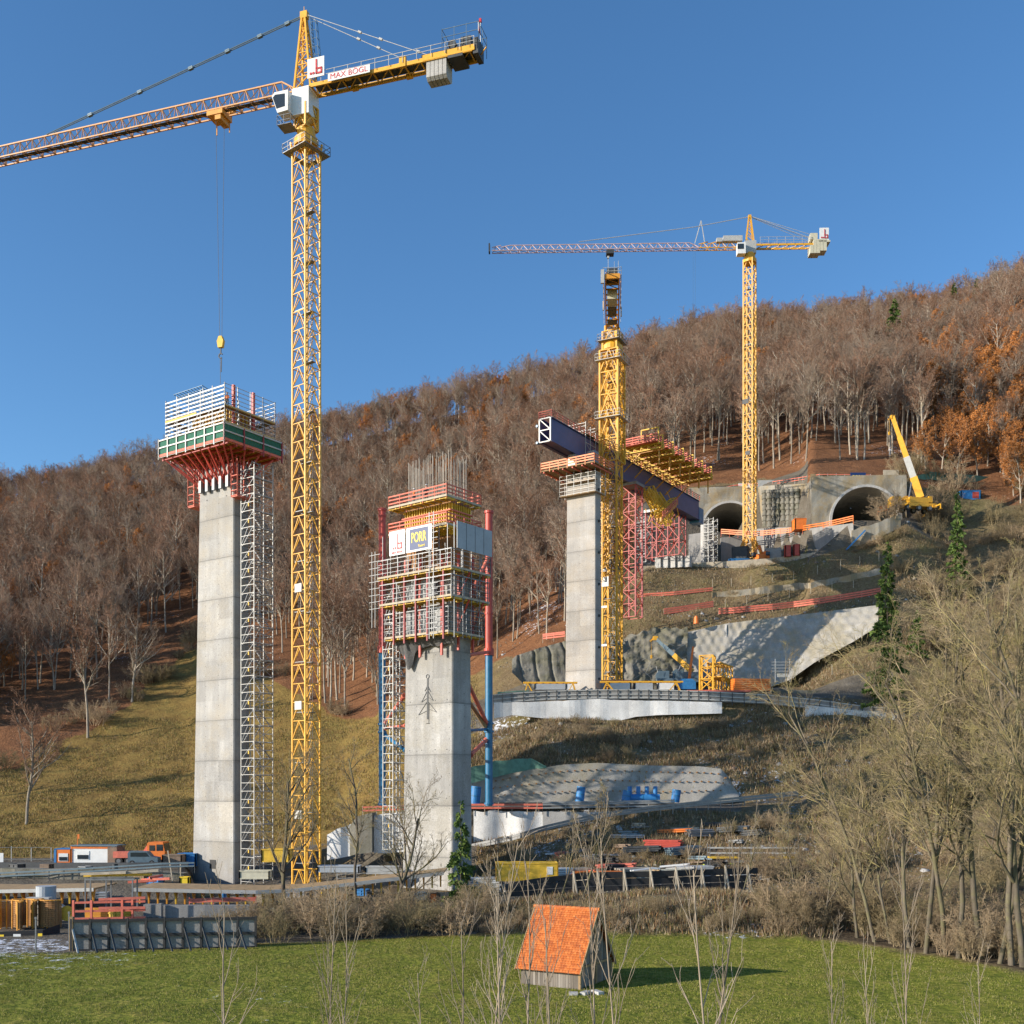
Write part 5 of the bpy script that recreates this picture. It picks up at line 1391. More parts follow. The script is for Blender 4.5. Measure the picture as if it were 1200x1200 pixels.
for s_ in (-.7,.7):
    for q in (-.8,.8): mb.beam((q,s_,116.1),(q*.25,s_*.3,121.6),.2)
    for j in range(4): mb.beam((-.8+j*.15,s_*(1-j*.17),116.2+j*1.35),(.65-j*.15,s_*(1-(j+1)*.17),117.5+j*1.35),.1)
mb.bx(-.3,.3,-.3,.3,121.4,122.0); jp('tower_head', mb, M['yellow'], k3, JA3)
M['jibpink'] = paint('faded_jib_steel', (.52,.36,.34), .5, var=.2)
jib(k3, JA3, 1.2, 10.9, 115.0, 1.5, .6, 1.9, .15, .08, M['yellow'], parts=1)
jib(k3, JA3, 10.7, 55.0, 115.0, 1.35, .6, 1.9, .14, .08, M['jibpink'], taper=.5, parts=1)
mb = MB(); mb.bx(54.8,55.1,-.6,.6,114.8,116.6); jp('jib_tip', mb, M['darksteel'], k3, JA3)
mb = MB(); mb.bx(1.6,5.6,-.6,.6,116.4,117.5); mb.bx(5.8,7.0,-.5,.5,116.3,117.1); jp('winch_housing', mb, M['galvlight'], k3, JA3)
mb = MB(); mb.beam((0,0,121.7),(11.5,0,119.7),.14,n=6); mb.beam((11.5,0,119.7),(36,0,116.9),.14,n=6); mb.beam((11.5,-.3,116.3),(10.2,0,121.0),.14); mb.beam((9.5,.3,116.3),(10.2,0,121.0),.14); jp('pendant_bar', mb, M['galvlight'], k3, JA3)
mb = MB()
for s_ in (-.8,.8): mb.beam((-.2,s_*.2,121.7),(-12.6,s_,116.6),.09,n=6); mb.beam((-.2,s_*.2,121.7),(-13.6,s_,117.0),.09,n=6)
jp('pendant_rope', mb, M['galvlight'], k3, JA3)
mb = MB()
for s_ in (-.9,.9): mb.beam((-1.1,s_,115.3),(-15.5,s_,115.3),.16,.4)
for k in range(8): mb.beam((-1.1-1.8*k,-.9,115.2),(-2.9-1.8*k,.9,115.2),.12)
jp('counter_jib', mb, M['yellow'], k3, JA3)
mb = MB(); rails_around(mb,-12.5,-2,-1.1,1.1,(116.2,116.8),.06,None,'FB'); posts_around(mb,-12.5,-2,-1.1,1.1,115.5,116.9,1.8,.06,'FB'); jp('handrail', mb, M['galvlight'], k3, JA3)
for k in range(5):
    mb = MB(); x = -12.4-k*.7; mb.bx(x-.65,x,-1.1,1.1,113.3 if k<3 else 113.8,116.2 if k>0 else 115); jp('counterweight', mb, M['cream'], k3, JA3)
mb = MB(); mb.bx(-12.5,-14.0,-.9,.9,116.3,117.6); mb.bx(-14.2,-16.6,-1.1,1.1,115.6,116.0); jp('winch', mb, M['cream'], k3, JA3)
mb = MB(); mb.bx(-16.3,-14.4,.9,1.05,116.0,118.6); lb = jp('logo_board', mb, M['white'], k3, JA3)
m2 = MB(); logo_b(m2, 0, 0, 1.8, 2.4, 0, .04); mb = MB(); mb.v = [(-14.4-v_[0], 1.09-v_[1], 116.05+v_[2]) for v_ in m2.v]; mb.f = [tuple(reversed(f)) for f in m2.f]; obj('red_mark', mb, M['letterred'], lb)
mb = MB(); mb.bx(28.6,30.2,-.8,.8,114.0,114.8); jp('trolley', mb, M['darksteel'], k3, JA3)
mb = MB(); mb.beam((11.9,.2,114.8),(11.9,.2,100.5),.03); mb.beam((11.4,-.2,114.8),(11.4,-.2,100.5),.03); jp('hoist_rope', mb, M['steelblue'], k3, JA3)
mb = MB(); mb.bx(-1.15,.2,-1.12,-1.05,82.0,83.0); mb.bx(-.5,.5,-1.12,-1.05,71.2,72.0); jp('notice_plate', mb, M['darksteel'], k3, MR3)

# ---------------- mobile cranes
def wheel(mb_t, mb_r, x, y, z, r, w):
    mb_t.beam((x,y-w/2,z),(x,y+w/2,z),2*r,n=18); mb_r.beam((x,y-w/2-.02,z),(x,y+w/2+.02,z),r*1.1,n=12)
def mobile_crane(loc, rz, tip, label, bodymat, boommats, L=10, boomw=.75, sections=4):
    r = thing('mobile_crane', label, 'mobile crane', loc, rz)
    mb = MB(); mb.bx(-L/2,L/2,-1.25,1.25,.85,1.5); mb.prism([(L/2-2.2,-1.2,1.5),(L/2,-1.2,1.5),(L/2,-1.2,2.3),(L/2-.4,-1.2,2.9),(L/2-2.2,-1.2,2.9)],(0,1.3,0)); mb.bx(-L/2,-L/2+1,-1.35,1.35,.7,1.2)
    obj('chassis', mb, bodymat, r)
    mb = MB(); mb.bx(L/2-1.7,L/2-.6,-1.22,-1.2,2.0,2.7); mb.bx(L/2-.35,L/2-.3,-1.1,-.1,2.2,2.7); obj('window', mb, M['glass'], r)
    for i in range(4):
        for s_ in (-1,1):
            t_ = MB(); q_ = MB(); wheel(t_, q_, -L/2+1.4+i*2.3, s_*1.05, .6, .6, .4); w_ = obj('wheel', t_, M['rubber'], r); obj('rim', q_, M['galv'], w_)
    for sx in (-L/2+.2, L/2-2.4):
        for s_ in (-1,1):
            mb = MB(); mb.beam((sx,s_*1.2,1.0),(sx,s_*2.8,1.0),.25); mb.beam((sx,s_*2.8,1.0),(sx,s_*2.8,.05),.18); mb.bx(sx-.3,sx+.3,s_*2.8-.3,s_*2.8+.3,0,.06); obj('outrigger', mb, bodymat, r)
    mb = MB(); mb.bx(-2.8,1.2,-1.2,1.2,1.55,2.6); mb.bx(-3.6,-2.8,-1.2,1.2,1.7,2.9); mb.prism([(-.4,-1.25,1.6),(1.6,-1.25,1.6),(1.6,-1.25,2.9),(1.0,-1.25,3.3),(-.4,-1.25,3.3)],(0,.5,0)); obj('superstructure', mb, bodymat, r)
    b0 = Vector((-1.6,.3,2.7)); tl = Matrix.Rotation(-rz,3,'Z')@(Vector(tip)-Vector(loc))
    k_ = len(boommats)
    for i in range(k_):
        a, b = b0.lerp(tl, i/k_), b0.lerp(tl, (i+1)/k_); mb = MB(); mb.beam(a, b, boomw*(1-.16*i), boomw*(1.25-.18*i)); obj('boom_section', mb, boommats[i], r)
    mb = MB(); mb.beam((.9,.3,2.4), b0.lerp(tl,.28), .28, n=8); obj('lift_cylinder', mb, M['galv'], r)
    mb = MB(); d_ = (tl-b0).normalized(); mb.box(tl,(.8,.6,.7)); mb.beam(tl+d_*.2, tl+Vector((.9,0,-.5)), .25); mb.beam(tl+Vector((.7,0,-.3)), tl+Vector((.7,0,-3.0)), .04); mb.box(tl+Vector((.7,0,-3.2)),(.3,.25,.6)); obj('boom_head', mb, M['yellow'], r)
    return r
g = Vector(((1078-600)/F*207, 207, PORT_R['z0']+3.0)); 
mobile_crane((g.x-1.5,g.y,(HV-600)*207/F), R(190), W(1046,489,209), 'yellow telescopic mobile crane with raised boom right of the right tunnel mouth', M['yellow'], [M['yellow'],M['galvlight'],M['yellow'],M['yellow']], L=9, boomw=1.1)
g = GD(800,182)
mobile_crane((g.x,g.y,(HV-806)*182/F), R(180), W(768,748,184), 'small mobile crane with a grey and yellow boom beside the front crane mast', M['steelblue'], [M['yellow'],M['yellow'],M['steelblue'],M['steelblue']], L=9, boomw=.75)
def ZW(v, d): return (HV-v)*d/F
# ------------------------------------------------------------------ tunnel portals
def portal(P, name, label, x0, x1, z1, thick=1.2, ringw=.9, ring_out=.5):
    R_, hc, z0 = P['R'], P['hc'], P['z0']
    r = thing(name, label, 'tunnel', (P['c'].x, P['c'].y, z0), P['rz'])
    a0 = -math.asin(hc/R_); nA = 36; arc = []
    for k in range(nA+1):
        a = a0+(math.pi-2*a0)*k/nA; arc.append((R_*math.cos(a), hc+R_*math.sin(a)))
    top = z1
    def outer(p, k):
        x, z = p; cx, cz = 0, hc; dx, dz = x-cx, z-cz
        ts = []
        if dx > 1e-6: ts.append((x1-cx)/dx)
        if dx < -1e-6: ts.append((x0-cx)/dx)
        if dz > 1e-6: ts.append((top-cz)/dz)
        if dz < -1e-6: ts.append((-2.5-cz)/dz)
        t = min(ts); return (cx+dx*t, cz+dz*t)
    out = [outer(p, k) for k, p in enumerate(arc)]
    # make sure the top corners are in
    mb = MB(); m = 7; rg = random.Random(3)
    rows = []
    for j in range(m+1):
        row = []
        for k in range(nA+1):
            t = j/m; x = arc[k][0]*(1-t)+out[k][0]*t; z = arc[k][1]*(1-t)+out[k][1]*t
            y = -.05-.35*mnoise.noise(Vector((x*.35,z*.35,P['c'].x)))*(t > .15)-(.0)
            row.append((x,y,z))
        rows.append(row)
    vs = [p for row in rows for p in row]; fs = []
    w = nA+1
    for j in range(m):
        for k in range(nA): fs.append((j*w+k, (j+1)*w+k, (j+1)*w+k+1, j*w+k+1))
    mb.add(vs, fs)
    for xx in (x0, x1):
        pass
    # corner pieces above the diagonals
    k1_ = max(range(nA+1), key=lambda k: (out[k][0] > x1-1e-4)*out[k][1]); 
    c1a = [o_ for o_ in out if abs(o_[0]-x1) < 1e-4]; c1b = [o_ for o_ in out if abs(o_[1]-top) < 1e-4]
    if c1a and c1b:
        a_ = max(c1a, key=lambda q: q[1]); b_ = max(c1b, key=lambda q: q[0]); mb.add([(a_[0],-.05,a_[1]),(x1,-.05,top),(b_[0],-.05,b_[1])],[(0,1,2)])
    c0a = [o_ for o_ in out if abs(o_[0]-x0) < 1e-4]
    if c0a and c1b:
        a_ = max(c0a, key=lambda q: q[1]); b_ = min(c1b, key=lambda q: q[0]); mb.add([(a_[0],-.05,a_[1]),(x0,-.05,top),(b_[0],-.05,b_[1])],[(0,2,1)])
    mb.bx(x0,x1,.4,thick,top-1.2,top); mb.bx(x0-.0,x0+1.0,.4,thick+3,-2.5,top-.3); mb.bx(x1-1.0,x1,.4,thick+3,-2.5,top-.3)
    obj('headwall', mb, M['portal'], r, smooth=False)
    # lining
    L = 34; mb = MB(); vs = []; fs = []; nd = 30
    for j in range(nd+1):
        for k in range(nA+1):
            x, z = arc[k]; y = -ring_out+ (L+ring_out)*j/nd
            q = 1+.012*mnoise.noise(Vector((x*.8,y*.8,z*.8)))-(.012 if j%2 else 0); vs.append((x*q,y,hc+(z-hc)*q))
    for j in range(nd):
        for k in range(nA): fs.append((j*w+k, j*w+k+1, (j+1)*w+k+1, (j+1)*w+k))
    mb.add(vs, fs); obj('lining', mb, M['lining'], r)
    mb = MB(); mb.add([(x,L-.1,z) for x,z in arc],[tuple(range(nA+1))]); mb.bx(-R_-.1,R_+.1,-ring_out,L,-.3,0.0); obj('inner_face_and_floor', mb, M['lining'], r)
    # ring lip
    mb = MB(); vs = []
    for y in (-ring_out,.1):
        for q in (R_, R_+ringw*.55):
            for k in range(nA+1):
                a = a0+(math.pi-2*a0)*k/nA; vs.append((q*math.cos(a), y, hc+q*math.sin(a)))
    fs = []
    for k in range(nA):
        fs.append((k,k+1,w+k+1,w+k)); fs.append((w+k,w+k+1,3*w+k+1,3*w+k)); fs.append((2*w+k+1,2*w+k,3*w+k,3*w+k+1)) ; fs.append((k+1,k,2*w+k,2*w+k+1))
    mb.add(vs, fs); obj('ring', mb, M['conclight'], r)
    # pale stain stripes (ribs) inside
    return r
portal(PORT_L, 'tunnel_portal', 'left tunnel mouth, partly hidden behind the slim crane mast', -9.0, 7.2, 11.5)
portal(PORT_R, 'tunnel_portal', 'right tunnel mouth with dark arched opening beside the mobile crane', -10.5, 8.0, 11.0)
# lattice of piles between the tunnels
Lc = W(893, HV, 232); Rc = W(952, HV, 216)
pw = thing('pile_wall', 'ribbed dark wall of bulging piles between the two tunnel mouths', 'retaining wall', (0,0,0))
A = []; B = []
nn = 14
for k in range(nn+1):
    t = k/nn; x = Lc.x+(Rc.x-Lc.x)*t; y = Lc.y+(Rc.y-Lc.y)*t+1.0; A.append((x,y,48)); B.append((x,y+1.0,ZW(568-3*t, y)))
mb = MB(); mb.sheet(A,B,(0,1.5,0)); obj('backing', mb, M['portal'], pw)
for k in range(8):
    t = (k+.8)/9; x = Lc.x+(Rc.x-Lc.x)*t*.86; y = Lc.y+(Rc.y-Lc.y)*t*.86+.2
    mb = MB(); zt2 = ZW(574-2*t, y); zb2 = ZW(621, y)
    prev = Vector((x,y,zb2))
    n_ = 14
    for j in range(n_):
        z = zb2+(zt2-zb2)*(j+1)/n_; q = Vector((x+.10*mnoise.noise(Vector((k,z,0))),y+.9*(j+1)/n_,z)); mb.beam(prev,q,1.0+.28*(j%2),n=10); prev = q
    obj('rib', mb, M['shotdark'], pw)
# platform walls in front of the tunnels
def wall_uv(name, pts, mat, label, cat, thick=.6, group=None, rough=0, sub=1, dy=0.):
    """pts: (u, d, v bottom, v top)"""
    A = []; B = []; q = []
    for a, b in zip(pts, pts[1:]):
        for k in range(sub): t = k/sub; q.append([a[i]*(1-t)+b[i]*t for i in range(4)])
    q.append(pts[-1])
    q = [(u, auto_d(u, vb, d), vb, vt) for u, d, vb, vt in q]
    c0 = W(q[0][0], HV, q[0][1])
    for u, d, vb, vt in q:
        b_ = W(u, vb, d); t_ = W(u, vt, d)
        n_ = rough*mnoise.noise(Vector((b_.x*.4,b_.y*.4,0)))
        A.append((b_.x-c0.x, b_.y-c0.y+n_, b_.z)); B.append((t_.x-c0.x, t_.y-c0.y+n_+dy, t_.z+rough*.5*mnoise.noise(Vector((b_.x*.7,3,0)))))
    mb = MB(); mb.sheet(A, B, (0, thick, 0))
    return single(name, mb, mat, label, cat, (c0.x, c0.y, 0), 0, group)
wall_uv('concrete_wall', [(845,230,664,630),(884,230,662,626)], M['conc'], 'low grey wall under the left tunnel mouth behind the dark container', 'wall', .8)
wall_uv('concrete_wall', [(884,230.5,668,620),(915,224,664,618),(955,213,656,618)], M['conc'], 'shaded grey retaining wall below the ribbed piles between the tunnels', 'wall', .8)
wall_uv('concrete_wall', [(950,212,657,619),(975,207,650,616),(1000,203,646,613)], M['conc'], 'tapering pale concrete wall below the right tunnel mouth', 'wall', .8)
wall_uv('concrete_wall', [(998,203,644,621),(1030,202,630,612),(1056,202.5,618,602)], M['portal'], 'rough pale parapet wall climbing to the mobile crane', 'wall', .6, rough=.7, sub=8)
wall_uv('concrete_curb', [(750,212,676,664),(800,212,674,660),(845,211,670,658),(905,210,662,654),(950,208,655,648),(985,206,646,638),(1010,205,640,632)], M['paletimber'], 'pale timber edging along the platform under the tunnels', 'edging', .4, sub=3)
wall_uv('tarpaulin', [(905,209,668,661),(935,208,664,656)], M['conclight'], 'white sheet laid along the platform edge under the tunnels', 'sheet', .5)
def post_row(name, pts, h, step, mat, label, cat, w=.08, lean=0, group=None, rails=None, railmat=None, onground=True, railh=.14):
    """fence along picture points (u, d, v of foot); returns one thing with posts and rails"""
    pts = [(u, auto_d(u, v, d), v) for u, d, v in pts]
    P = [W(u, v, d) for u, d, v in pts]; c0 = P[0].copy()
    r = thing(name, label, cat, c0, 0, group); seg = []
    for a, b in zip(P, P[1:]):
        n_ = max(1, int((b-a).length/step))
        for k in range(n_): seg.append(a.lerp(b, k/n_))
    seg.append(P[-1])
    mb = MB()
    for p in seg[:100]:
        q = p-c0; mb.beam(q-Vector((0,0,.4)), q+Vector((lean,0,h*random.uniform(.9,1.05))), w)
    po = obj('fence_posts', mb, mat, r); po['kind'] = 'stuff' if len(seg) > 100 else po.get('kind','thing')
    if 'kind' in po and po['kind'] == 'thing': del po['kind']
    if rails:
        for z in rails:
            mb = MB()
            for a, b in zip(P, P[1:]): mb.beam(a-c0+Vector((0,-.06,z)), b-c0+Vector((0,-.06,z)), .05, railh)
            obj('rail', mb, railmat or mat, r)
    return r
RL = M['redlight']
post_row('barrier', [(845,230,627),(885,225,630),(925,219,626),(965,209,620)], 1.2, 2.0, RL, 'red barrier along the wall top between the tunnels', 'barrier', rails=(.4,.8,1.2), railmat=M['orange'], railh=.2)
post_row('barrier', [(965,209,620),(1000,203,612)], 1.3, 2.0, M['orange'], 'orange-red barrier along the pale wall at the right tunnel', 'barrier', rails=(.4,.8,1.2), railmat=M['orange'], railh=.2)
post_row('barrier', [(1028,211,603),(1048,211,598)], 1.2, 1.5, M['orange'], 'short orange-red barrier inside the right tunnel mouth', 'barrier', rails=(.5,1.,1.3), railmat=M['orange'], railh=.2)
post_row('barrier', [(778,-189,721),(800,-189,718),(836,-189,712)], 1.3, 2.2, M['paletimber'], 'red and white board barrier left of the orange barrel', 'barrier', rails=(.3,.7,1.1), railmat=RL, railh=.3)
post_row('barrier', [(842,-188.5,721),(860,-188.5,720),(880,-188.5,718),(905,-188.5,716),(930,-187.5,713),(960,-186,709),(985,-185,705),(1010,-184,701),(1032,-183,697)], 1.3, 2.4, M['paletimber'], 'long red board barrier along the top of the bumpy shotcrete slope', 'barrier', rails=(.35,.75,1.15), railmat=RL, railh=.28)
post_row('barrier', [(745,-189,702),(790,-189,699),(835,-189,694)], 1.2, 2.0, M['paletimber'], 'faded red barrier on the upper terrace behind the slender red tower', 'barrier', rails=(.4,.8), railmat=RL, railh=.28)
post_row('barrier', [(636,188,751),(662,186,748)], 1.2, 1.6, M['paletimber'], 'short pink barrier left of the girder-carrying pier', 'barrier', rails=(.4,.8,1.1), railmat=RL, railh=.25)
post_row('fence', [(820,242,582),(860,240.5,574),(900,236,571)], 1.2, 1.5, M['galvlight'], 'light fence over the left tunnel mouth', 'fence', rails=(.5,1.0), railmat=RL, railh=.12)
post_row('fence', [(905,234,570),(960,216.5,562),(1010,215.5,562),(1060,215,566)], 1.2, 1.5, M['galvlight'], 'light fence over the right tunnel mouth', 'fence', rails=(.5,1.0), railmat=RL, railh=.12)
post_row('wooden_fence', [(850,-189,712),(875,-189,709),(900,-189,705),(925,-188,701),(950,-187,697),(975,-187,693),(1000,-186,690),(1035,-185,684)], 1.7, 3.2, M['paletimber'], 'row of bare wooden stakes just above the long red barrier', 'stakes')
post_row('wooden_fence', [(835,-189,690),(857,-189,688),(880,-189,686),(905,-189,683),(930,-189,680),(958,-188,674),(985,-187,668),(1030,-186,658)], 1.9, 3.4, M['paletimber'], 'row of bare wooden stakes on the terrace above the concrete kerb', 'stakes')
wall_uv('terrace_kerb', [(835,-188,702,694),(870,-188,699,691),(905,-188,695,686),(950,-188,690,682),(990,-188,683,675),(1040,-188,671,664)], M['portal'], 'long pale concrete kerb climbing right across the terraces', 'kerb', .5, rough=.5, sub=7)
# barrel
mb = MB(); mb.beam((0,0,0),(0,0,1.1),.95,n=16,r1=.40); mb.beam((0,0,1.1),(0,0,1.35),.5,n=12); g = W(816,731,187); single('barrel', mb, M['orange'], 'orange barrel at the end of the red board barrier', 'barrel', g)
# site boxes on the portal level
def plainbox(name, u, d, v, w, dp, h, mat, label, cat, rz=0, extra=None, group=None):
    g = W(u, v, d); r = thing(name, label, cat, g, rz, group)
    mb = MB(); mb.bx(-w/2,w/2,-dp/2,dp/2,.08,h); obj('body', mb, mat, r)
    mb = MB(); rails_around(mb,-w/2,w/2,-dp/2,dp/2,(.1,h),.12); posts_around(mb,-w/2,w/2,-dp/2,dp/2,.0,h,max(w,dp)*2,.12); obj('corner_frame', mb, mat, r)
    if extra: extra(r)
    return r
plainbox('container', 868, 219, 657, 3.2, 2.4, 2.6, M['darksteel'], 'dark container left of the slim crane foot', 'container', R(-20))
plainbox('material_stack', 866, 214, 661, 4.0, 1.6, .9, M['blue'], 'bright blue covered stack before the dark container', 'stack')
plainbox('container', 906, 214, 658, 3.2, 2.4, 2.4, M['grey'], 'grey slatted stack right of the slim crane foot', 'stack', R(-15))
g = W(893,660,213)
ex = thing('excavator', 'small orange excavator at the foot of the slim crane', 'excavator', g, R(20))
mb = MB(); mb.bx(-1.3,1.3,-1.0,-.5,0,.6); mb.bx(-1.3,1.3,.5,1.0,0,.6); obj('track', mb, M['rubber'], ex)
mb = MB(); mb.bx(-1.3,.5,-.9,.9,.7,1.6); mb.bx(.2,1.2,-.9,0,.7,2.3); obj('body', mb, M['orange'], ex)
mb = MB(); mb.bx(.3,1.22,-.92,-.88,1.4,2.2); obj('window', mb, M['glass'], ex)
mb = MB(); mb.beam((.6,.4,1.2),(-.3,.4,3.6),.3); mb.beam((-.3,.4,3.6),(-1.6,.4,2.0),.25); obj('boom', mb, M['orange'], ex)
mb = MB(); mb.prism([(-1.9,.0,2.1),(-1.2,.0,2.0),(-1.4,.0,1.3),(-2.1,.0,1.4)],(0,.8,0)); obj('bucket', mb, M['darksteel'], ex)
for (u,v,l) in ((923,653,'left one of two small red cabins below the dark wall'),(933,652,'right one of two small red cabins below the dark wall')):
    plainbox('toilet_cabin', u, 209, v, 1.1, 1.1, 2.2, M['red'], l, 'cabin')
plainbox('container', 942, 216, 622, 4.2, 2.4, 2.2, M['orange'], 'orange box behind the barrier between the tunnels', 'container')
mb = MB(); mb.beam((0,0,0),(3.5,0,3.6),.5,.25); 
for k in range(10): mb.beam((k*.38,-.3,k*.4),(k*.38,.3,k*.4),.1)
single('stairway', mb, M['blue'], 'blue stairway leaning on the pale wall under the right tunnel', 'stairs', W(992,644,202))
mb = MB()
for k in range(9): mb.box((k*.4,0,k*.3+.2),(.4,1.0,.1))
mb.beam((0,-.5,1.2),(3.4,-.5,3.8),.07); mb.beam((0,-.5,.2),(3.4,-.5,2.8),.1)
single('stairway', mb, M['galv'], 'grey steel stairway against the shaded wall between the tunnels', 'stairs', W(905,655,217))
def signboard(u, d, v, w, h, mat, label, text=None, tm=None, size=1, legs=1.0, cat='sign', inner=None):
    g = W(u, v, d); r = thing('sign_board', label, cat, g)
    mb = MB(); mb.bx(-w/2,w/2,-.05,.05,legs,legs+h); obj('panel', mb, mat, r)
    for s_ in (-1,1):
        mb = MB(); mb.beam((s_*w*.4,.08,-.4),(s_*w*.4,.08,legs+h*.8),.1); obj('post', mb, M['galv'], r)
    if inner: mb = MB(); mb.bx(-w*inner,w*inner,-.075,-.055,legs+h*.2,legs+h*.75); obj('emblem', mb, M['banneryellow'], r)
    if text: text_part(text, size, tm, r, (0,-.09,legs+h*.48), (R(90),0,0), bold=.03)
    return r
signboard(1005.5, 214.8, 567, 3.1, 1.75, M['bannerblue'], 'blue board with yellow block letters on the fence over the right tunnel', 'PORR', M['banneryellow'], .9, .5)
signboard(1044, 214.6, 563, 3.1, 1.7, M['paletimber'], 'tan wooden board on the fence over the right tunnel', legs=.4)
signboard(903, 236, 575, 5.6, 1.8, M['galvlight'], 'long pale panel on the fence between the tunnels', legs=.5)
signboard(873, 240.2, 576, 3.0, 1.3, M['white'], 'small white board with a yellow patch over the left tunnel', legs=.5, inner=.2)
g = W(1043,534,222)
person(g, .4, 'walker in pale clothing on the leaf slope above the right tunnel', M['white'], M['grey'], M['white'])
wall_uv('green_netting', [(1060,222,575,562),(1090,224,570,553),(1130,226,572,556),(1175,230,575,560),(1215,232,570,560)], M['greentarp'], 'pale green mesh strip across the slope right of the tunnels', 'netting', .1, rough=.3, sub=5)
plainbox('container', 1135, 221, 588, 4.0, 2.4, 2.0, M['blue'], 'blue and red box among the trees right of the mobile crane', 'container', extra=lambda r: obj('red_panel', (lambda m: (m.bx(.3,1.6,-1.25,-1.2,.4,1.7), m)[1])(MB()), M['red'], r))

# ------------------------------------------------------------------ shotcrete surfaces
def shot_surface(name, U, vt, vb, d_b, d_t, mat, label, cat, bumps=None, rough=.25, rows=24, thick=.5, groove=None):
    """sprayed surface between picture rows vt(u) and vb(u); depths in metres"""
    n = len(U); vs = []; rn = []
    c0 = W(U[0], HV, d_b(U[0]) if callable(d_b) else d_b)
    for j in range(rows+1):
        t = j/rows
        for u in U:
            v0, v1 = vb(u), vt(u); db = d_b(u) if callable(d_b) else d_b; dt = d_t(u) if callable(d_t) else d_t
            d = db*(1-t)+dt*t; z = ZW(v0,db)*(1-t)+ZW(v1,dt)*t; x = (u-600)/F*d
            off = rough*mnoise.noise(Vector((x*.22,z*.22,2)))+rough*.4*mnoise.noise(Vector((x*.9,z*.9,5)))+rough*.28*abs(mnoise.noise(Vector((x*2.3,z*2.3,8))))
            if bumps:
                bx_, bz_, ba = bumps; row_ = math.floor(z/bz_); px = (x/bx_+(row_%2)*.5+.12*math.sin(row_*7.1)); fx = px-math.floor(px)-.5; fz = z/bz_-row_-.5
                off += ba*(.55+.9*abs(mnoise.noise(Vector((math.floor(px)*3.7,row_*2.3,1)))))*math.exp(-((fx*bx_)**2+(fz*bz_)**2)/.42)
            if groove: off -= groove(u, z, t)
            vs.append((x-c0.x, d-c0.y-off, z))
    fs = [(j*n+i, j*n+i+1, (j+1)*n+i+1, (j+1)*n+i) for j in range(rows) for i in range(n-1)]
    mb = MB(); mb.add(vs, fs)
    return single(name, mb, mat, label, cat, (c0.x,c0.y,0), smooth=True)
U = list(np.arange(800, 1030, 1.3))
def wvt(u): return float(np.interp(u,[745,800,850,880,950,1030],[752,742,731,727,719,709]))
def wvb(u): return float(np.interp(u,[745,900,925,955,1000,1030],[808,806,797,776,752,733]))
shot_surface('shotcrete_wall', U, wvt, wvb, lambda u: float(np.interp(u,[800,925,1030],[183.3,180.0,177.3])), lambda u: float(np.interp(u,[745,860,950,1030],[188.3,188.3,185.9,182.2])), M['shot'], 'big bumpy shotcrete wall above the upper road', 'retaining wall', bumps=(1.55,1.45,.36), rough=.25, rows=60)
# pale joint strip and cables on the wall
g0_ = W(840,806,183.0); mb = MB(); prev = None
for k in range(12):
    t = k/11; p_ = W(840+12*t+1.2*math.sin(k), 803-71*t, 182.9+5.0*t)-g0_
    if prev: mb.beam(prev,p_,.35,.12)
    prev = p_
single('hose', mb, M['conclight'], 'pale wavy hose running down the shotcrete wall', 'hose', g0_)
U = list(np.arange(714, 806, 1.5))
shot_surface('rock_cliff', U, lambda u: float(np.interp(u,[714,742,770,806],[752,745,733,738]))+6*mnoise.noise(Vector((u*.09,2,2))), lambda u: 808, 181.6, lambda u: 187.8, M['shotdark'], 'rugged dark rock face behind the front crane mast', 'rock face', rough=1.5, rows=56)
mb = MB(); c0 = W(752,HV,182)
rr_ = random.Random(8)
for k in range(34):
    a = W(rr_.uniform(738,800), rr_.uniform(745,800), rr_.uniform(181,182.5)); b = a+Vector((rr_.uniform(-2,2),rr_.uniform(-.3,.3),rr_.uniform(-1.5,1.5))); mb.beam(a-c0,b-c0,.06)
single('rock_mesh_wires', mb, M['galv'], 'loose wires and mesh hanging over the dark rock face', 'wires', c0)
def gr(u, z, t):
    ph = (u+ z*1.1)*.34+1.2*mnoise.noise(Vector((z*.4,1,1))); return .55*max(0, math.sin(ph))**8
U = list(np.arange(600, 718, 1.0))
shot_surface('shotcrete_slope', U, lambda u: float(np.interp(u,[594,605,640,663,716],[778,768,757,751,742])), lambda u: float(np.interp(u,[594,618,630,716],[782,806,811,811])), 178.5, lambda u: float(np.interp(u,[594,716],[181.5,186.5])), M['shotdark'], 'dark gullied shotcrete slope left of the girder-carrying pier', 'rock face', rough=.6, rows=34, groove=gr)
# lower shotcrete wall with bolt rows
U = list(np.arange(552, 868, 2.0))
lvt = lambda u: float(np.interp(u,[552,600,660,700,760,820,845,868],[916,905,896,894,897,898,901,926]))
lvb = lambda u: float(np.interp(u,[552,800,868],[945,944,938]))
def ldt(u): return float(np.interp(u,[552,640,760,868],[143.0,143.2,144.2,144.2]))
lower = shot_surface('shotcrete_wall', U, lvt, lvb, 141.3, lambda u: ldt(u)-.25, M['shot'], 'low shotcrete wall with rows of anchor heads behind the blue tanks', 'retaining wall', rough=.06, rows=22)
lower.name = 'anchored_wall'
mb = MB(); c0 = W(700,HV,141)
for row, (va, vb_) in enumerate(((926,.2),(916,.55),(906,.85))):
    for k in range(34):
        u = 575+k*8.4+row*3; 
        if u > 850: continue
        t = {0:.35,1:.6,2:.84}[row]; d = 141.3*(1-t)+ldt(u)*t; z = ZW(lvb(u),141.3)*(1-t)+ZW(lvt(u),ldt(u)-.25)*t
        mb.box(((u-600)/F*d-c0.x, d-c0.y-.36, z), (.2,.24,.16))
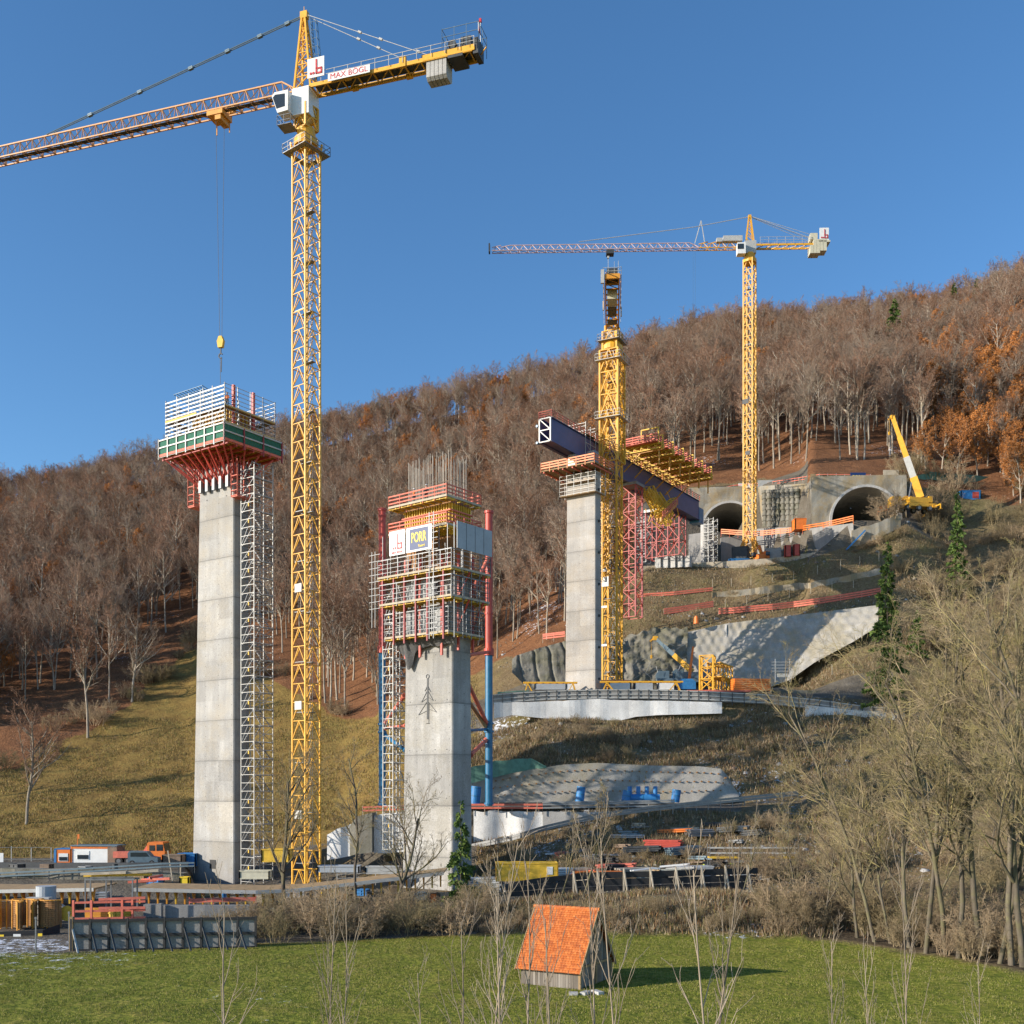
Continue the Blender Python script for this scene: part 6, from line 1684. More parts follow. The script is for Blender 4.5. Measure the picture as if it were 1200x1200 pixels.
o = obj('anchor_head', mb, M['plytan'], lower); o.location = Vector((c0.x,c0.y,0))-lower.location; o['kind'] = 'stuff'
wall_uv('green_tarpaulin', [(552,140.6,918,900),(575,141,912,893),(600,142,906,890),(622,143,902,888),(640,143,900,898)], M['greentarp'], 'grey-green tarpaulin over the left end of the anchored wall', 'tarpaulin', .15, rough=.5, sub=5)
wall_uv('green_roof', [(583,165,818,811),(600,165.5,816,810),(620,166,812,808.5)], M['greentarp'], 'dark green tarpaulin bank at the left end of the upper road', 'tarpaulin', 2.0, rough=.2, sub=4)

# ------------------------------------------------------------------ upper road edge
ur = [(578,161,838,815),(600,162,829,813),(640,162.6,824,810.5),(700,162.8,822,809),(760,162.8,822,809),(830,162.6,824,811),(900,161.8,829,815),(960,161,835,821),(1010,160,839,828),(1060,159,842,832)]
def road_edge():
    r = thing('crash_barrier', 'long grey panelled crash barrier curving along the upper road', 'crash barrier', W(600,HV,162))
    c0 = r.location
    A=[];B=[]
    for u,d,vb,vt in ur: 
        t_ = W(u, vt, d)-c0; A.append(t_-Vector((0,0,1.35 if 1 else 0))); B.append(t_)
    mb = MB(); mb.sheet(A,B,(0,.12,0)); obj('guard_panel', mb, M['conc'], r)
    mb = MB(); 
    for k in range(len(B)-1):
        mb.beam(B[k]+Vector((0,-.05,.05)),B[k+1]+Vector((0,-.05,.05)),.16); mb.beam(A[k]+Vector((0,-.08,.75)),A[k+1]+Vector((0,-.08,.75)),.1,.14); mb.beam(A[k]+Vector((0,-.08,.2)),A[k+1]+Vector((0,-.08,.2)),.1,.14)
    obj('rail', mb, M['galvlight'], r)
    for k in range(len(B)-1):
        n_ = max(1,int((B[k+1]-B[k]).length/1.5))
        for j in range(n_):
            p0 = A[k].lerp(A[k+1],j/n_); p1 = B[k].lerp(B[k+1],j/n_); mb = MB(); mb.beam(p0+Vector((0,-.14,-.5)),p1+Vector((0,-.14,.1)),.1); obj('post', mb, M['darksteel'], r)
road_edge()
wall_uv('retaining_wall', [(579,160.6,842,824),(600,161.4,838,823),(640,161.8,842,822),(680,162,846,820),(700,162.1,848,819),(720,162.1,846,820),(745,162.1,840,821),(770,162,838,821),(846,161.9,836,823)], M['fleece'], 'white sheeted wall below the crash barrier of the upper road', 'wall', .5, rough=.25, sub=6)
wall_uv('retaining_wall', [(944,160.6,842,826),(980,160.2,845,830),(1010,159.5,847,833),(1060,158.5,850,838)], M['fleece'], 'white wall below the right end of the upper road', 'wall', .5, rough=.2, sub=5)
wall_uv('stone_bank', [(905,170,815,808),(945,169,820,809),(1000,168,826,812),(1050,167,830,816),(1100,166,836,822)], M['shotdark'], 'low grey bank behind the right end of the upper road', 'bank', .8, rough=.4, sub=5)
# things along the upper road
for i,(u,w_) in enumerate(((645,5.0),(676,3.6),(700,2.4),(726,3.4),(754,3.0),(780,2.6))):
    plainbox('equipment_box', u, 171, 809, w_, 1.4, 1.25, M['greypanel'] if i%2==0 else M['white'], ['long pale blue-grey box, first from the left on the upper road','white box left of the girder-carrying pier foot','narrow pale box between the far pier and the crane mast','white box at the foot of the front crane mast','pale box under the yellow trestle on the upper road','white box just left of the small mobile crane'][i], 'site box')
def trestle(u, d, v, L, label, rz=0):
    g = W(u,v,d); r = thing('yellow_trestle', label, 'trestle', g, rz)
    mb = MB(); mb.beam((-L/2,0,1.5),(L/2,0,1.5),.22); mb.beam((-L/2,.9,1.5),(L/2,.9,1.5),.22); obj('top_beam', mb, M['yellow'], r)
    for s_ in (-1,1):
        for y in (0,.9):
            mb = MB(); mb.beam((s_*L*.42,y,1.4),(s_*L*.47,y,0),.16); mb.beam((s_*L*.42,y,1.4),(s_*L*.33,y,0),.12); obj('leg', mb, M['yellow'], r)
    mb = MB()
    for k in range(8): x = -L/2+L*k/8; mb.beam((x,0,1.5),(x+L/8,.9,1.5),.1)
    obj('brace', mb, M['yellow'], r)
trestle(645,167.5,811,8.5,'yellow trestle on the left stretch of the upper road'); trestle(752,167.5,810,13,'long yellow trestle before the front crane mast on the upper road')
mb = MB(); rails_around(mb,-3.2,3.2,-.8,2.8,(.5,1.1),.08,.16); posts_around(mb,-3.2,3.2,-.8,2.8,0,1.2,1.3,.08); single('guard_frame', mb, M['redlight'], 'red guard rail round the foot of the front crane mast', 'guard rail', W(716,806,173))
mb = MB(); mb.beam((0,0,0),(.9,0,7.2),.55,.5,r1=.5); mb.box((-.1,0,.2),(1.4,1.2,.6)); single('drill_mast', mb, M['orange'], 'leaning orange drill mast in the shade right of the small mobile crane', 'drill mast', W(806,808,179))
mb = MB(); mb.bx(-1.5,1.5,-.6,.6,0,1.2); mb.prism([(-1.5,-.62,1.2),(1.5,-.62,1.2),(.9,-.62,1.7),(-.9,-.62,1.7)],(0,1.2,0)); single('tank', mb, M['blue'], 'blue lidded skip at the foot of the orange drill mast', 'skip', W(804,808,174))
# stacked mast sections
def section(loc, rz, L, w, label, tilt=0, mat=None):
    r = thing('mast_section', label, 'crane section', loc, rz, 'stored crane mast sections')
    mb = MB(); mb.lattice((-L/2,0,w/2),(L/2,0,w/2),w,w,1.6,.22,.13,2); obj('lattice_frame', mb, mat or M['yellow'], r); 
    mb = MB(); mb.beam((-L/2,-w/2,.08),(-L/2,w/2,.08),.3); mb.beam((L/2,-w/2,.08),(L/2,w/2,.08),.3); obj('bearer', mb, M['timber'], r)
    return r
b_ = W(850,810,171)
up = thing('mast_section', 'upright open-ended yellow crane section, leftmost of the stored ones', 'crane section', W(829,810,170), R(-20), 'stored crane mast sections')
mb = MB(); mb.lattice((0,0,0),(0,0,5.6),2.1,2.1,1.9,.24,.14,1,up=Vector((0,1,0))); obj('lattice_frame', mb, M['yellow'], up); mb = MB(); mb.beam((-1.6,-1.05,0.0),(1.6,-1.05,0),.2); obj('foot', mb, M['red'], up)
section(b_+Vector((.0,2.2,0)), R(62), 7.5, 2.2, 'lower yellow crane section lying behind the upright one')
section(b_+Vector((-.4,2.2,2.35)), R(62), 7.0, 2.1, 'upper yellow crane section resting on the lower one')
section(b_+Vector((3.6,4,0)), R(58), 7.5, 1.9, 'yellow crane section lying nearest the red block on the upper road')
mb = MB()
for k in range(6): mb.bx(-3.1,2.7,-1.0+.003*k,1.0,k*.32,k*.32+.28)
single('board_stack', mb, M['orange'], 'bright red stack of boards right of the stored crane sections', 'stack', W(881,810,168), R(6))
mb = MB(); mb.bx(-5,5,-.5,.5,0,.25); single('board', mb, M['redlight'], 'flat red beams under the stored crane sections', 'beams', W(842,811,167))
mb = MB(); mb.bx(-.9,.9,-.03,.03,.2,.8); mb.beam((-1.2,0,-.6),(-1.2,0,3.2),.1); mb.beam((1.2,0,-.6),(1.2,0,3.2),.1)
for k in range(4): mb.beam((-1.8,0,1.2+k*.5),(1.8,0,1.2+k*.5),.08)
single('small_frame', mb, M['galvlight'], 'small white rail frame at the foot of the bumpy shotcrete wall', 'frame', W(917,795,176))
post_row('stake_row', [(930,176,790),(960,175,773),(985,174.5,758),(1010,174,745),(1035,173.5,735)], 1.2, 3.5, M['paletimber'], 'few bare stakes along the lower slanting edge of the bumpy wall', 'stakes')
post_row('stake_row', [(880,172,800),(930,170,792),(975,168,788),(1000,167,787)], 1.4, 4.0, M['paletimber'], 'few bare stakes in the brown weeds below the bumpy wall', 'stakes')

# ------------------------------------------------------------------ lower road (by pier 2)
def road_strip(name, pts, mat, label, wid):
    c0 = W(pts[0][0],HV,pts[0][1]); A=[];B=[]
    for u,d,v in pts:
        a = W(u,v,d)-Vector((c0.x,c0.y,0)); A.append(a); B.append(a+Vector((0,wid,.02)))
    mb = MB(); mb.sheet(A,B,(0,0,-.35)); o = obj(name, mb, mat); o.location = (c0.x,c0.y,0); tag(o, label, None, None, 'structure'); return o
road_strip('lower_road', [(540,133.2,943),(600,133.3,943),(700,133.4,942),(790,133.6,941)], M['asphalt'], 'lower site road behind the middle pier', 8)
road_strip('upper_road', [(586,163.3,812),(640,163.6,809),(700,163.8,808),(830,163.8,810),(900,163.3,813),(960,163,819),(1040,163,826)], M['asphalt'], 'upper site road under the front crane', 9)
wall_uv('sheeted_wall', [(555,132.6,992,951),(575,132.5,989,950),(600,132.4,982,951),(636,132.3,972,951)], M['fleece'], 'white crinkled sheet wall right of the middle pier foot', 'wall', .5, rough=.5, sub=16)
wall_uv('concrete_wall', [(636,132.3,972,951),(690,132.4,962,952),(740,132.6,952,950)], M['conclight'], 'pale wall stretch continuing right of the white crinkled sheets', 'wall', .5, rough=.2, sub=6)
wall_uv('sheeted_wall', [(383,128,1008,978),(395,128,1006,972),(411,128,1003,966)], M['fleece'], 'white sheeted mound behind the thin tree left of the middle pier', 'wall', 3, rough=.6, sub=6)
wall_uv('sheeted_wall', [(438,128,1000,955),(455,128,1000,953),(474,128,998,953)], M['fleece'], 'white sheeted wall piece hidden behind the tree left of the middle pier', 'wall', 3, rough=.4, sub=5)
wall_uv('concrete_block', [(410,127.5,1003,968),(418,127.2,1001,957),(436,127,999,952)], M['shotdark'], 'brown-grey concrete abutment between the white mounds', 'abutment', 4, rough=.1, sub=2)
post_row('crash_barrier', [(552,130.5,997),(600,127,987),(640,124,975),(700,126,961),(760,128,953),(830,131,945),(900,135,938),(935,137,934)], .75, 1.6, M['galv'], 'grey guard rail sweeping up right along the lower road', 'crash barrier', rails=(.35,.68), railmat=M['galv'], railh=.28)
post_row('barrier', [(552,132.4,951),(600,132.2,951),(636,132.1,951)], 1.1, 1.3, M['paletimber'], 'red and white rail on top of the white crinkled sheets', 'barrier', rails=(.45,.85), railmat=M['redlight'], railh=.24)
post_row('barrier', [(636,132.1,951),(690,132.3,950),(760,132.8,949),(790,133,948)], 1.1, 2.0, M['paletimber'], 'weathered grey timber rail right of the red and white rail', 'barrier', rails=(.45,.85,1.1), railmat=M['grey'], railh=.2)
post_row('barrier', [(425,128,955),(474,128,953)], 1.1, 1.3, M['paletimber'], 'short red and white rail left of the middle pier foot', 'barrier', rails=(.5,.9), railmat=M['redlight'], railh=.2)
def tank(u,d,v,L,dia,label,axis='x',mat=None,extra=0):
    g = W(u,v,d); r = thing('tank', label, 'tank', g)
    mb = MB()
    if axis=='x': mb.beam((-L/2,0,dia/2),(L/2,0,dia/2),dia,n=20)
    else: mb.beam((0,0,0),(.25,0,L),dia,n=20)
    obj('shell', mb, mat or M['blue'], r)
    if extra:
        for k in range(extra):
            mb = MB(); x = -L/2+L*(k+.5)/extra; mb.beam((x,0,dia*.9),(x,0,dia+1.0),.55,n=12); obj('filler_neck', mb, M['blue'], r)
    mb = MB()
    for t in (-.4,.0,.4):
        if axis=='x': mb.beam((L*t-.05,0,dia/2),(L*t+.05,0,dia/2),dia*1.05,n=20)
        else: mb.beam((.12+.25*t,0,L*(.5+t)),(.14+.25*t,0,L*(.5+t)+.1),dia*1.05,n=20)
    obj('band', mb, M['bluepipe'], r)
tank(753,138,940,4.4,1.05,'big blue tank with filler necks lying before the anchored wall',extra=4)
tank(733,137.5,940,1.5,1.1,'short upright blue drum at the left end of the big blue tank','z')
tank(791,137,940,1.6,1.1,'leaning blue drum right of the big blue tank','z')
tank(679,138,940,2.0,1.1,'small blue drum left of the big blue tank','z')
tank(556,138,945,2.6,1.3,'blue drum behind the right blue column foot','z')

# ------------------------------------------------------------------ storage yard right of pier 2
def sk_extra(r):
    mb = MB()
    for k in range(9): mb.bx(-3.4+k*.82,-3.3+k*.82,-1.32,-1.25,.1,1.9)
    obj('rib', mb, M['yellow2'], r)
    mb = MB(); mb.bx(2.2,3.0,-1.36,-1.33,.7,1.6); obj('notice', mb, M['white'], r)
plainbox('container', 617, 109, 1032, 6.2, 2.4, 1.85, M['yellow2'], 'ochre-yellow open skip right of the middle pier foot', 'skip', R(2), extra=lambda r: (obj('notice', (lambda m: (m.bx(2.0,2.6,-1.24,-1.2,.7,1.5), m)[1])(MB()), M['white'], r)))
bf = thing('board_wall', 'dark horizontal board wall held by pale slanting props in front of the storage yard', 'wall', W(640,HV,101))
pts_ = [(596,101,1052,1033),(640,101,1050,1026),(700,101.5,1048,1020),(760,102,1046,1019),(820,103,1044,1017),(888,104,1042,1015)]
for k, zf in enumerate((.06,.36,.66)):
    A=[];B=[]
    for u,d,vb_,vt_ in pts_:
        a = W(u,vb_,d)-bf.location; b = W(u,vt_,d)-bf.location; a.z = ZW(vb_,d); b.z = ZW(vt_,d)
        A.append(a.lerp(b,zf)); B.append(a.lerp(b,zf+.27))
    mb = MB(); mb.sheet(A,B,(0,.08,0)); o = obj('board_row', mb, M['black'], bf); o.location.z = -bf.location.z
for u in (672,700,731,762,792,822,850,876):
    d = float(np.interp(u,[p[0] for p in pts_],[p[1] for p in pts_])); vb_ = float(np.interp(u,[p[0] for p in pts_],[p[2] for p in pts_])); vt_ = float(np.interp(u,[p[0] for p in pts_],[p[3] for p in pts_]))
    mb = MB(); a = W(u,vt_-2,d-.12)-bf.location; b = W(u+5,vb_+3,d-1.2)-bf.location; mb.beam(a,b,.12); c_ = W(u,vb_+1,d-.12)-bf.location; mb.beam(a,c_,.16,.1); obj('prop', mb, M['paletimber'], bf)
# heaps of material: individually stacked bundles
def bundle(loc, rz, L, W_, H_, mat, label, n=5, pipes=False, tilt=0, jitter=.08):
    r = thing('material_bundle', label, 'material stack', loc, rz)
    rn = random.Random(int(loc[0]*100)); nr = max(1,int(H_/.22))
    for j in range(nr):
        mb = MB()
        for k in range(n):
            y = -W_/2+W_*(k+.5)/n; a = rn.uniform(-jitter,jitter)*3; 
            if pipes: mb.beam((-L/2+a,y,.15+j*.22),(L/2+a,y+rn.uniform(-jitter,jitter),.15+j*.22),min(.2,W_/n*.9),n=8)
            else: mb.beam((-L/2+a,y,.15+j*.22),(L/2+a,y+rn.uniform(-jitter,jitter),.15+j*.22+tilt),W_/n*.82,.17)
        obj('layer', mb, mat, r)
    mb = MB(); mb.beam((-L*.3,-W_/2,.02),(-L*.3,W_/2,.02),.12); mb.beam((L*.3,-W_/2,.02),(L*.3,W_/2,.02),.12); obj('bearer', mb, M['timber'], r)
    return r
BUN = [(700,112,1013,5,1.5,.7,'orange','orange-red boards, nearest stack behind the left part of the dark board wall'),
 (722,115,1008,4,1.4,.6,'redlight','faded red boards just right of the orange-red stack'),
 (745,113,1012,4,1.6,.6,'paletimber','pale timber pile in the middle of the storage yard'),
 (768,110,1014,4.6,2.0,.8,'cream','cream-yellow wrapped pack standing behind the dark board wall'),
 (752,120,1002,4,1.5,.8,'darksteel','dark steel beams heaped in the middle of the yard'),
 (778,121,1001,4,1.6,.9,'red','dark red beams near the top of the yard'),
 (800,119,1004,3.6,1.5,.9,'steelblue','blue-grey steel pack at the right of the yard'),
 (735,124,995,3.5,1.3,.5,'galvlight','bright tubes lying on the slope of the yard'),
 (790,125,992,3.5,1.2,.6,'orange','small orange-red stack highest on the yard slope'),
 (672,113,1012,3,1.4,.9,'paletimber','pale crate-like boards behind the ochre skip'),
 (815,112,1012,3.4,1.6,.8,'greypanel','pale grey panels at the right behind the board wall'),
 (820,124,996,3,1.3,.9,'galv','grey tubes beside the scaffold rack'),
 (655,112,1020,2.5,1.4,1.4,'white','white wrapped pallet right of the ochre skip'),
 (712,120,1001,3,1.2,.4,'galv','dull grey tubes on the left slope of the yard'),
 (842,114,1012,3,1.2,.4,'yellowgreen','lime-green panels under the scaffold rack'),
 (570,112,1016,3.4,2,1.6,'greypanel','grey-blue covered heap at the conifer right of the middle pier'),
 (838,127,992,3,1,.5,'darksteel','dark mesh pack at the upper right of the yard')]
rb_ = random.Random(21)
for k in range(46):
    u = rb_.uniform(640,880); d = rb_.choice((rb_.uniform(108,114), rb_.uniform(114,127))); g = GD(u,d)
    m_ = rb_.choice(('timber','darksteel','rust','galv','paletimber','maroon','steelblue','white','redlight','black'))
    bundle((g.x,g.y,g.z), rb_.uniform(-1.2,1.2), rb_.uniform(1.2,3.2), rb_.uniform(.5,1.2), rb_.choice((.25,.45,.7)), M[m_], '', n=4, tilt=rb_.uniform(0,.3), jitter=.15)
    o = bpy.data.objects[-1] if False else None
for o in [o for o in COL.objects if o.name.startswith('material_bundle') and not o.get('label')]:
    o['label'] = 'one of the small loose bundles littered between the heaps of the storage yard'; o['group'] = 'small loose bundles in the storage yard'
for i,(u,d,v,L,w_,h_,m_,lb) in enumerate(BUN):
    g = GD(u,d); bundle((g.x,g.y,g.z), random.uniform(-.5,.5), L, w_, h_, M[m_], lb, pipes=m_ in ('galv','galvlight'), tilt=random.uniform(0,.25))
rk = thing('scaffold_rack', 'long scaffold rack with yellow boards at the right of the storage yard', 'scaffold rack', W(832,1013,111))
mb = MB()
for x in (0,2.3,4.6,6.9,9.2):
    for y in (0,1.4): mb.beam((x,y,-.2),(x,y,2.1),.07)
obj('upright', mb, M['galv'], rk)
mb = MB()
for z in (1.15,1.7): mb.beam((0,0,z),(9.2,0,z),.09); mb.beam((0,1.4,z),(9.2,1.4,z),.09)
obj('ledger', mb, M['galvlight'], rk)
mb = MB(); mb.bx(0,3.1,-.1,1.5,.62,.78); mb.bx(6.4,9.2,-.1,1.5,.62,.78); obj('platform_board', mb, M['yellow2'], rk)
post_row('track_rail', [(590,100,1046),(700,100.5,1046),(800,101,1043),(900,102,1040),(980,100,1038)], .9, 6, M['paletimber'], 'thin white posts along the verge below the dark board wall', 'posts', w=.06)

# ------------------------------------------------------------------ left part of the site
# falsework deck
fd_ = thing('falsework_deck', 'long low falsework deck with white edge on yellow brackets at the left', 'falsework', W(0,HV,104))
DP = [(-120,106,1041),(0,104,1043),(110,103,1041)]
DP2 = [(155,103,1041),(240,103.5,1043),(300,104,1044),(345,105,1042),(400,106,1036),(460,107,1029),(520,108,1022)]
def deck_run(root, P, z_off=0):
    c0 = root.location; A=[];B=[]
    for u,d,v in P: a = W(u,v,d)-c0; A.append(a); B.append(a+Vector((0,6.0,.05)))
    mb = MB(); mb.sheet(A,B,(0,0,-.14)); obj('deck', mb, M['timber'], root)
    mb = MB()
    for a,b in zip(A,A[1:]): mb.beam(a+Vector((0,-.07,-.12)),b+Vector((0,-.07,-.12)),.08,.34)
    obj('white_edge', mb, M['galvlight'], root)
    tot = sum((b-a).length for a,b in zip(A,A[1:])); pos = .3
    for a,b in zip(A,A[1:]):
        L = (b-a).length; n_ = int(L/.78)
        for k in range(n_):
            p = a.lerp(b,(k+.5)/n_); mb = MB(); mb.prism([(p.x,p.y+.1,p.z-.2),(p.x,p.y+1.1,p.z-.2),(p.x,p.y+.9,p.z-.75),(p.x,p.y+.75,p.z-1.5),(p.x,p.y+.55,p.z-1.5),(p.x,p.y+.5,p.z-.8)],(.14,0,0)); mb.beam((p.x+.07,p.y+.15,p.z-.3),(p.x+.07,p.y+.62,p.z-1.0),.1); obj('bracket', mb, M['amber'] if k%4 else M['yellow2'], root)
deck_run(fd_, DP)
fd2 = thing('falsework_deck', 'falsework deck with white edge passing in front of the leftmost pier foot', 'falsework', W(155,HV,103))
deck_run(fd2, DP2)
wall_uv('abutment_wall', [(-120,101,1082,1058),(0,101,1079,1056),(62,101,1079,1056),(82,99,1088,1068)], M['conc'], 'grey concrete wall under the left falsework deck', 'wall', .8)
wall_uv('abutment_wall', [(168,99,1090,1060),(189,99,1090,1060)], M['conc'], 'narrow concrete wall stub right of the red rail frames', 'wall', .8)
wall_uv('abutment_wall', [(189,98.6,1092,1061),(240,98.8,1092,1061),(300,99.5,1092,1061)], M['conc'], 'long low concrete wall behind the right end of the black shuttering', 'wall', .8)
mb = MB(); mb.bx(-.12,.12,-.15,.15,-.1,2.4); single('wall_buttress', mb, M['conc'], 'narrow upright rib on the low concrete wall', 'buttress', W(188,1089,98.3))
post_row('barrier', [(222,102,1058),(250,102,1057),(300,102.5,1056)], .5, 2, M['redlight'], 'red board lying along the falsework left of the thin tree', 'barrier', rails=(.1,.3), railmat=M['redlight'], railh=.2)
# black shuttering wall
sh = thing('shuttering_wall', 'black-framed grey shuttering wall with slanting props at the meadow edge', 'shuttering', W(84,HV,78))
c0 = sh.location
def shp(t, z, off=0):
    a = W(84,HV,78); b = W(300,HV,79.7); p = a.lerp(b,t)-c0; p.z = -11.6+z; p.y -= off; return p
NS = 10
for k in range(NS):
    t0, t1 = k/NS, (k+1)/NS
    mb = MB(); mb.sheet([shp(t0,.05),shp(t1,.05)],[shp(t0,2.35),shp(t1,2.35)],(0,.12,0)); obj('panel', mb, M['conc'], sh)
for k in range(NS+1):
    mb = MB(); mb.beam(shp(k/NS,0,.08),shp(k/NS,2.45,.08),.16,.16); obj('rib', mb, M['black'], sh)
mb = MB(); 
for z in (.12,1.2,2.3): mb.beam(shp(0,z,.1),shp(1,z,.1),.12,.2)
obj('waler', mb, M['black'], sh)
for k in range(NS):
    mb = MB(); mb.beam(shp((k+.08)/NS,1.7,.1),shp((k+.75)/NS,-.05,1.3),.12,.10); obj('prop', mb, M['galvlight'] if k == 0 else M['darksteel'], sh)
mb = MB(); mb.beam(shp(0,-.0,0),shp(0,2.6,0),.25,.3); obj('end_post', mb, M['timber'], sh)
# red rail frames
rf_ = thing('red_rail_frame', 'stacked red steel rail frames behind the left end of the black shuttering', 'rail frame', W(86,HV,86))
mb = MB(); z0_ = -11.5
for z in (1.4,2.0,2.7): mb.beam((0,0,z0_+z),(5.6,.6,z0_+z+.05),.14,.16)
for x in (0,1.4,3.8,4.6): mb.beam((x,x*.1,z0_),(x,x*.1,z0_+2.9),.16)
mb.beam((2.2,-.4,z0_+3.0),(5.8,0,z0_+3.1),.14,.2); mb.beam((2.2,-.4,z0_+2.3),(5.8,0,z0_+2.3),.14,.2)
obj('frame', mb, M['redlight'], rf_)
mb = MB(); mb.bx(.6,2.4,.8,1.0,z0_+1.2,z0_+2.2); obj('infill_board', mb, M['amber'], rf_)
mb = MB()
for (x0,y0,x1,y1,z) in ((0,0,2.6,.2,3.9),(1.2,.3,4.0,-.2,4.1),(2.0,0,3.0,.8,4.3)): mb.beam((x0,y0,z0_+z),(x1,y1,z0_+z+.15),.22)
single('beam_pile', mb, M['redlight'], 'few red beams lying on the falsework right of the grey frame', 'beams', W(150,HV,100)+Vector((0,0,-.7)))
# formwork barrels
for i,(u,d,w_,l) in enumerate(((8,90,3.2,'leftmost curved timber form, half outside the picture'),(26,91,2.9,'middle curved timber form with a round yellow end'),(62,92,2.9,'rightmost curved timber form, reddish with a dark arc'))):
    g = W(u,HV,d); r = thing('curved_form', l, 'timber formwork', (g.x,g.y,-11.5), R(-25 if i<2 else 150))
    n_ = 14
    for s_ in range(13):
        mb = MB()
        z = .2+s_*.17
        pts = [(1.3*math.cos(R(20+k*11)), 1.3*math.sin(R(20+k*11))-.3, z) for k in range(n_)]
        mb.path(pts,.22,.145); obj('curved_slat', mb, M['plytan'], r)
    mb = MB()
    for k in range(0,n_,2): x,y = 1.2*math.cos(R(20+k*11)), 1.2*math.sin(R(20+k*11))-.3; mb.beam((x,y,0),(x,y,2.4),.1)
    pts = [(1.35*math.cos(R(20+k*11)), 1.35*math.sin(R(20+k*11))-.3, 2.4) for k in range(n_)]; mb.path(pts,.35,.08)
    obj('upright', mb, M['amber'], r)
    mb = MB(); mb.beam((-1.3,-.4,1.2),(-1.2,-.5,1.2),1.3,n=20); obj('round_end', mb, M['yellow2'], r)
mb = MB(); mb.beam((0,0,0),(0,0,3.1),1.7,n=20); single('pipe_segment', mb, M['greypanel'], 'grey upright concrete pipe behind the rightmost curved form', 'pipe', W(54,1079,95))
mb = MB(); 
for k in range(5): mb.bx(-1,1,-.4,.4,k*.5,k*.5+.42)
single('block_stack', mb, M['galvlight'], 'pale stack between the curved timber forms', 'stack', W(46,1084,93))
wall_uv('mesh_screen', [(-60,86,1100,1092),(0,86,1102,1092),(50,86.5,1100,1090),(70,88,1094,1083)], M['black'], 'low black screen with yellow tags in front of the curved forms', 'screen', .05)
for i,(u,m_,l) in enumerate(((2,'banneryellow','left yellow tag on the low black screen'),(20,'white','white tag on the low black screen'),(47,'banneryellow','right yellow tag on the low black screen'))):
    mb = MB(); mb.bx(-.17 if i!=1 else -.3,.17 if i!=1 else .3,-.02,.02,0,.22); single('tag', mb, M[m_], l, 'tag', W(u,1100-i*.7-1.5,85.8))
for i,(u,v,d) in enumerate(((42,1118,76.5),(81,1110,79.5))):
    mb = MB(); mb.beam((0,0,-.2),(0,0,2.6),.09); mb.beam((0,0,2.6),(0,0,2.75),.14); g = W(u,HV,d); single('marker_post', mb, M['galv'], ['grey marker post in the snow patch near the left edge','grey marker post beside the left end of the black shuttering'][i], 'post', (g.x,g.y,-11.6+i*.05))
# canopy frame
cf = thing('canopy_frame', 'grey frame carrying pale beams above the red rail frames', 'canopy', W(100,HV,97))
mb = MB(); z0_ = -11.4
for x in (0,1.9,4.3):
    for y in (0,1.2): mb.beam((x,y,z0_+.5),(x,y,z0_+3.7),.12)
mb.beam((0,0,z0_+3.6),(4.5,0,z0_+3.6),.16); mb.beam((0,1.2,z0_+3.6),(4.5,1.2,z0_+3.6),.16)
obj('frame', mb, M['galv'], cf)
mb = MB(); mb.beam((-.3,-.2,z0_+4.1),(3.8,-.1,z0_+4.25),.5,.22); mb.beam((3.6,.1,z0_+4.2),(6.6,.3,z0_+4.4),.5,.22); obj('long_beam', mb, M['paletimber'], cf)
mb = MB(); mb.beam((-.3,.5,z0_+3.9),(5.8,.6,z0_+4.0),.4,.2); obj('yellow_beam', mb, M['yellow2'], cf)
# dark embankment guard rails
wall_uv('dark_bank', [(-60,121,1040,1019),(0,120,1039,1018),(90,119,1038,1018),(160,119,1037,1020),(216,119,1036,1023)], M['shotdark'], 'dark bank behind the falsework deck at the left', 'bank', 1.5, rough=.5, sub=5)
post_row('crash_barrier', [(-20,119.5,1032),(40,119,1029),(110,118.5,1025),(190,118,1020),(228,118,1019)], .8, 1.6, M['darksteel'], 'dark guard rail along the site road at the left', 'crash barrier', rails=(.4,.75), railmat=M['steelblue'], railh=.16)
wall_uv('road_edge', [(-60,128,1019,1011),(60,127,1018,1011),(150,126,1016,1011),(220,126,1015,1010)], M['darksteel'], 'black steel edge of the site road in front of the containers', 'edging', .3)
post_row('fence', [(-10,142,1008),(60,142,1008)], 1.8, 2.4, M['galvlight'], 'light mesh fence posts at the far left behind the site road', 'fence', rails=(.1,1.7), railmat=M['galv'], railh=.05)
# site office
def office(r, w, h, stripes, win, frame=None):
    mb = MB(); mb.bx(-w/2,w/2,-1.2,1.2,.1,h); obj('wall', mb, stripes, r)
    for x0_,x1_,zz0,zz1 in win:
        mb = MB(); mb.bx(x0_,x1_,-1.26,-1.2,zz0,zz1); w2 = obj('window', mb, M['white'], r); mb = MB(); mb.bx(x0_+.08,x1_-.08,-1.29,-1.262,zz0+.08,zz1-.45*(zz1-zz0)); obj('pane', mb, M['glass'], w2)
g = W(114,1014,137); of = thing('site_office', 'white site office cabin with orange roof stripe and dark end wall', 'site cabin', g, R(-3))
office(of, 5.6, 2.5, M['white'], [(-2.1,-.5,.8,1.9)])
mb = MB(); mb.bx(-2.85,2.4,-1.26,1.26,2.2,2.5); mb.bx(-2.9,-2.72,-1.28,-1.2,0,2.5); obj('orange_stripe', mb, M['orange'], of)
mb = MB(); mb.bx(-2.9,3.2,-1.4,1.4,2.503,2.65); obj('roof', mb, M['steelblue'], of)
mb = MB(); mb.bx(1.9,3.1,-1.27,1.27,.1,2.4); obj('dark_end', mb, M['rust'], of)
mb = MB(); mb.beam((-2.6,0,2.6),(-2.6,0,4.0),.08); mb.bx(-2.65,-2.35,-.02,.02,3.4,4.0); obj('flag', mb, M['orange'], of)
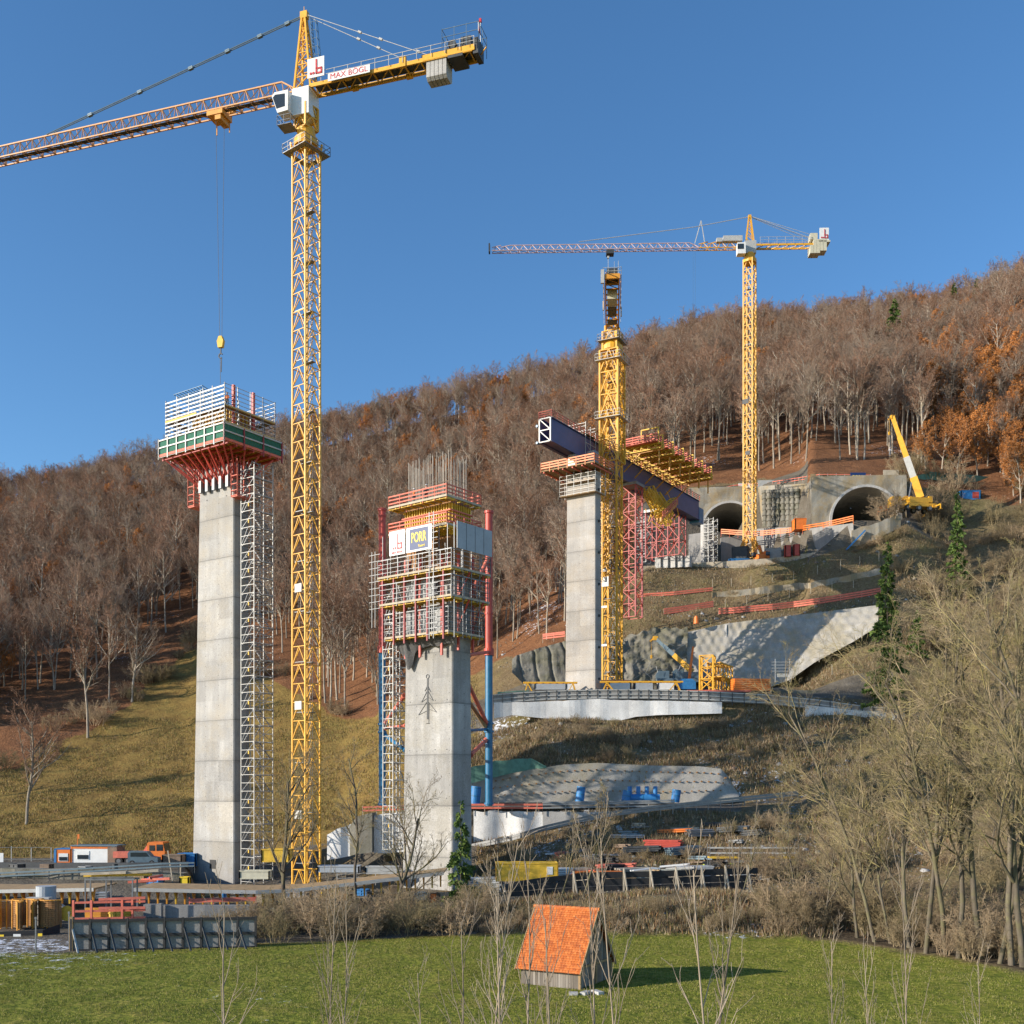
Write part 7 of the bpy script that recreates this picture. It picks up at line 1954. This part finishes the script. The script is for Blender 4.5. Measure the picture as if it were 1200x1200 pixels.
g = W(77.5,1014,137); o2 = thing('site_office', 'small blue-edged cabin with a white shutter window left of the office', 'site cabin', g)
office(o2, 2.0, 2.1, M['orange'], [(-.45,.75,.6,1.6)]); mb = MB(); mb.bx(-1.03,-.75,-1.25,1.2,.0,2.15); mb.bx(-1.03,1.03,-1.25,1.2,2.1,2.2); obj('blue_frame', mb, M['blue'], o2)
# orange truck
g = W(176,1013,136); tr = thing('truck', 'orange lorry with cab to the right behind the grey van', 'truck', g)
mb = MB(); mb.prism([(0,-1.2,.7),(2.2,-1.2,.7),(2.25,-1.2,1.7),(2.0,-1.2,2.9),(.2,-1.2,2.9),(0,-1.2,2.7)],(0,2.4,0)); obj('cab', mb, M['orange'], tr)
mb = MB(); mb.bx(1.2,2.0,-1.23,-1.2,1.8,2.6); mb.bx(.3,1.0,-1.23,-1.2,1.8,2.5); mb.prism([(2.26,-1.0,1.75),(2.05,-1.0,2.7),(2.09,-1.0,2.7),(2.3,-1.0,1.75)],(0,2,0)); obj('window', mb, M['glass'], tr)
mb = MB(); mb.bx(-4.2,2.2,-.5,.5,.6,.85); obj('chassis', mb, M['darksteel'], tr)
mb = MB(); mb.bx(-4.3,-1.3,-1.2,1.2,.9,1.7); mb.prism([(-1.3,-.4,.9),(-.2,-.4,2.6),(.0,-.4,2.6),(-.2,-.4,.9)],(0,.8,0)); obj('load_bed', mb, M['redlight'], tr)
for x in (-3.6,-2.4,1.3):
    for s_ in (-1,1):
        t_=MB();q_=MB(); wheel(t_,q_,x,s_*1.0,.5,.5,.35); w_=obj('wheel',t_,M['rubber'],tr); obj('rim',q_,M['galv'],w_)
g = W(166,1014,130); vn = thing('van', 'grey-blue van parked in front of the orange lorry', 'van', g, R(5))
mb = MB(); mb.prism([(-1.4,-.85,.35),(2.1,-.85,.35),(2.1,-.85,.95),(1.3,-.85,1.1),(.8,-.85,1.7),(-1.3,-.85,1.75),(-1.45,-.85,1.5)],(0,1.7,0)); obj('body', mb, M['steelblue'], vn)
mb = MB(); mb.prism([(-1.1,-.87,1.1),(1.1,-.87,1.1),(.75,-.87,1.6),(-1.1,-.87,1.6)],(0,.02,0)); obj('window', mb, M['glass'], vn)
for x in (-.9,1.4):
    for s_ in (-1,1):
        t_=MB();q_=MB(); wheel(t_,q_,x,s_*.75,.33,.33,.22); w_=obj('wheel',t_,M['rubber'],vn); obj('rim',q_,M['galv'],w_)
plainbox('container', 204, 132, 1015, 2.3, 1.8, 1.4, M['rust'], 'brown container left of the leftmost pier foot', 'container')
plainbox('container', 221, 134, 1015, 2.2, 1.8, 1.6, M['blue'], 'dark blue container touching the leftmost pier edge', 'container')
plainbox('generator', 217, 117, 1038, .9, .8, .95, M['banneryellow'], 'small yellow box left of the leftmost pier foot', 'box')
mb = MB(); mb.beam((0,0,0),(-.6,0,3.8),.12); mb.beam((.8,0,0),(.8,0,2.5),.1); single('prop', mb, M['paletimber'], 'pale slanting timber prop left of the leftmost pier', 'prop', W(203,1037,118))
mb = MB(); mb.bx(-.45,.45,-.03,.03,.3,1.5); single('sign_plate', mb, M['white'], 'small white board at the far left edge of the site', 'sign', W(0,1013,140))
plainbox('container', 325, 119, 1010, 3.0, 2.0, 1.4, M['yellow2'], 'yellow box left of the big crane foot', 'container')
plainbox('container', 398, 119, 1022, 4.5, 2.0, .7, M['greypanel'], 'low grey-blue stack right of the big crane foot', 'stack')
plainbox('container', 448, 118, 1024, 3.5, 1.6, .8, M['galvlight'], 'low pale stack at the foot of the middle pier', 'stack')
plainbox('container', 300, 117, 1030, 3.2, 1.6, .9, M['cream'], 'cream stack right of the leftmost pier foot', 'stack')
plainbox('container', 325, 98, 1078, 1.6, 1.2, 1.0, M['paletimber'], 'pale crate in the bushes under the falsework deck', 'crate')
post_row('fence', [(395,114,1035),(440,113,1033),(475,112,1030)], 1.0, 1.5, M['galvlight'], 'low light fence between the big crane and the middle pier', 'fence', rails=(.5,.95), railmat=M['galv'], railh=.06)

# ------------------------------------------------------------------ shed
def tilemat():
    m, nt, b = newmat('roof_tiles')
    tc = N(nt,'ShaderNodeTexCoord'); sp = N(nt,'ShaderNodeSeparateXYZ'); nt.links.new(tc.outputs['Object'], sp.inputs[0])
    rz_ = math_n(nt,'DIVIDE', sp.outputs[2], .125); fr = math_n(nt,'FRACT', rz_); fl = math_n(nt,'FLOOR', rz_)
    odd = math_n(nt,'MULTIPLY', math_n(nt,'MODULO', fl, 2.0), .5)
    cx2 = math_n(nt,'ADD', math_n(nt,'DIVIDE', sp.outputs[0], .19), odd); fx = math_n(nt,'FRACT', cx2); flx = math_n(nt,'FLOOR', cx2)
    cmb = N(nt,'ShaderNodeCombineXYZ'); nt.links.new(flx, cmb.inputs[0]); nt.links.new(fl, cmb.inputs[1])
    wn = N(nt,'ShaderNodeTexWhiteNoise', noise_dimensions='2D'); nt.links.new(cmb.outputs[0], wn.inputs['Vector'])
    col = ramp(nt, wn.outputs[0], [(0,(.42,.105,.022)),(.5,(.56,.155,.028)),(1,(.66,.21,.05))]).outputs[0]
    nb = noise_node(nt, .9, 6); col = mixc(nt, ramp(nt, nb.outputs[0], [(.45,0),(.75,.5)]).outputs[0], col, (.35,.10,.04))
    gap = math_n(nt,'LESS_THAN', fx, .10); col = mixc(nt, math_n(nt,'MULTIPLY',gap,.55), col, (.13,.035,.015))
    nt.links.new(col, b.inputs['Base Color']); b.inputs['Roughness'].default_value = .8
    return m
def plankmat():
    m, nt, b = newmat('weathered_planks')
    tc = N(nt,'ShaderNodeTexCoord'); sp = N(nt,'ShaderNodeSeparateXYZ'); nt.links.new(tc.outputs['Object'], sp.inputs[0])
    cx2 = math_n(nt,'DIVIDE', math_n(nt,'ADD', sp.outputs[0], sp.outputs[1]), .17); fx = math_n(nt,'FRACT', cx2); fl = math_n(nt,'FLOOR', cx2)
    wn = N(nt,'ShaderNodeTexWhiteNoise', noise_dimensions='1D'); nt.links.new(fl, wn.inputs['W'])
    col = ramp(nt, wn.outputs[0], [(0,(.15,.125,.10)),(.5,(.25,.215,.18)),(1,(.33,.29,.25))]).outputs[0]
    n1 = noise_node(nt, 6, 6, stretch=(1,1,.08)); col = mixc(nt, 1., col, ramp(nt, n1.outputs[0], [(.3,.65),(.7,1.2)]).outputs[0], 'MULTIPLY')
    col = mixc(nt, math_n(nt,'MULTIPLY', math_n(nt,'LESS_THAN', fx, .09), .85), col, (.02,.017,.014))
    nt.links.new(col, b.inputs['Base Color']); b.inputs['Roughness'].default_value = .9; return m
SRZ = math.atan2(-.49,.87); g = W(678,HV,62.6)
shd = thing('shed', 'small weathered plank shed with orange tiled roof on the meadow', 'shed', (g.x,g.y,-11.5), SRZ)
Wd, Dp, he, hr = 3.85, 4.5, 1.25, 4.45
mb = MB(); mb.bx(-Wd,0,0,.1,-.2,he+.1); obj('front_wall', mb, plankmat(), shd)
mb = MB()
for xx in (-.1,-Wd): mb.prism([(xx,.1,-.2),(xx,Dp,-.2),(xx,Dp,he),(xx,Dp/2,hr-.1),(xx,.1,he)],(.1,0,0))
mb.bx(-Wd,0,Dp-.1+.103,Dp+.1,-.2,he); obj('gable_wall', mb, plankmat(), shd)
mb = MB()
for y in (.05,Dp/2,Dp): mb.beam((.06,y,-.1),(.06,y,he if y!=Dp/2 else hr-.2),.14)
mb.beam((.06,.0,he),(.06,Dp,he),.14)
obj('corner_post', mb, M['timber'], shd)
mb = MB(); mb.bx(.003,.03,1.5,3.2,0,1.9); obj('door', mb, M['rust'], shd)
tm = tilemat(); nrow = 28
for side in (0,1):
    mb = MB(); oy, oz = -.30, -.42; L_ = 1
    for j in range(nrow):
        t0, t1 = j/nrow, (j+1.25)/nrow
        def RP(t, lift):
            y = -.28+(Dp/2+.28)*t; z = he-.33+(hr-he+.33)*t
            if side: y = Dp-y
            n_ = Vector((0,-.8,.6)) if not side else Vector((0,.8,.6)); return y+n_.y*lift, z+n_.z*lift
        ya, za = RP(t0,.085); yb, zb__ = RP(min(t1,1.0),.03); yc, zc_ = RP(t0,.03)
        xa, xb = -Wd-.28, .30
        nseg = 22
        for k in range(nseg):
            u0, u1 = xa+(xb-xa)*k/nseg, xa+(xb-xa)*(k+1)/nseg-.012
            sh_ = (j%2)*.5*(xb-xa)/nseg*0
            jz = random.uniform(-.008,.008)
            vs = [(u0,ya,za+jz),(u1,ya,za-jz),(u1,yb,zb__),(u0,yb,zb__),(u0,yc,zc_),(u1,yc,zc_)]
            mb.add(vs, [(0,1,2,3),(4,5,1,0),(1,5,2),(0,3,4)])
    obj('roof_slope', mb, tm, shd)
mb = MB()
for k in range(14):
    x0_ = -Wd-.3+(Wd+.62)*k/14; mb.beam((x0_,Dp/2,hr+.03),(x0_+(Wd+.62)/14*1.05,Dp/2,hr+.05),.24,n=8)
obj('ridge_tile', mb, tm, shd)
mb = MB()
for xx in (.27,-Wd-.25):
    mb.beam((xx,-.3,he-.36),(xx,Dp/2,hr-.03),.05,.2); mb.beam((xx,Dp+.3,he-.36),(xx,Dp/2,hr-.03),.05,.2)
obj('barge_board', mb, M['timber'], shd)
for k in range(3):
    mb = MB(); mb.box((0,0,.1),(.5+.2*k,.35,.25),rz=k); single('stone', mb, M['conclight'], ['leftmost pale stone slab in the grass by the shed corner','middle pale stone slab in the grass by the shed corner','rightmost pale stone slab in the grass by the shed corner'][k], 'stone', W(672+k*14,HV,60.9+.2*k)+Vector((0,0,-11.55)))
# ------------------------------------------------------------------ near trees, conifers, shrubs, saplings
def big_tree(seed, H, r0, clean, spread, lean=(0,0), wide=.5, lv=5, rmin=.012, kids=(13,8,6,5)):
    t = Tree(seed); t.rmin = rmin
    spec = [(10,.06,.04,kids[0],R(38),wide*spread,clean),(6,.11,.08,kids[1],R(36),.55,.12),(5,.11,.05,kids[2],R(36),.55,.1),(3,.11,.04,kids[3],R(38),.6,.1),(2,.10,.02,2,R(36),.6,.2),(1,.2,0,0,0,0,0)][:lv+1]
    spec[-1] = spec[-1][:3]+(0,0,0,0)
    t.grow(Vector((0,0,-.8)), Vector((lean[0],lean[1],1)), H*.9, r0, 0, spec); return t
near = []
for i,(H,r0,cl,sp,ln,wd) in enumerate(((25,.21,.24,1.0,(-.12,0),.40),(24,.19,.30,.9,(.05,.05),.38),(23,.18,.20,1.0,(-.22,0),.42),(20,.15,.22,1.0,(.1,-.05),.42))):
    t = big_tree(200+i,H,r0,cl,sp,ln,wd,lv=5,rmin=.0085,kids=(11,7,6,4)); near.append(tree_parts(t,'near%d'%i,bark_n,twig_n)); print('near', len(t.thin))
NT = [(1005,1102,0,.62,'forked'),(1027,1106,2,.95,''),(1066,1112,0,.86,''),(1084,1118,1,1.0,''),(1110,1120,2,1.02,''),(1122,1124,1,1.08,''),(1150,1124,0,1.1,''),(1168,1130,3,1.25,''),(1186,1132,1,1.12,''),(1200,1134,0,1.1,''),(965,1096,3,.60,''),(1045,1108,3,.8,''),(1232,1138,2,1.1,''),(938,1090,3,.55,'')]
NL = ['mid-sized bare tree, second from the left in the right grove','leaning bare tree at the meadow edge in the left half of the right grove','bare tree with a straight mossy trunk in the middle of the right grove','tall bare tree directly right of the straight mossy trunk in the right grove','strongly leaning tall tree in the right grove','tall bare tree standing behind the strongly leaning one','tallest broad bare tree of the right grove','slender bare tree right of the tallest broad one','tall pale tree near the right picture edge','bare tree cut off by the right picture edge','low bare tree at the left end of the right grove','thin bare tree between the leaning one and the mossy trunk','bare tree just outside the right edge of the meadow','smallest bare tree, leftmost at the right grove']
base_used = False
for (u,v,i,s,_), lb in zip(NT, NL):
    d = 11.5*F/(v-HV); g = GD(u,d)
    tree_obj(near[i], 'bare_tree', lb, 'tree', g, random.uniform(0,6.28) if i not in (0,2) else random.uniform(-.5,.5), s, 'bare trees of the right grove')
# trees standing on the slope behind the grove
for k in range(5):
    u = random.uniform(1075,1215); d = random.uniform(92,150); g = GD(u,d); i = random.choice((1,3,3))
    tree_obj(near[i], 'bare_tree', 'slender bare tree on the slope behind the right grove', 'tree', g, random.uniform(0,6.28), random.uniform(.5,.75), 'slender trees behind the right grove')
# middle trees
mid = []
for i,(H,r0,cl,sp,ln,wd,kd) in enumerate(((15,.24,.2,1.0,(.05,0),.62,(11,7,5,3)),(18,.17,.3,.8,(0,0),.34,(12,6,5,3)),(11,.20,.12,1.0,(.45,0),.70,(9,7,5,3)),(10,.10,.3,.9,(0,0),.4,(9,6,4,3)))):
    t = big_tree(300+i,H,r0,cl,sp,ln,wd,lv=5,rmin=.010,kids=kd); mid.append(tree_parts(t,'mid%d'%i,bark_d,twig_d))
for (u,d,i,s,lb) in ((332,101,0,1.0,'wide crooked bare tree in front of the big crane foot'),(418,106,1,1.0,'slender bare tree between the big crane and the middle pier'),(452,100,2,1.05,'leaning forked bare tree in front of the middle pier'),(474,104,3,.9,'small upright bare tree left of the middle pier'),(682,98,3,1.15,'small bare tree behind the tiled shed'),(655,97,3,.9,'thin bare tree just left of the shed ridge'),(560,95,3,.6,'short bare tree right of the dark conifer'),(868,97,3,.8,'short bare tree right of the board wall')):
    g = GD(u,d); tree_obj(mid[i], 'bare_tree', lb, 'tree', g, random.uniform(-.4,.4), s)
# lone trees on the left slope
for (u,v,i,s,lb) in ((30,967,5,.98,'solitary bare tree lowest on the left grass slope'),(103,865,1,1.05,'slim bare tree at the foot of the left wood edge'),(154,823,3,1.0,'broad bare tree highest on the left grass slope'),(-60,940,3,1.0,'bare tree standing just outside the left edge of the grass slope')):
    g = GP(u,v,145); tree_obj((variants[3][0],variants[3][1],None) if i==5 else variants[i][:2], 'bare_tree', lb, 'tree', g, .6, s)
# brown scrub on the left slope
def shrub_mesh(seed, h, w, stems, rmin=.01, up=.25):
    t = Tree(seed); t.rmin = rmin; rn = random.Random(seed)
    spec = [(5,.14,.05,9,R(35),.5,.15),(4,.2,.04,6,R(42),.5,.1),(3,.22,.02,3,R(45),.5,.1),(1,.2,0,0,0,0,0)]
    for k in range(stems):
        a = rn.random()*6.283; q = rn.random()**.5*w*.35
        t.grow(Vector((q*math.cos(a),q*math.sin(a),-.2)), Vector((math.cos(a)*.5*rn.random()+.1*rn.gauss(0,1),math.sin(a)*.5*rn.random(),1)), h*rn.uniform(.6,1.05), .035, 0, spec)
    V_, Q_ = tubes(t.thin+t.thick, 3); return fast_mesh('shrub', V_, Q_, [twig_s])
shr = [shrub_mesh(500+i, (3.2,2.6,2.2,3.8)[i], (3,3,2.4,3)[i], 15) for i in range(4)]
def place_shrub(u, d, s, label, group, i=None):
    g = GD(u, d); i = random.randrange(4) if i is None else i
    o = bpy.data.objects.new('shrub', shr[i]); link(o); o.location = g; o.rotation_euler = (0,0,random.uniform(0,6.28)); o.scale = (s*random.uniform(.9,1.3),)*2+(s,)
    tag(o, label, 'shrub', group)
for k in range(46):
    u = 235+330*(k+random.random())/46; md_ = meadow_d(u); place_shrub(u, md_+random.uniform(.8,11), random.uniform(.75,1.1)*(1 if u > 300 else .6), 'tangled bare shrub in the thicket below the two left piers', 'shrubs in the thicket below the left piers')
for k in range(30):
    u = 560+330*(k+random.random())/30; md_ = meadow_d(u); place_shrub(u, md_+random.uniform(.5,5), random.uniform(.25,.5), 'low bare shrub on the bank behind the tiled shed', 'low shrubs on the bank behind the shed')
for k in range(52):
    u = 885+335*(k+random.random())/52; md_ = meadow_d(u); place_shrub(u, md_+random.uniform(.8,14), random.uniform(.6,1.15), 'tangled brown shrub at the foot of the right grove', 'shrubs at the foot of the right grove')
for k in range(30):
    u = random.uniform(880,1215); d = random.uniform(100,175); 
    if u < 1010 and d < 166 and 155 < d: continue
    if u < 960 and d > 135: continue
    place_shrub(u, d, random.uniform(.7,1.4), 'brown bush on the slope behind the right grove', 'bushes on the slope behind the right grove')
for k in range(80):
    u = random.uniform(590,930); d = random.choice((random.uniform(116,130),random.uniform(146,160),random.uniform(146,160),random.uniform(195,210))); 
    if d > 190 and u < 840: continue
    place_shrub(u, d, random.uniform(.3,.6), 'small dry bush on the weedy terraces between the site roads', 'dry bushes on the weedy terraces')
for k in range(40):
    u = random.uniform(1040,1215); d = random.uniform(176,228); place_shrub(u, d, random.uniform(.9,1.8), 'bare bush on the steep slope right of the tunnels', 'bushes on the steep slope right of the tunnels')
for k in range(36):
    u = random.uniform(-10,560); fd0 = forest_d(u); 
    place_shrub(u, fd0-random.uniform(-8,5), random.uniform(.7,1.4), 'bare bush along the lower edge of the left hillside wood', 'bushes along the lower wood edge')
# conifers
cn = [conifer(71,18,3.3,6500), conifer(72,16,2.6,5200), conifer(73,7.5,1.9,4200,clear=.04)]
g = GP(1042,755,150); g = W(1040,HV,158); g = Vector((g.x,g.y,G(g.x,g.y)))
tree_obj(cn[0],'conifer','tall dark green conifer at the right end of the bumpy shotcrete wall','conifer',g,.3,(1.0,1.0,(ZW(634,158)-g.z)/18))
for (u,d,vt_,i,w_,lb) in ((1122,190,575,1,.8,'narrow green conifer on the slope right of the mobile crane'),(1112,236,512,1,.8,'conifer high among the trees right of the raised boom'),(1155,240,512,1,.9,'conifer above the green mesh strip near the right edge'),(1048,370,350,0,1.3,'big solitary conifer in the upper wood above the right tunnel'),(1143,300,425,0,1.0,'left conifer of the pair beside the orange-leaved trees'),(1172,300,432,1,.9,'right conifer of the pair beside the orange-leaved trees'),(1144,432,326,1,1.2,'small pointed conifer on the skyline at the right'),(1118,432,332,1,1.2,'second small conifer on the skyline at the right'),(1075,175,715,2,1.0,'low conifer just right of the tall dark green one')):
    g = GD(u,d); h = max(3.5, ZW(vt_,d)-g.z); base = (18,16,7.5)[i]; tree_obj(cn[i],'conifer',lb,'conifer',g,random.uniform(0,6),(w_*max(.5,min(1.2,h/base)),)*2+(h/base,))
g = GD(540,98.5); tree_obj(cn[2],'conifer','dark conifer standing against the right side of the middle pier','conifer',g,.2,(.95,.95,(ZW(938,98.5)-g.z)/7.5))
# orange-leaved trees in the right wood
for k,(u,d,s) in enumerate(((1178,238,.75),(1200,244,.8),(1192,226,.65),(1158,250,.6),(1212,232,.75),(1175,258,.75))):
    g = GD(u,d); tree_obj(variants[5],'orange_tree','tree still full of withered orange leaves at the right edge of the wood','tree',g,k*1.3,s,'orange-leaved trees at the right edge of the wood')
# saplings close to the camera
sap = []
for i,(H,n_) in enumerate(((9.6,13),(9.0,9),(8.4,15))):
    t = Tree(600+i); t.rmin = .0065
    t.grow(Vector((0,0,-.3)), Vector((random.uniform(-.05,.05),0,1)), H, .040, 0, [(12,.03,.05,n_,R(24),.26,.35),(6,.07,.10,4,R(28),.42,.25),(3,.1,.08,0,0,0,0)])
    V_, Q_ = tubes(t.thin+t.thick, 5); sap.append(fast_mesh('sapling', V_, Q_, [sap_m], smooth=True))
SP = [(262,1085,1),(378,1062,2),(398,1090,0),(500,1155,1),(545,1100,1),(572,1010,0),(590,1072,2),(617,1035,0),(700,1020,0),(722,1008,1),(835,1050,1),(826,1020,0),(975,1125,2),(1028,1150,2),(1064,1040,0),(1150,1140,1),(655,1100,2)]
for (u,vt_,i) in SP:
    d = random.uniform(26,33); g = W(u,HV,d); H_ = (9.6,9.0,8.4)[i]*.9; s = (ZW(vt_,d)+11.5)/H_
    o = bpy.data.objects.new('sapling', sap[i]); link(o); o.location = (g.x,g.y,-11.5); o.rotation_euler = (0,0,random.uniform(0,6.28)); o.scale = (s*random.uniform(.7,1),)*2+(s,)
    tag(o, 'thin leafless sapling shoot at the near edge of the meadow', 'sapling', 'bare saplings along the near edge of the meadow')

# small site clutter between the piers and in the left yard
CL = [(240,118,1034,'crate','timber'),(262,113,1037,'barrel','blue'),(282,120,1030,'crate','galvlight'),(305,112,1040,'pallet stack','paletimber'),(345,116,1036,'crate','white'),(372,114,1036,'barrel','darksteel'),(386,116,1030,'crate','yellow2'),(405,113,1036,'pallet stack','timber'),(425,116,1029,'crate','blue'),(440,112,1035,'crate','grey'),(462,117,1027,'pallet stack','rust'),(490,111,1036,'crate','white'),(508,109,1040,'barrel','orange'),(520,111,1036,'pallet stack','paletimber'),(20,124,1020,'crate','darksteel'),(55,124,1020,'pallet stack','rust'),(100,123,1021,'crate','grey'),(135,123,1021,'barrel','darksteel'),(165,118,1034,'pallet stack','timber'),(182,117,1035,'crate','blue'),(120,112,1037,'crate','greypanel'),(140,98,1075,'crate','yellow2')]
CD = {'timber':'brown timber','blue':'blue','galvlight':'light metal','paletimber':'pale timber','white':'white','darksteel':'dark','yellow2':'yellow','grey':'grey','rust':'rusty','orange':'orange','greypanel':'blue-grey'}
PL = ['right beside the leftmost pier foot','just right of the leftmost pier foot','behind the falsework right of the leftmost pier','between leftmost pier and wide crooked tree','left of the big crane foot','right of the big crane foot','behind the big crane foot','before the slender bare tree','behind the slender bare tree','left of the middle pier','behind the small upright tree','at the left of the middle pier foot','before the middle pier foot','at the right of the middle pier foot','on the dark bank at the far left','on the dark bank below the office','on the dark bank below the white office wall','on the dark bank below the lorry','below the grey van under the road','left of the small yellow box','under the pale canopy beams','by the red rail frames']
for (u,d,v,kind,m_),pl in zip(CL,PL):
    g = GD(u,d); mb = MB(); a = random.uniform(.7,1.3); rz = random.uniform(-.6,.6)
    if kind == 'barrel':
        mb.beam((0,0,0),(0,0,.9),.6,n=14)
        for z in (.02,.3,.6,.86): mb.beam((0,0,z),(0,0,z+.04),.64,n=14)
    elif kind == 'crate':
        mb.box((0,0,.45*a),(1.5*a,1.0,.8*a))
        for z in (.08,.45*a,.84*a): rails_around(mb,-.78*a,.78*a,-.53,.53,(z,),.06,.1)
        posts_around(mb,-.78*a,.78*a,-.53,.53,.0,.88*a,.8,.08)
    else:
        for j in range(int(3+3*a)):
            for k in range(5): mb.box((-.5+k*.25,0,.14*j+.12),(.18,1.0,.03))
            for y in (-.45,0,.45): mb.box((0,y,.14*j+.05),(1.2,.1,.09))
    single(kind.replace(' ','_'), mb, M[m_], (CD[m_]+' '+kind+' '+pl), kind, g, rz)

for k in range(9):
    place_shrub(1000+k*7+random.uniform(-3,3), 201.3, random.uniform(.35,.7), 'dry bush below the rough parapet of the right tunnel', 'dry bushes below the right tunnel parapet')
# ------------------------------------------------------------------ camera, sun, sky
cam = bpy.data.cameras.new('camera'); co = bpy.data.objects.new('camera', cam); COL.objects.link(co)
co.location = (0,0,0); co.rotation_euler = (R(90),0,0)
cam.sensor_width = 36; cam.lens = 36*F/1200; cam.shift_y = (HV-600)/1200; cam.clip_end = 5000; cam.clip_start = .5
SC.camera = co
AZ, EL = R(20), R(19)     # direction the light travels (from +x towards +y), height of the sun
tosun = Vector((-math.cos(AZ)*math.cos(EL), -math.sin(AZ)*math.cos(EL), math.sin(EL)))
sl = bpy.data.lights.new('sun', 'SUN'); sl.energy = 5.0; sl.angle = R(.5); sl.color = (1,.91,.78)
so = bpy.data.objects.new('sun', sl); COL.objects.link(so); so.rotation_euler = tosun.to_track_quat('Z','Y').to_euler(); so.location = (-60,-30,120)
w = bpy.data.worlds.new('World'); SC.world = w; w.use_nodes = True
nt = w.node_tree; bg = nt.nodes['Background']
sk = nt.nodes.new('ShaderNodeTexSky'); sk.sky_type = 'NISHITA'; sk.sun_disc = False
sk.sun_elevation = EL; sk.sun_rotation = math.atan2(tosun.x, tosun.y)
sk.air_density = 1.0; sk.dust_density = .3; sk.ozone_density = 3.0; sk.altitude = 600
hs = nt.nodes.new('ShaderNodeHueSaturation'); hs.inputs['Saturation'].default_value = 1.16; hs.inputs['Hue'].default_value = .5
nt.links.new(sk.outputs[0], hs.inputs['Color']); nt.links.new(hs.outputs[0], bg.inputs[0]); bg.inputs[1].default_value = .15
vs = SC.view_settings; vs.view_transform = 'Standard'; vs.look = 'None'; vs.exposure = .45; vs.gamma = 1
SC.cycles.max_bounces = 5; SC.cycles.diffuse_bounces = 2; SC.cycles.glossy_bounces = 2; SC.cycles.transparent_max_bounces = 4
SC.cycles.use_denoising = True
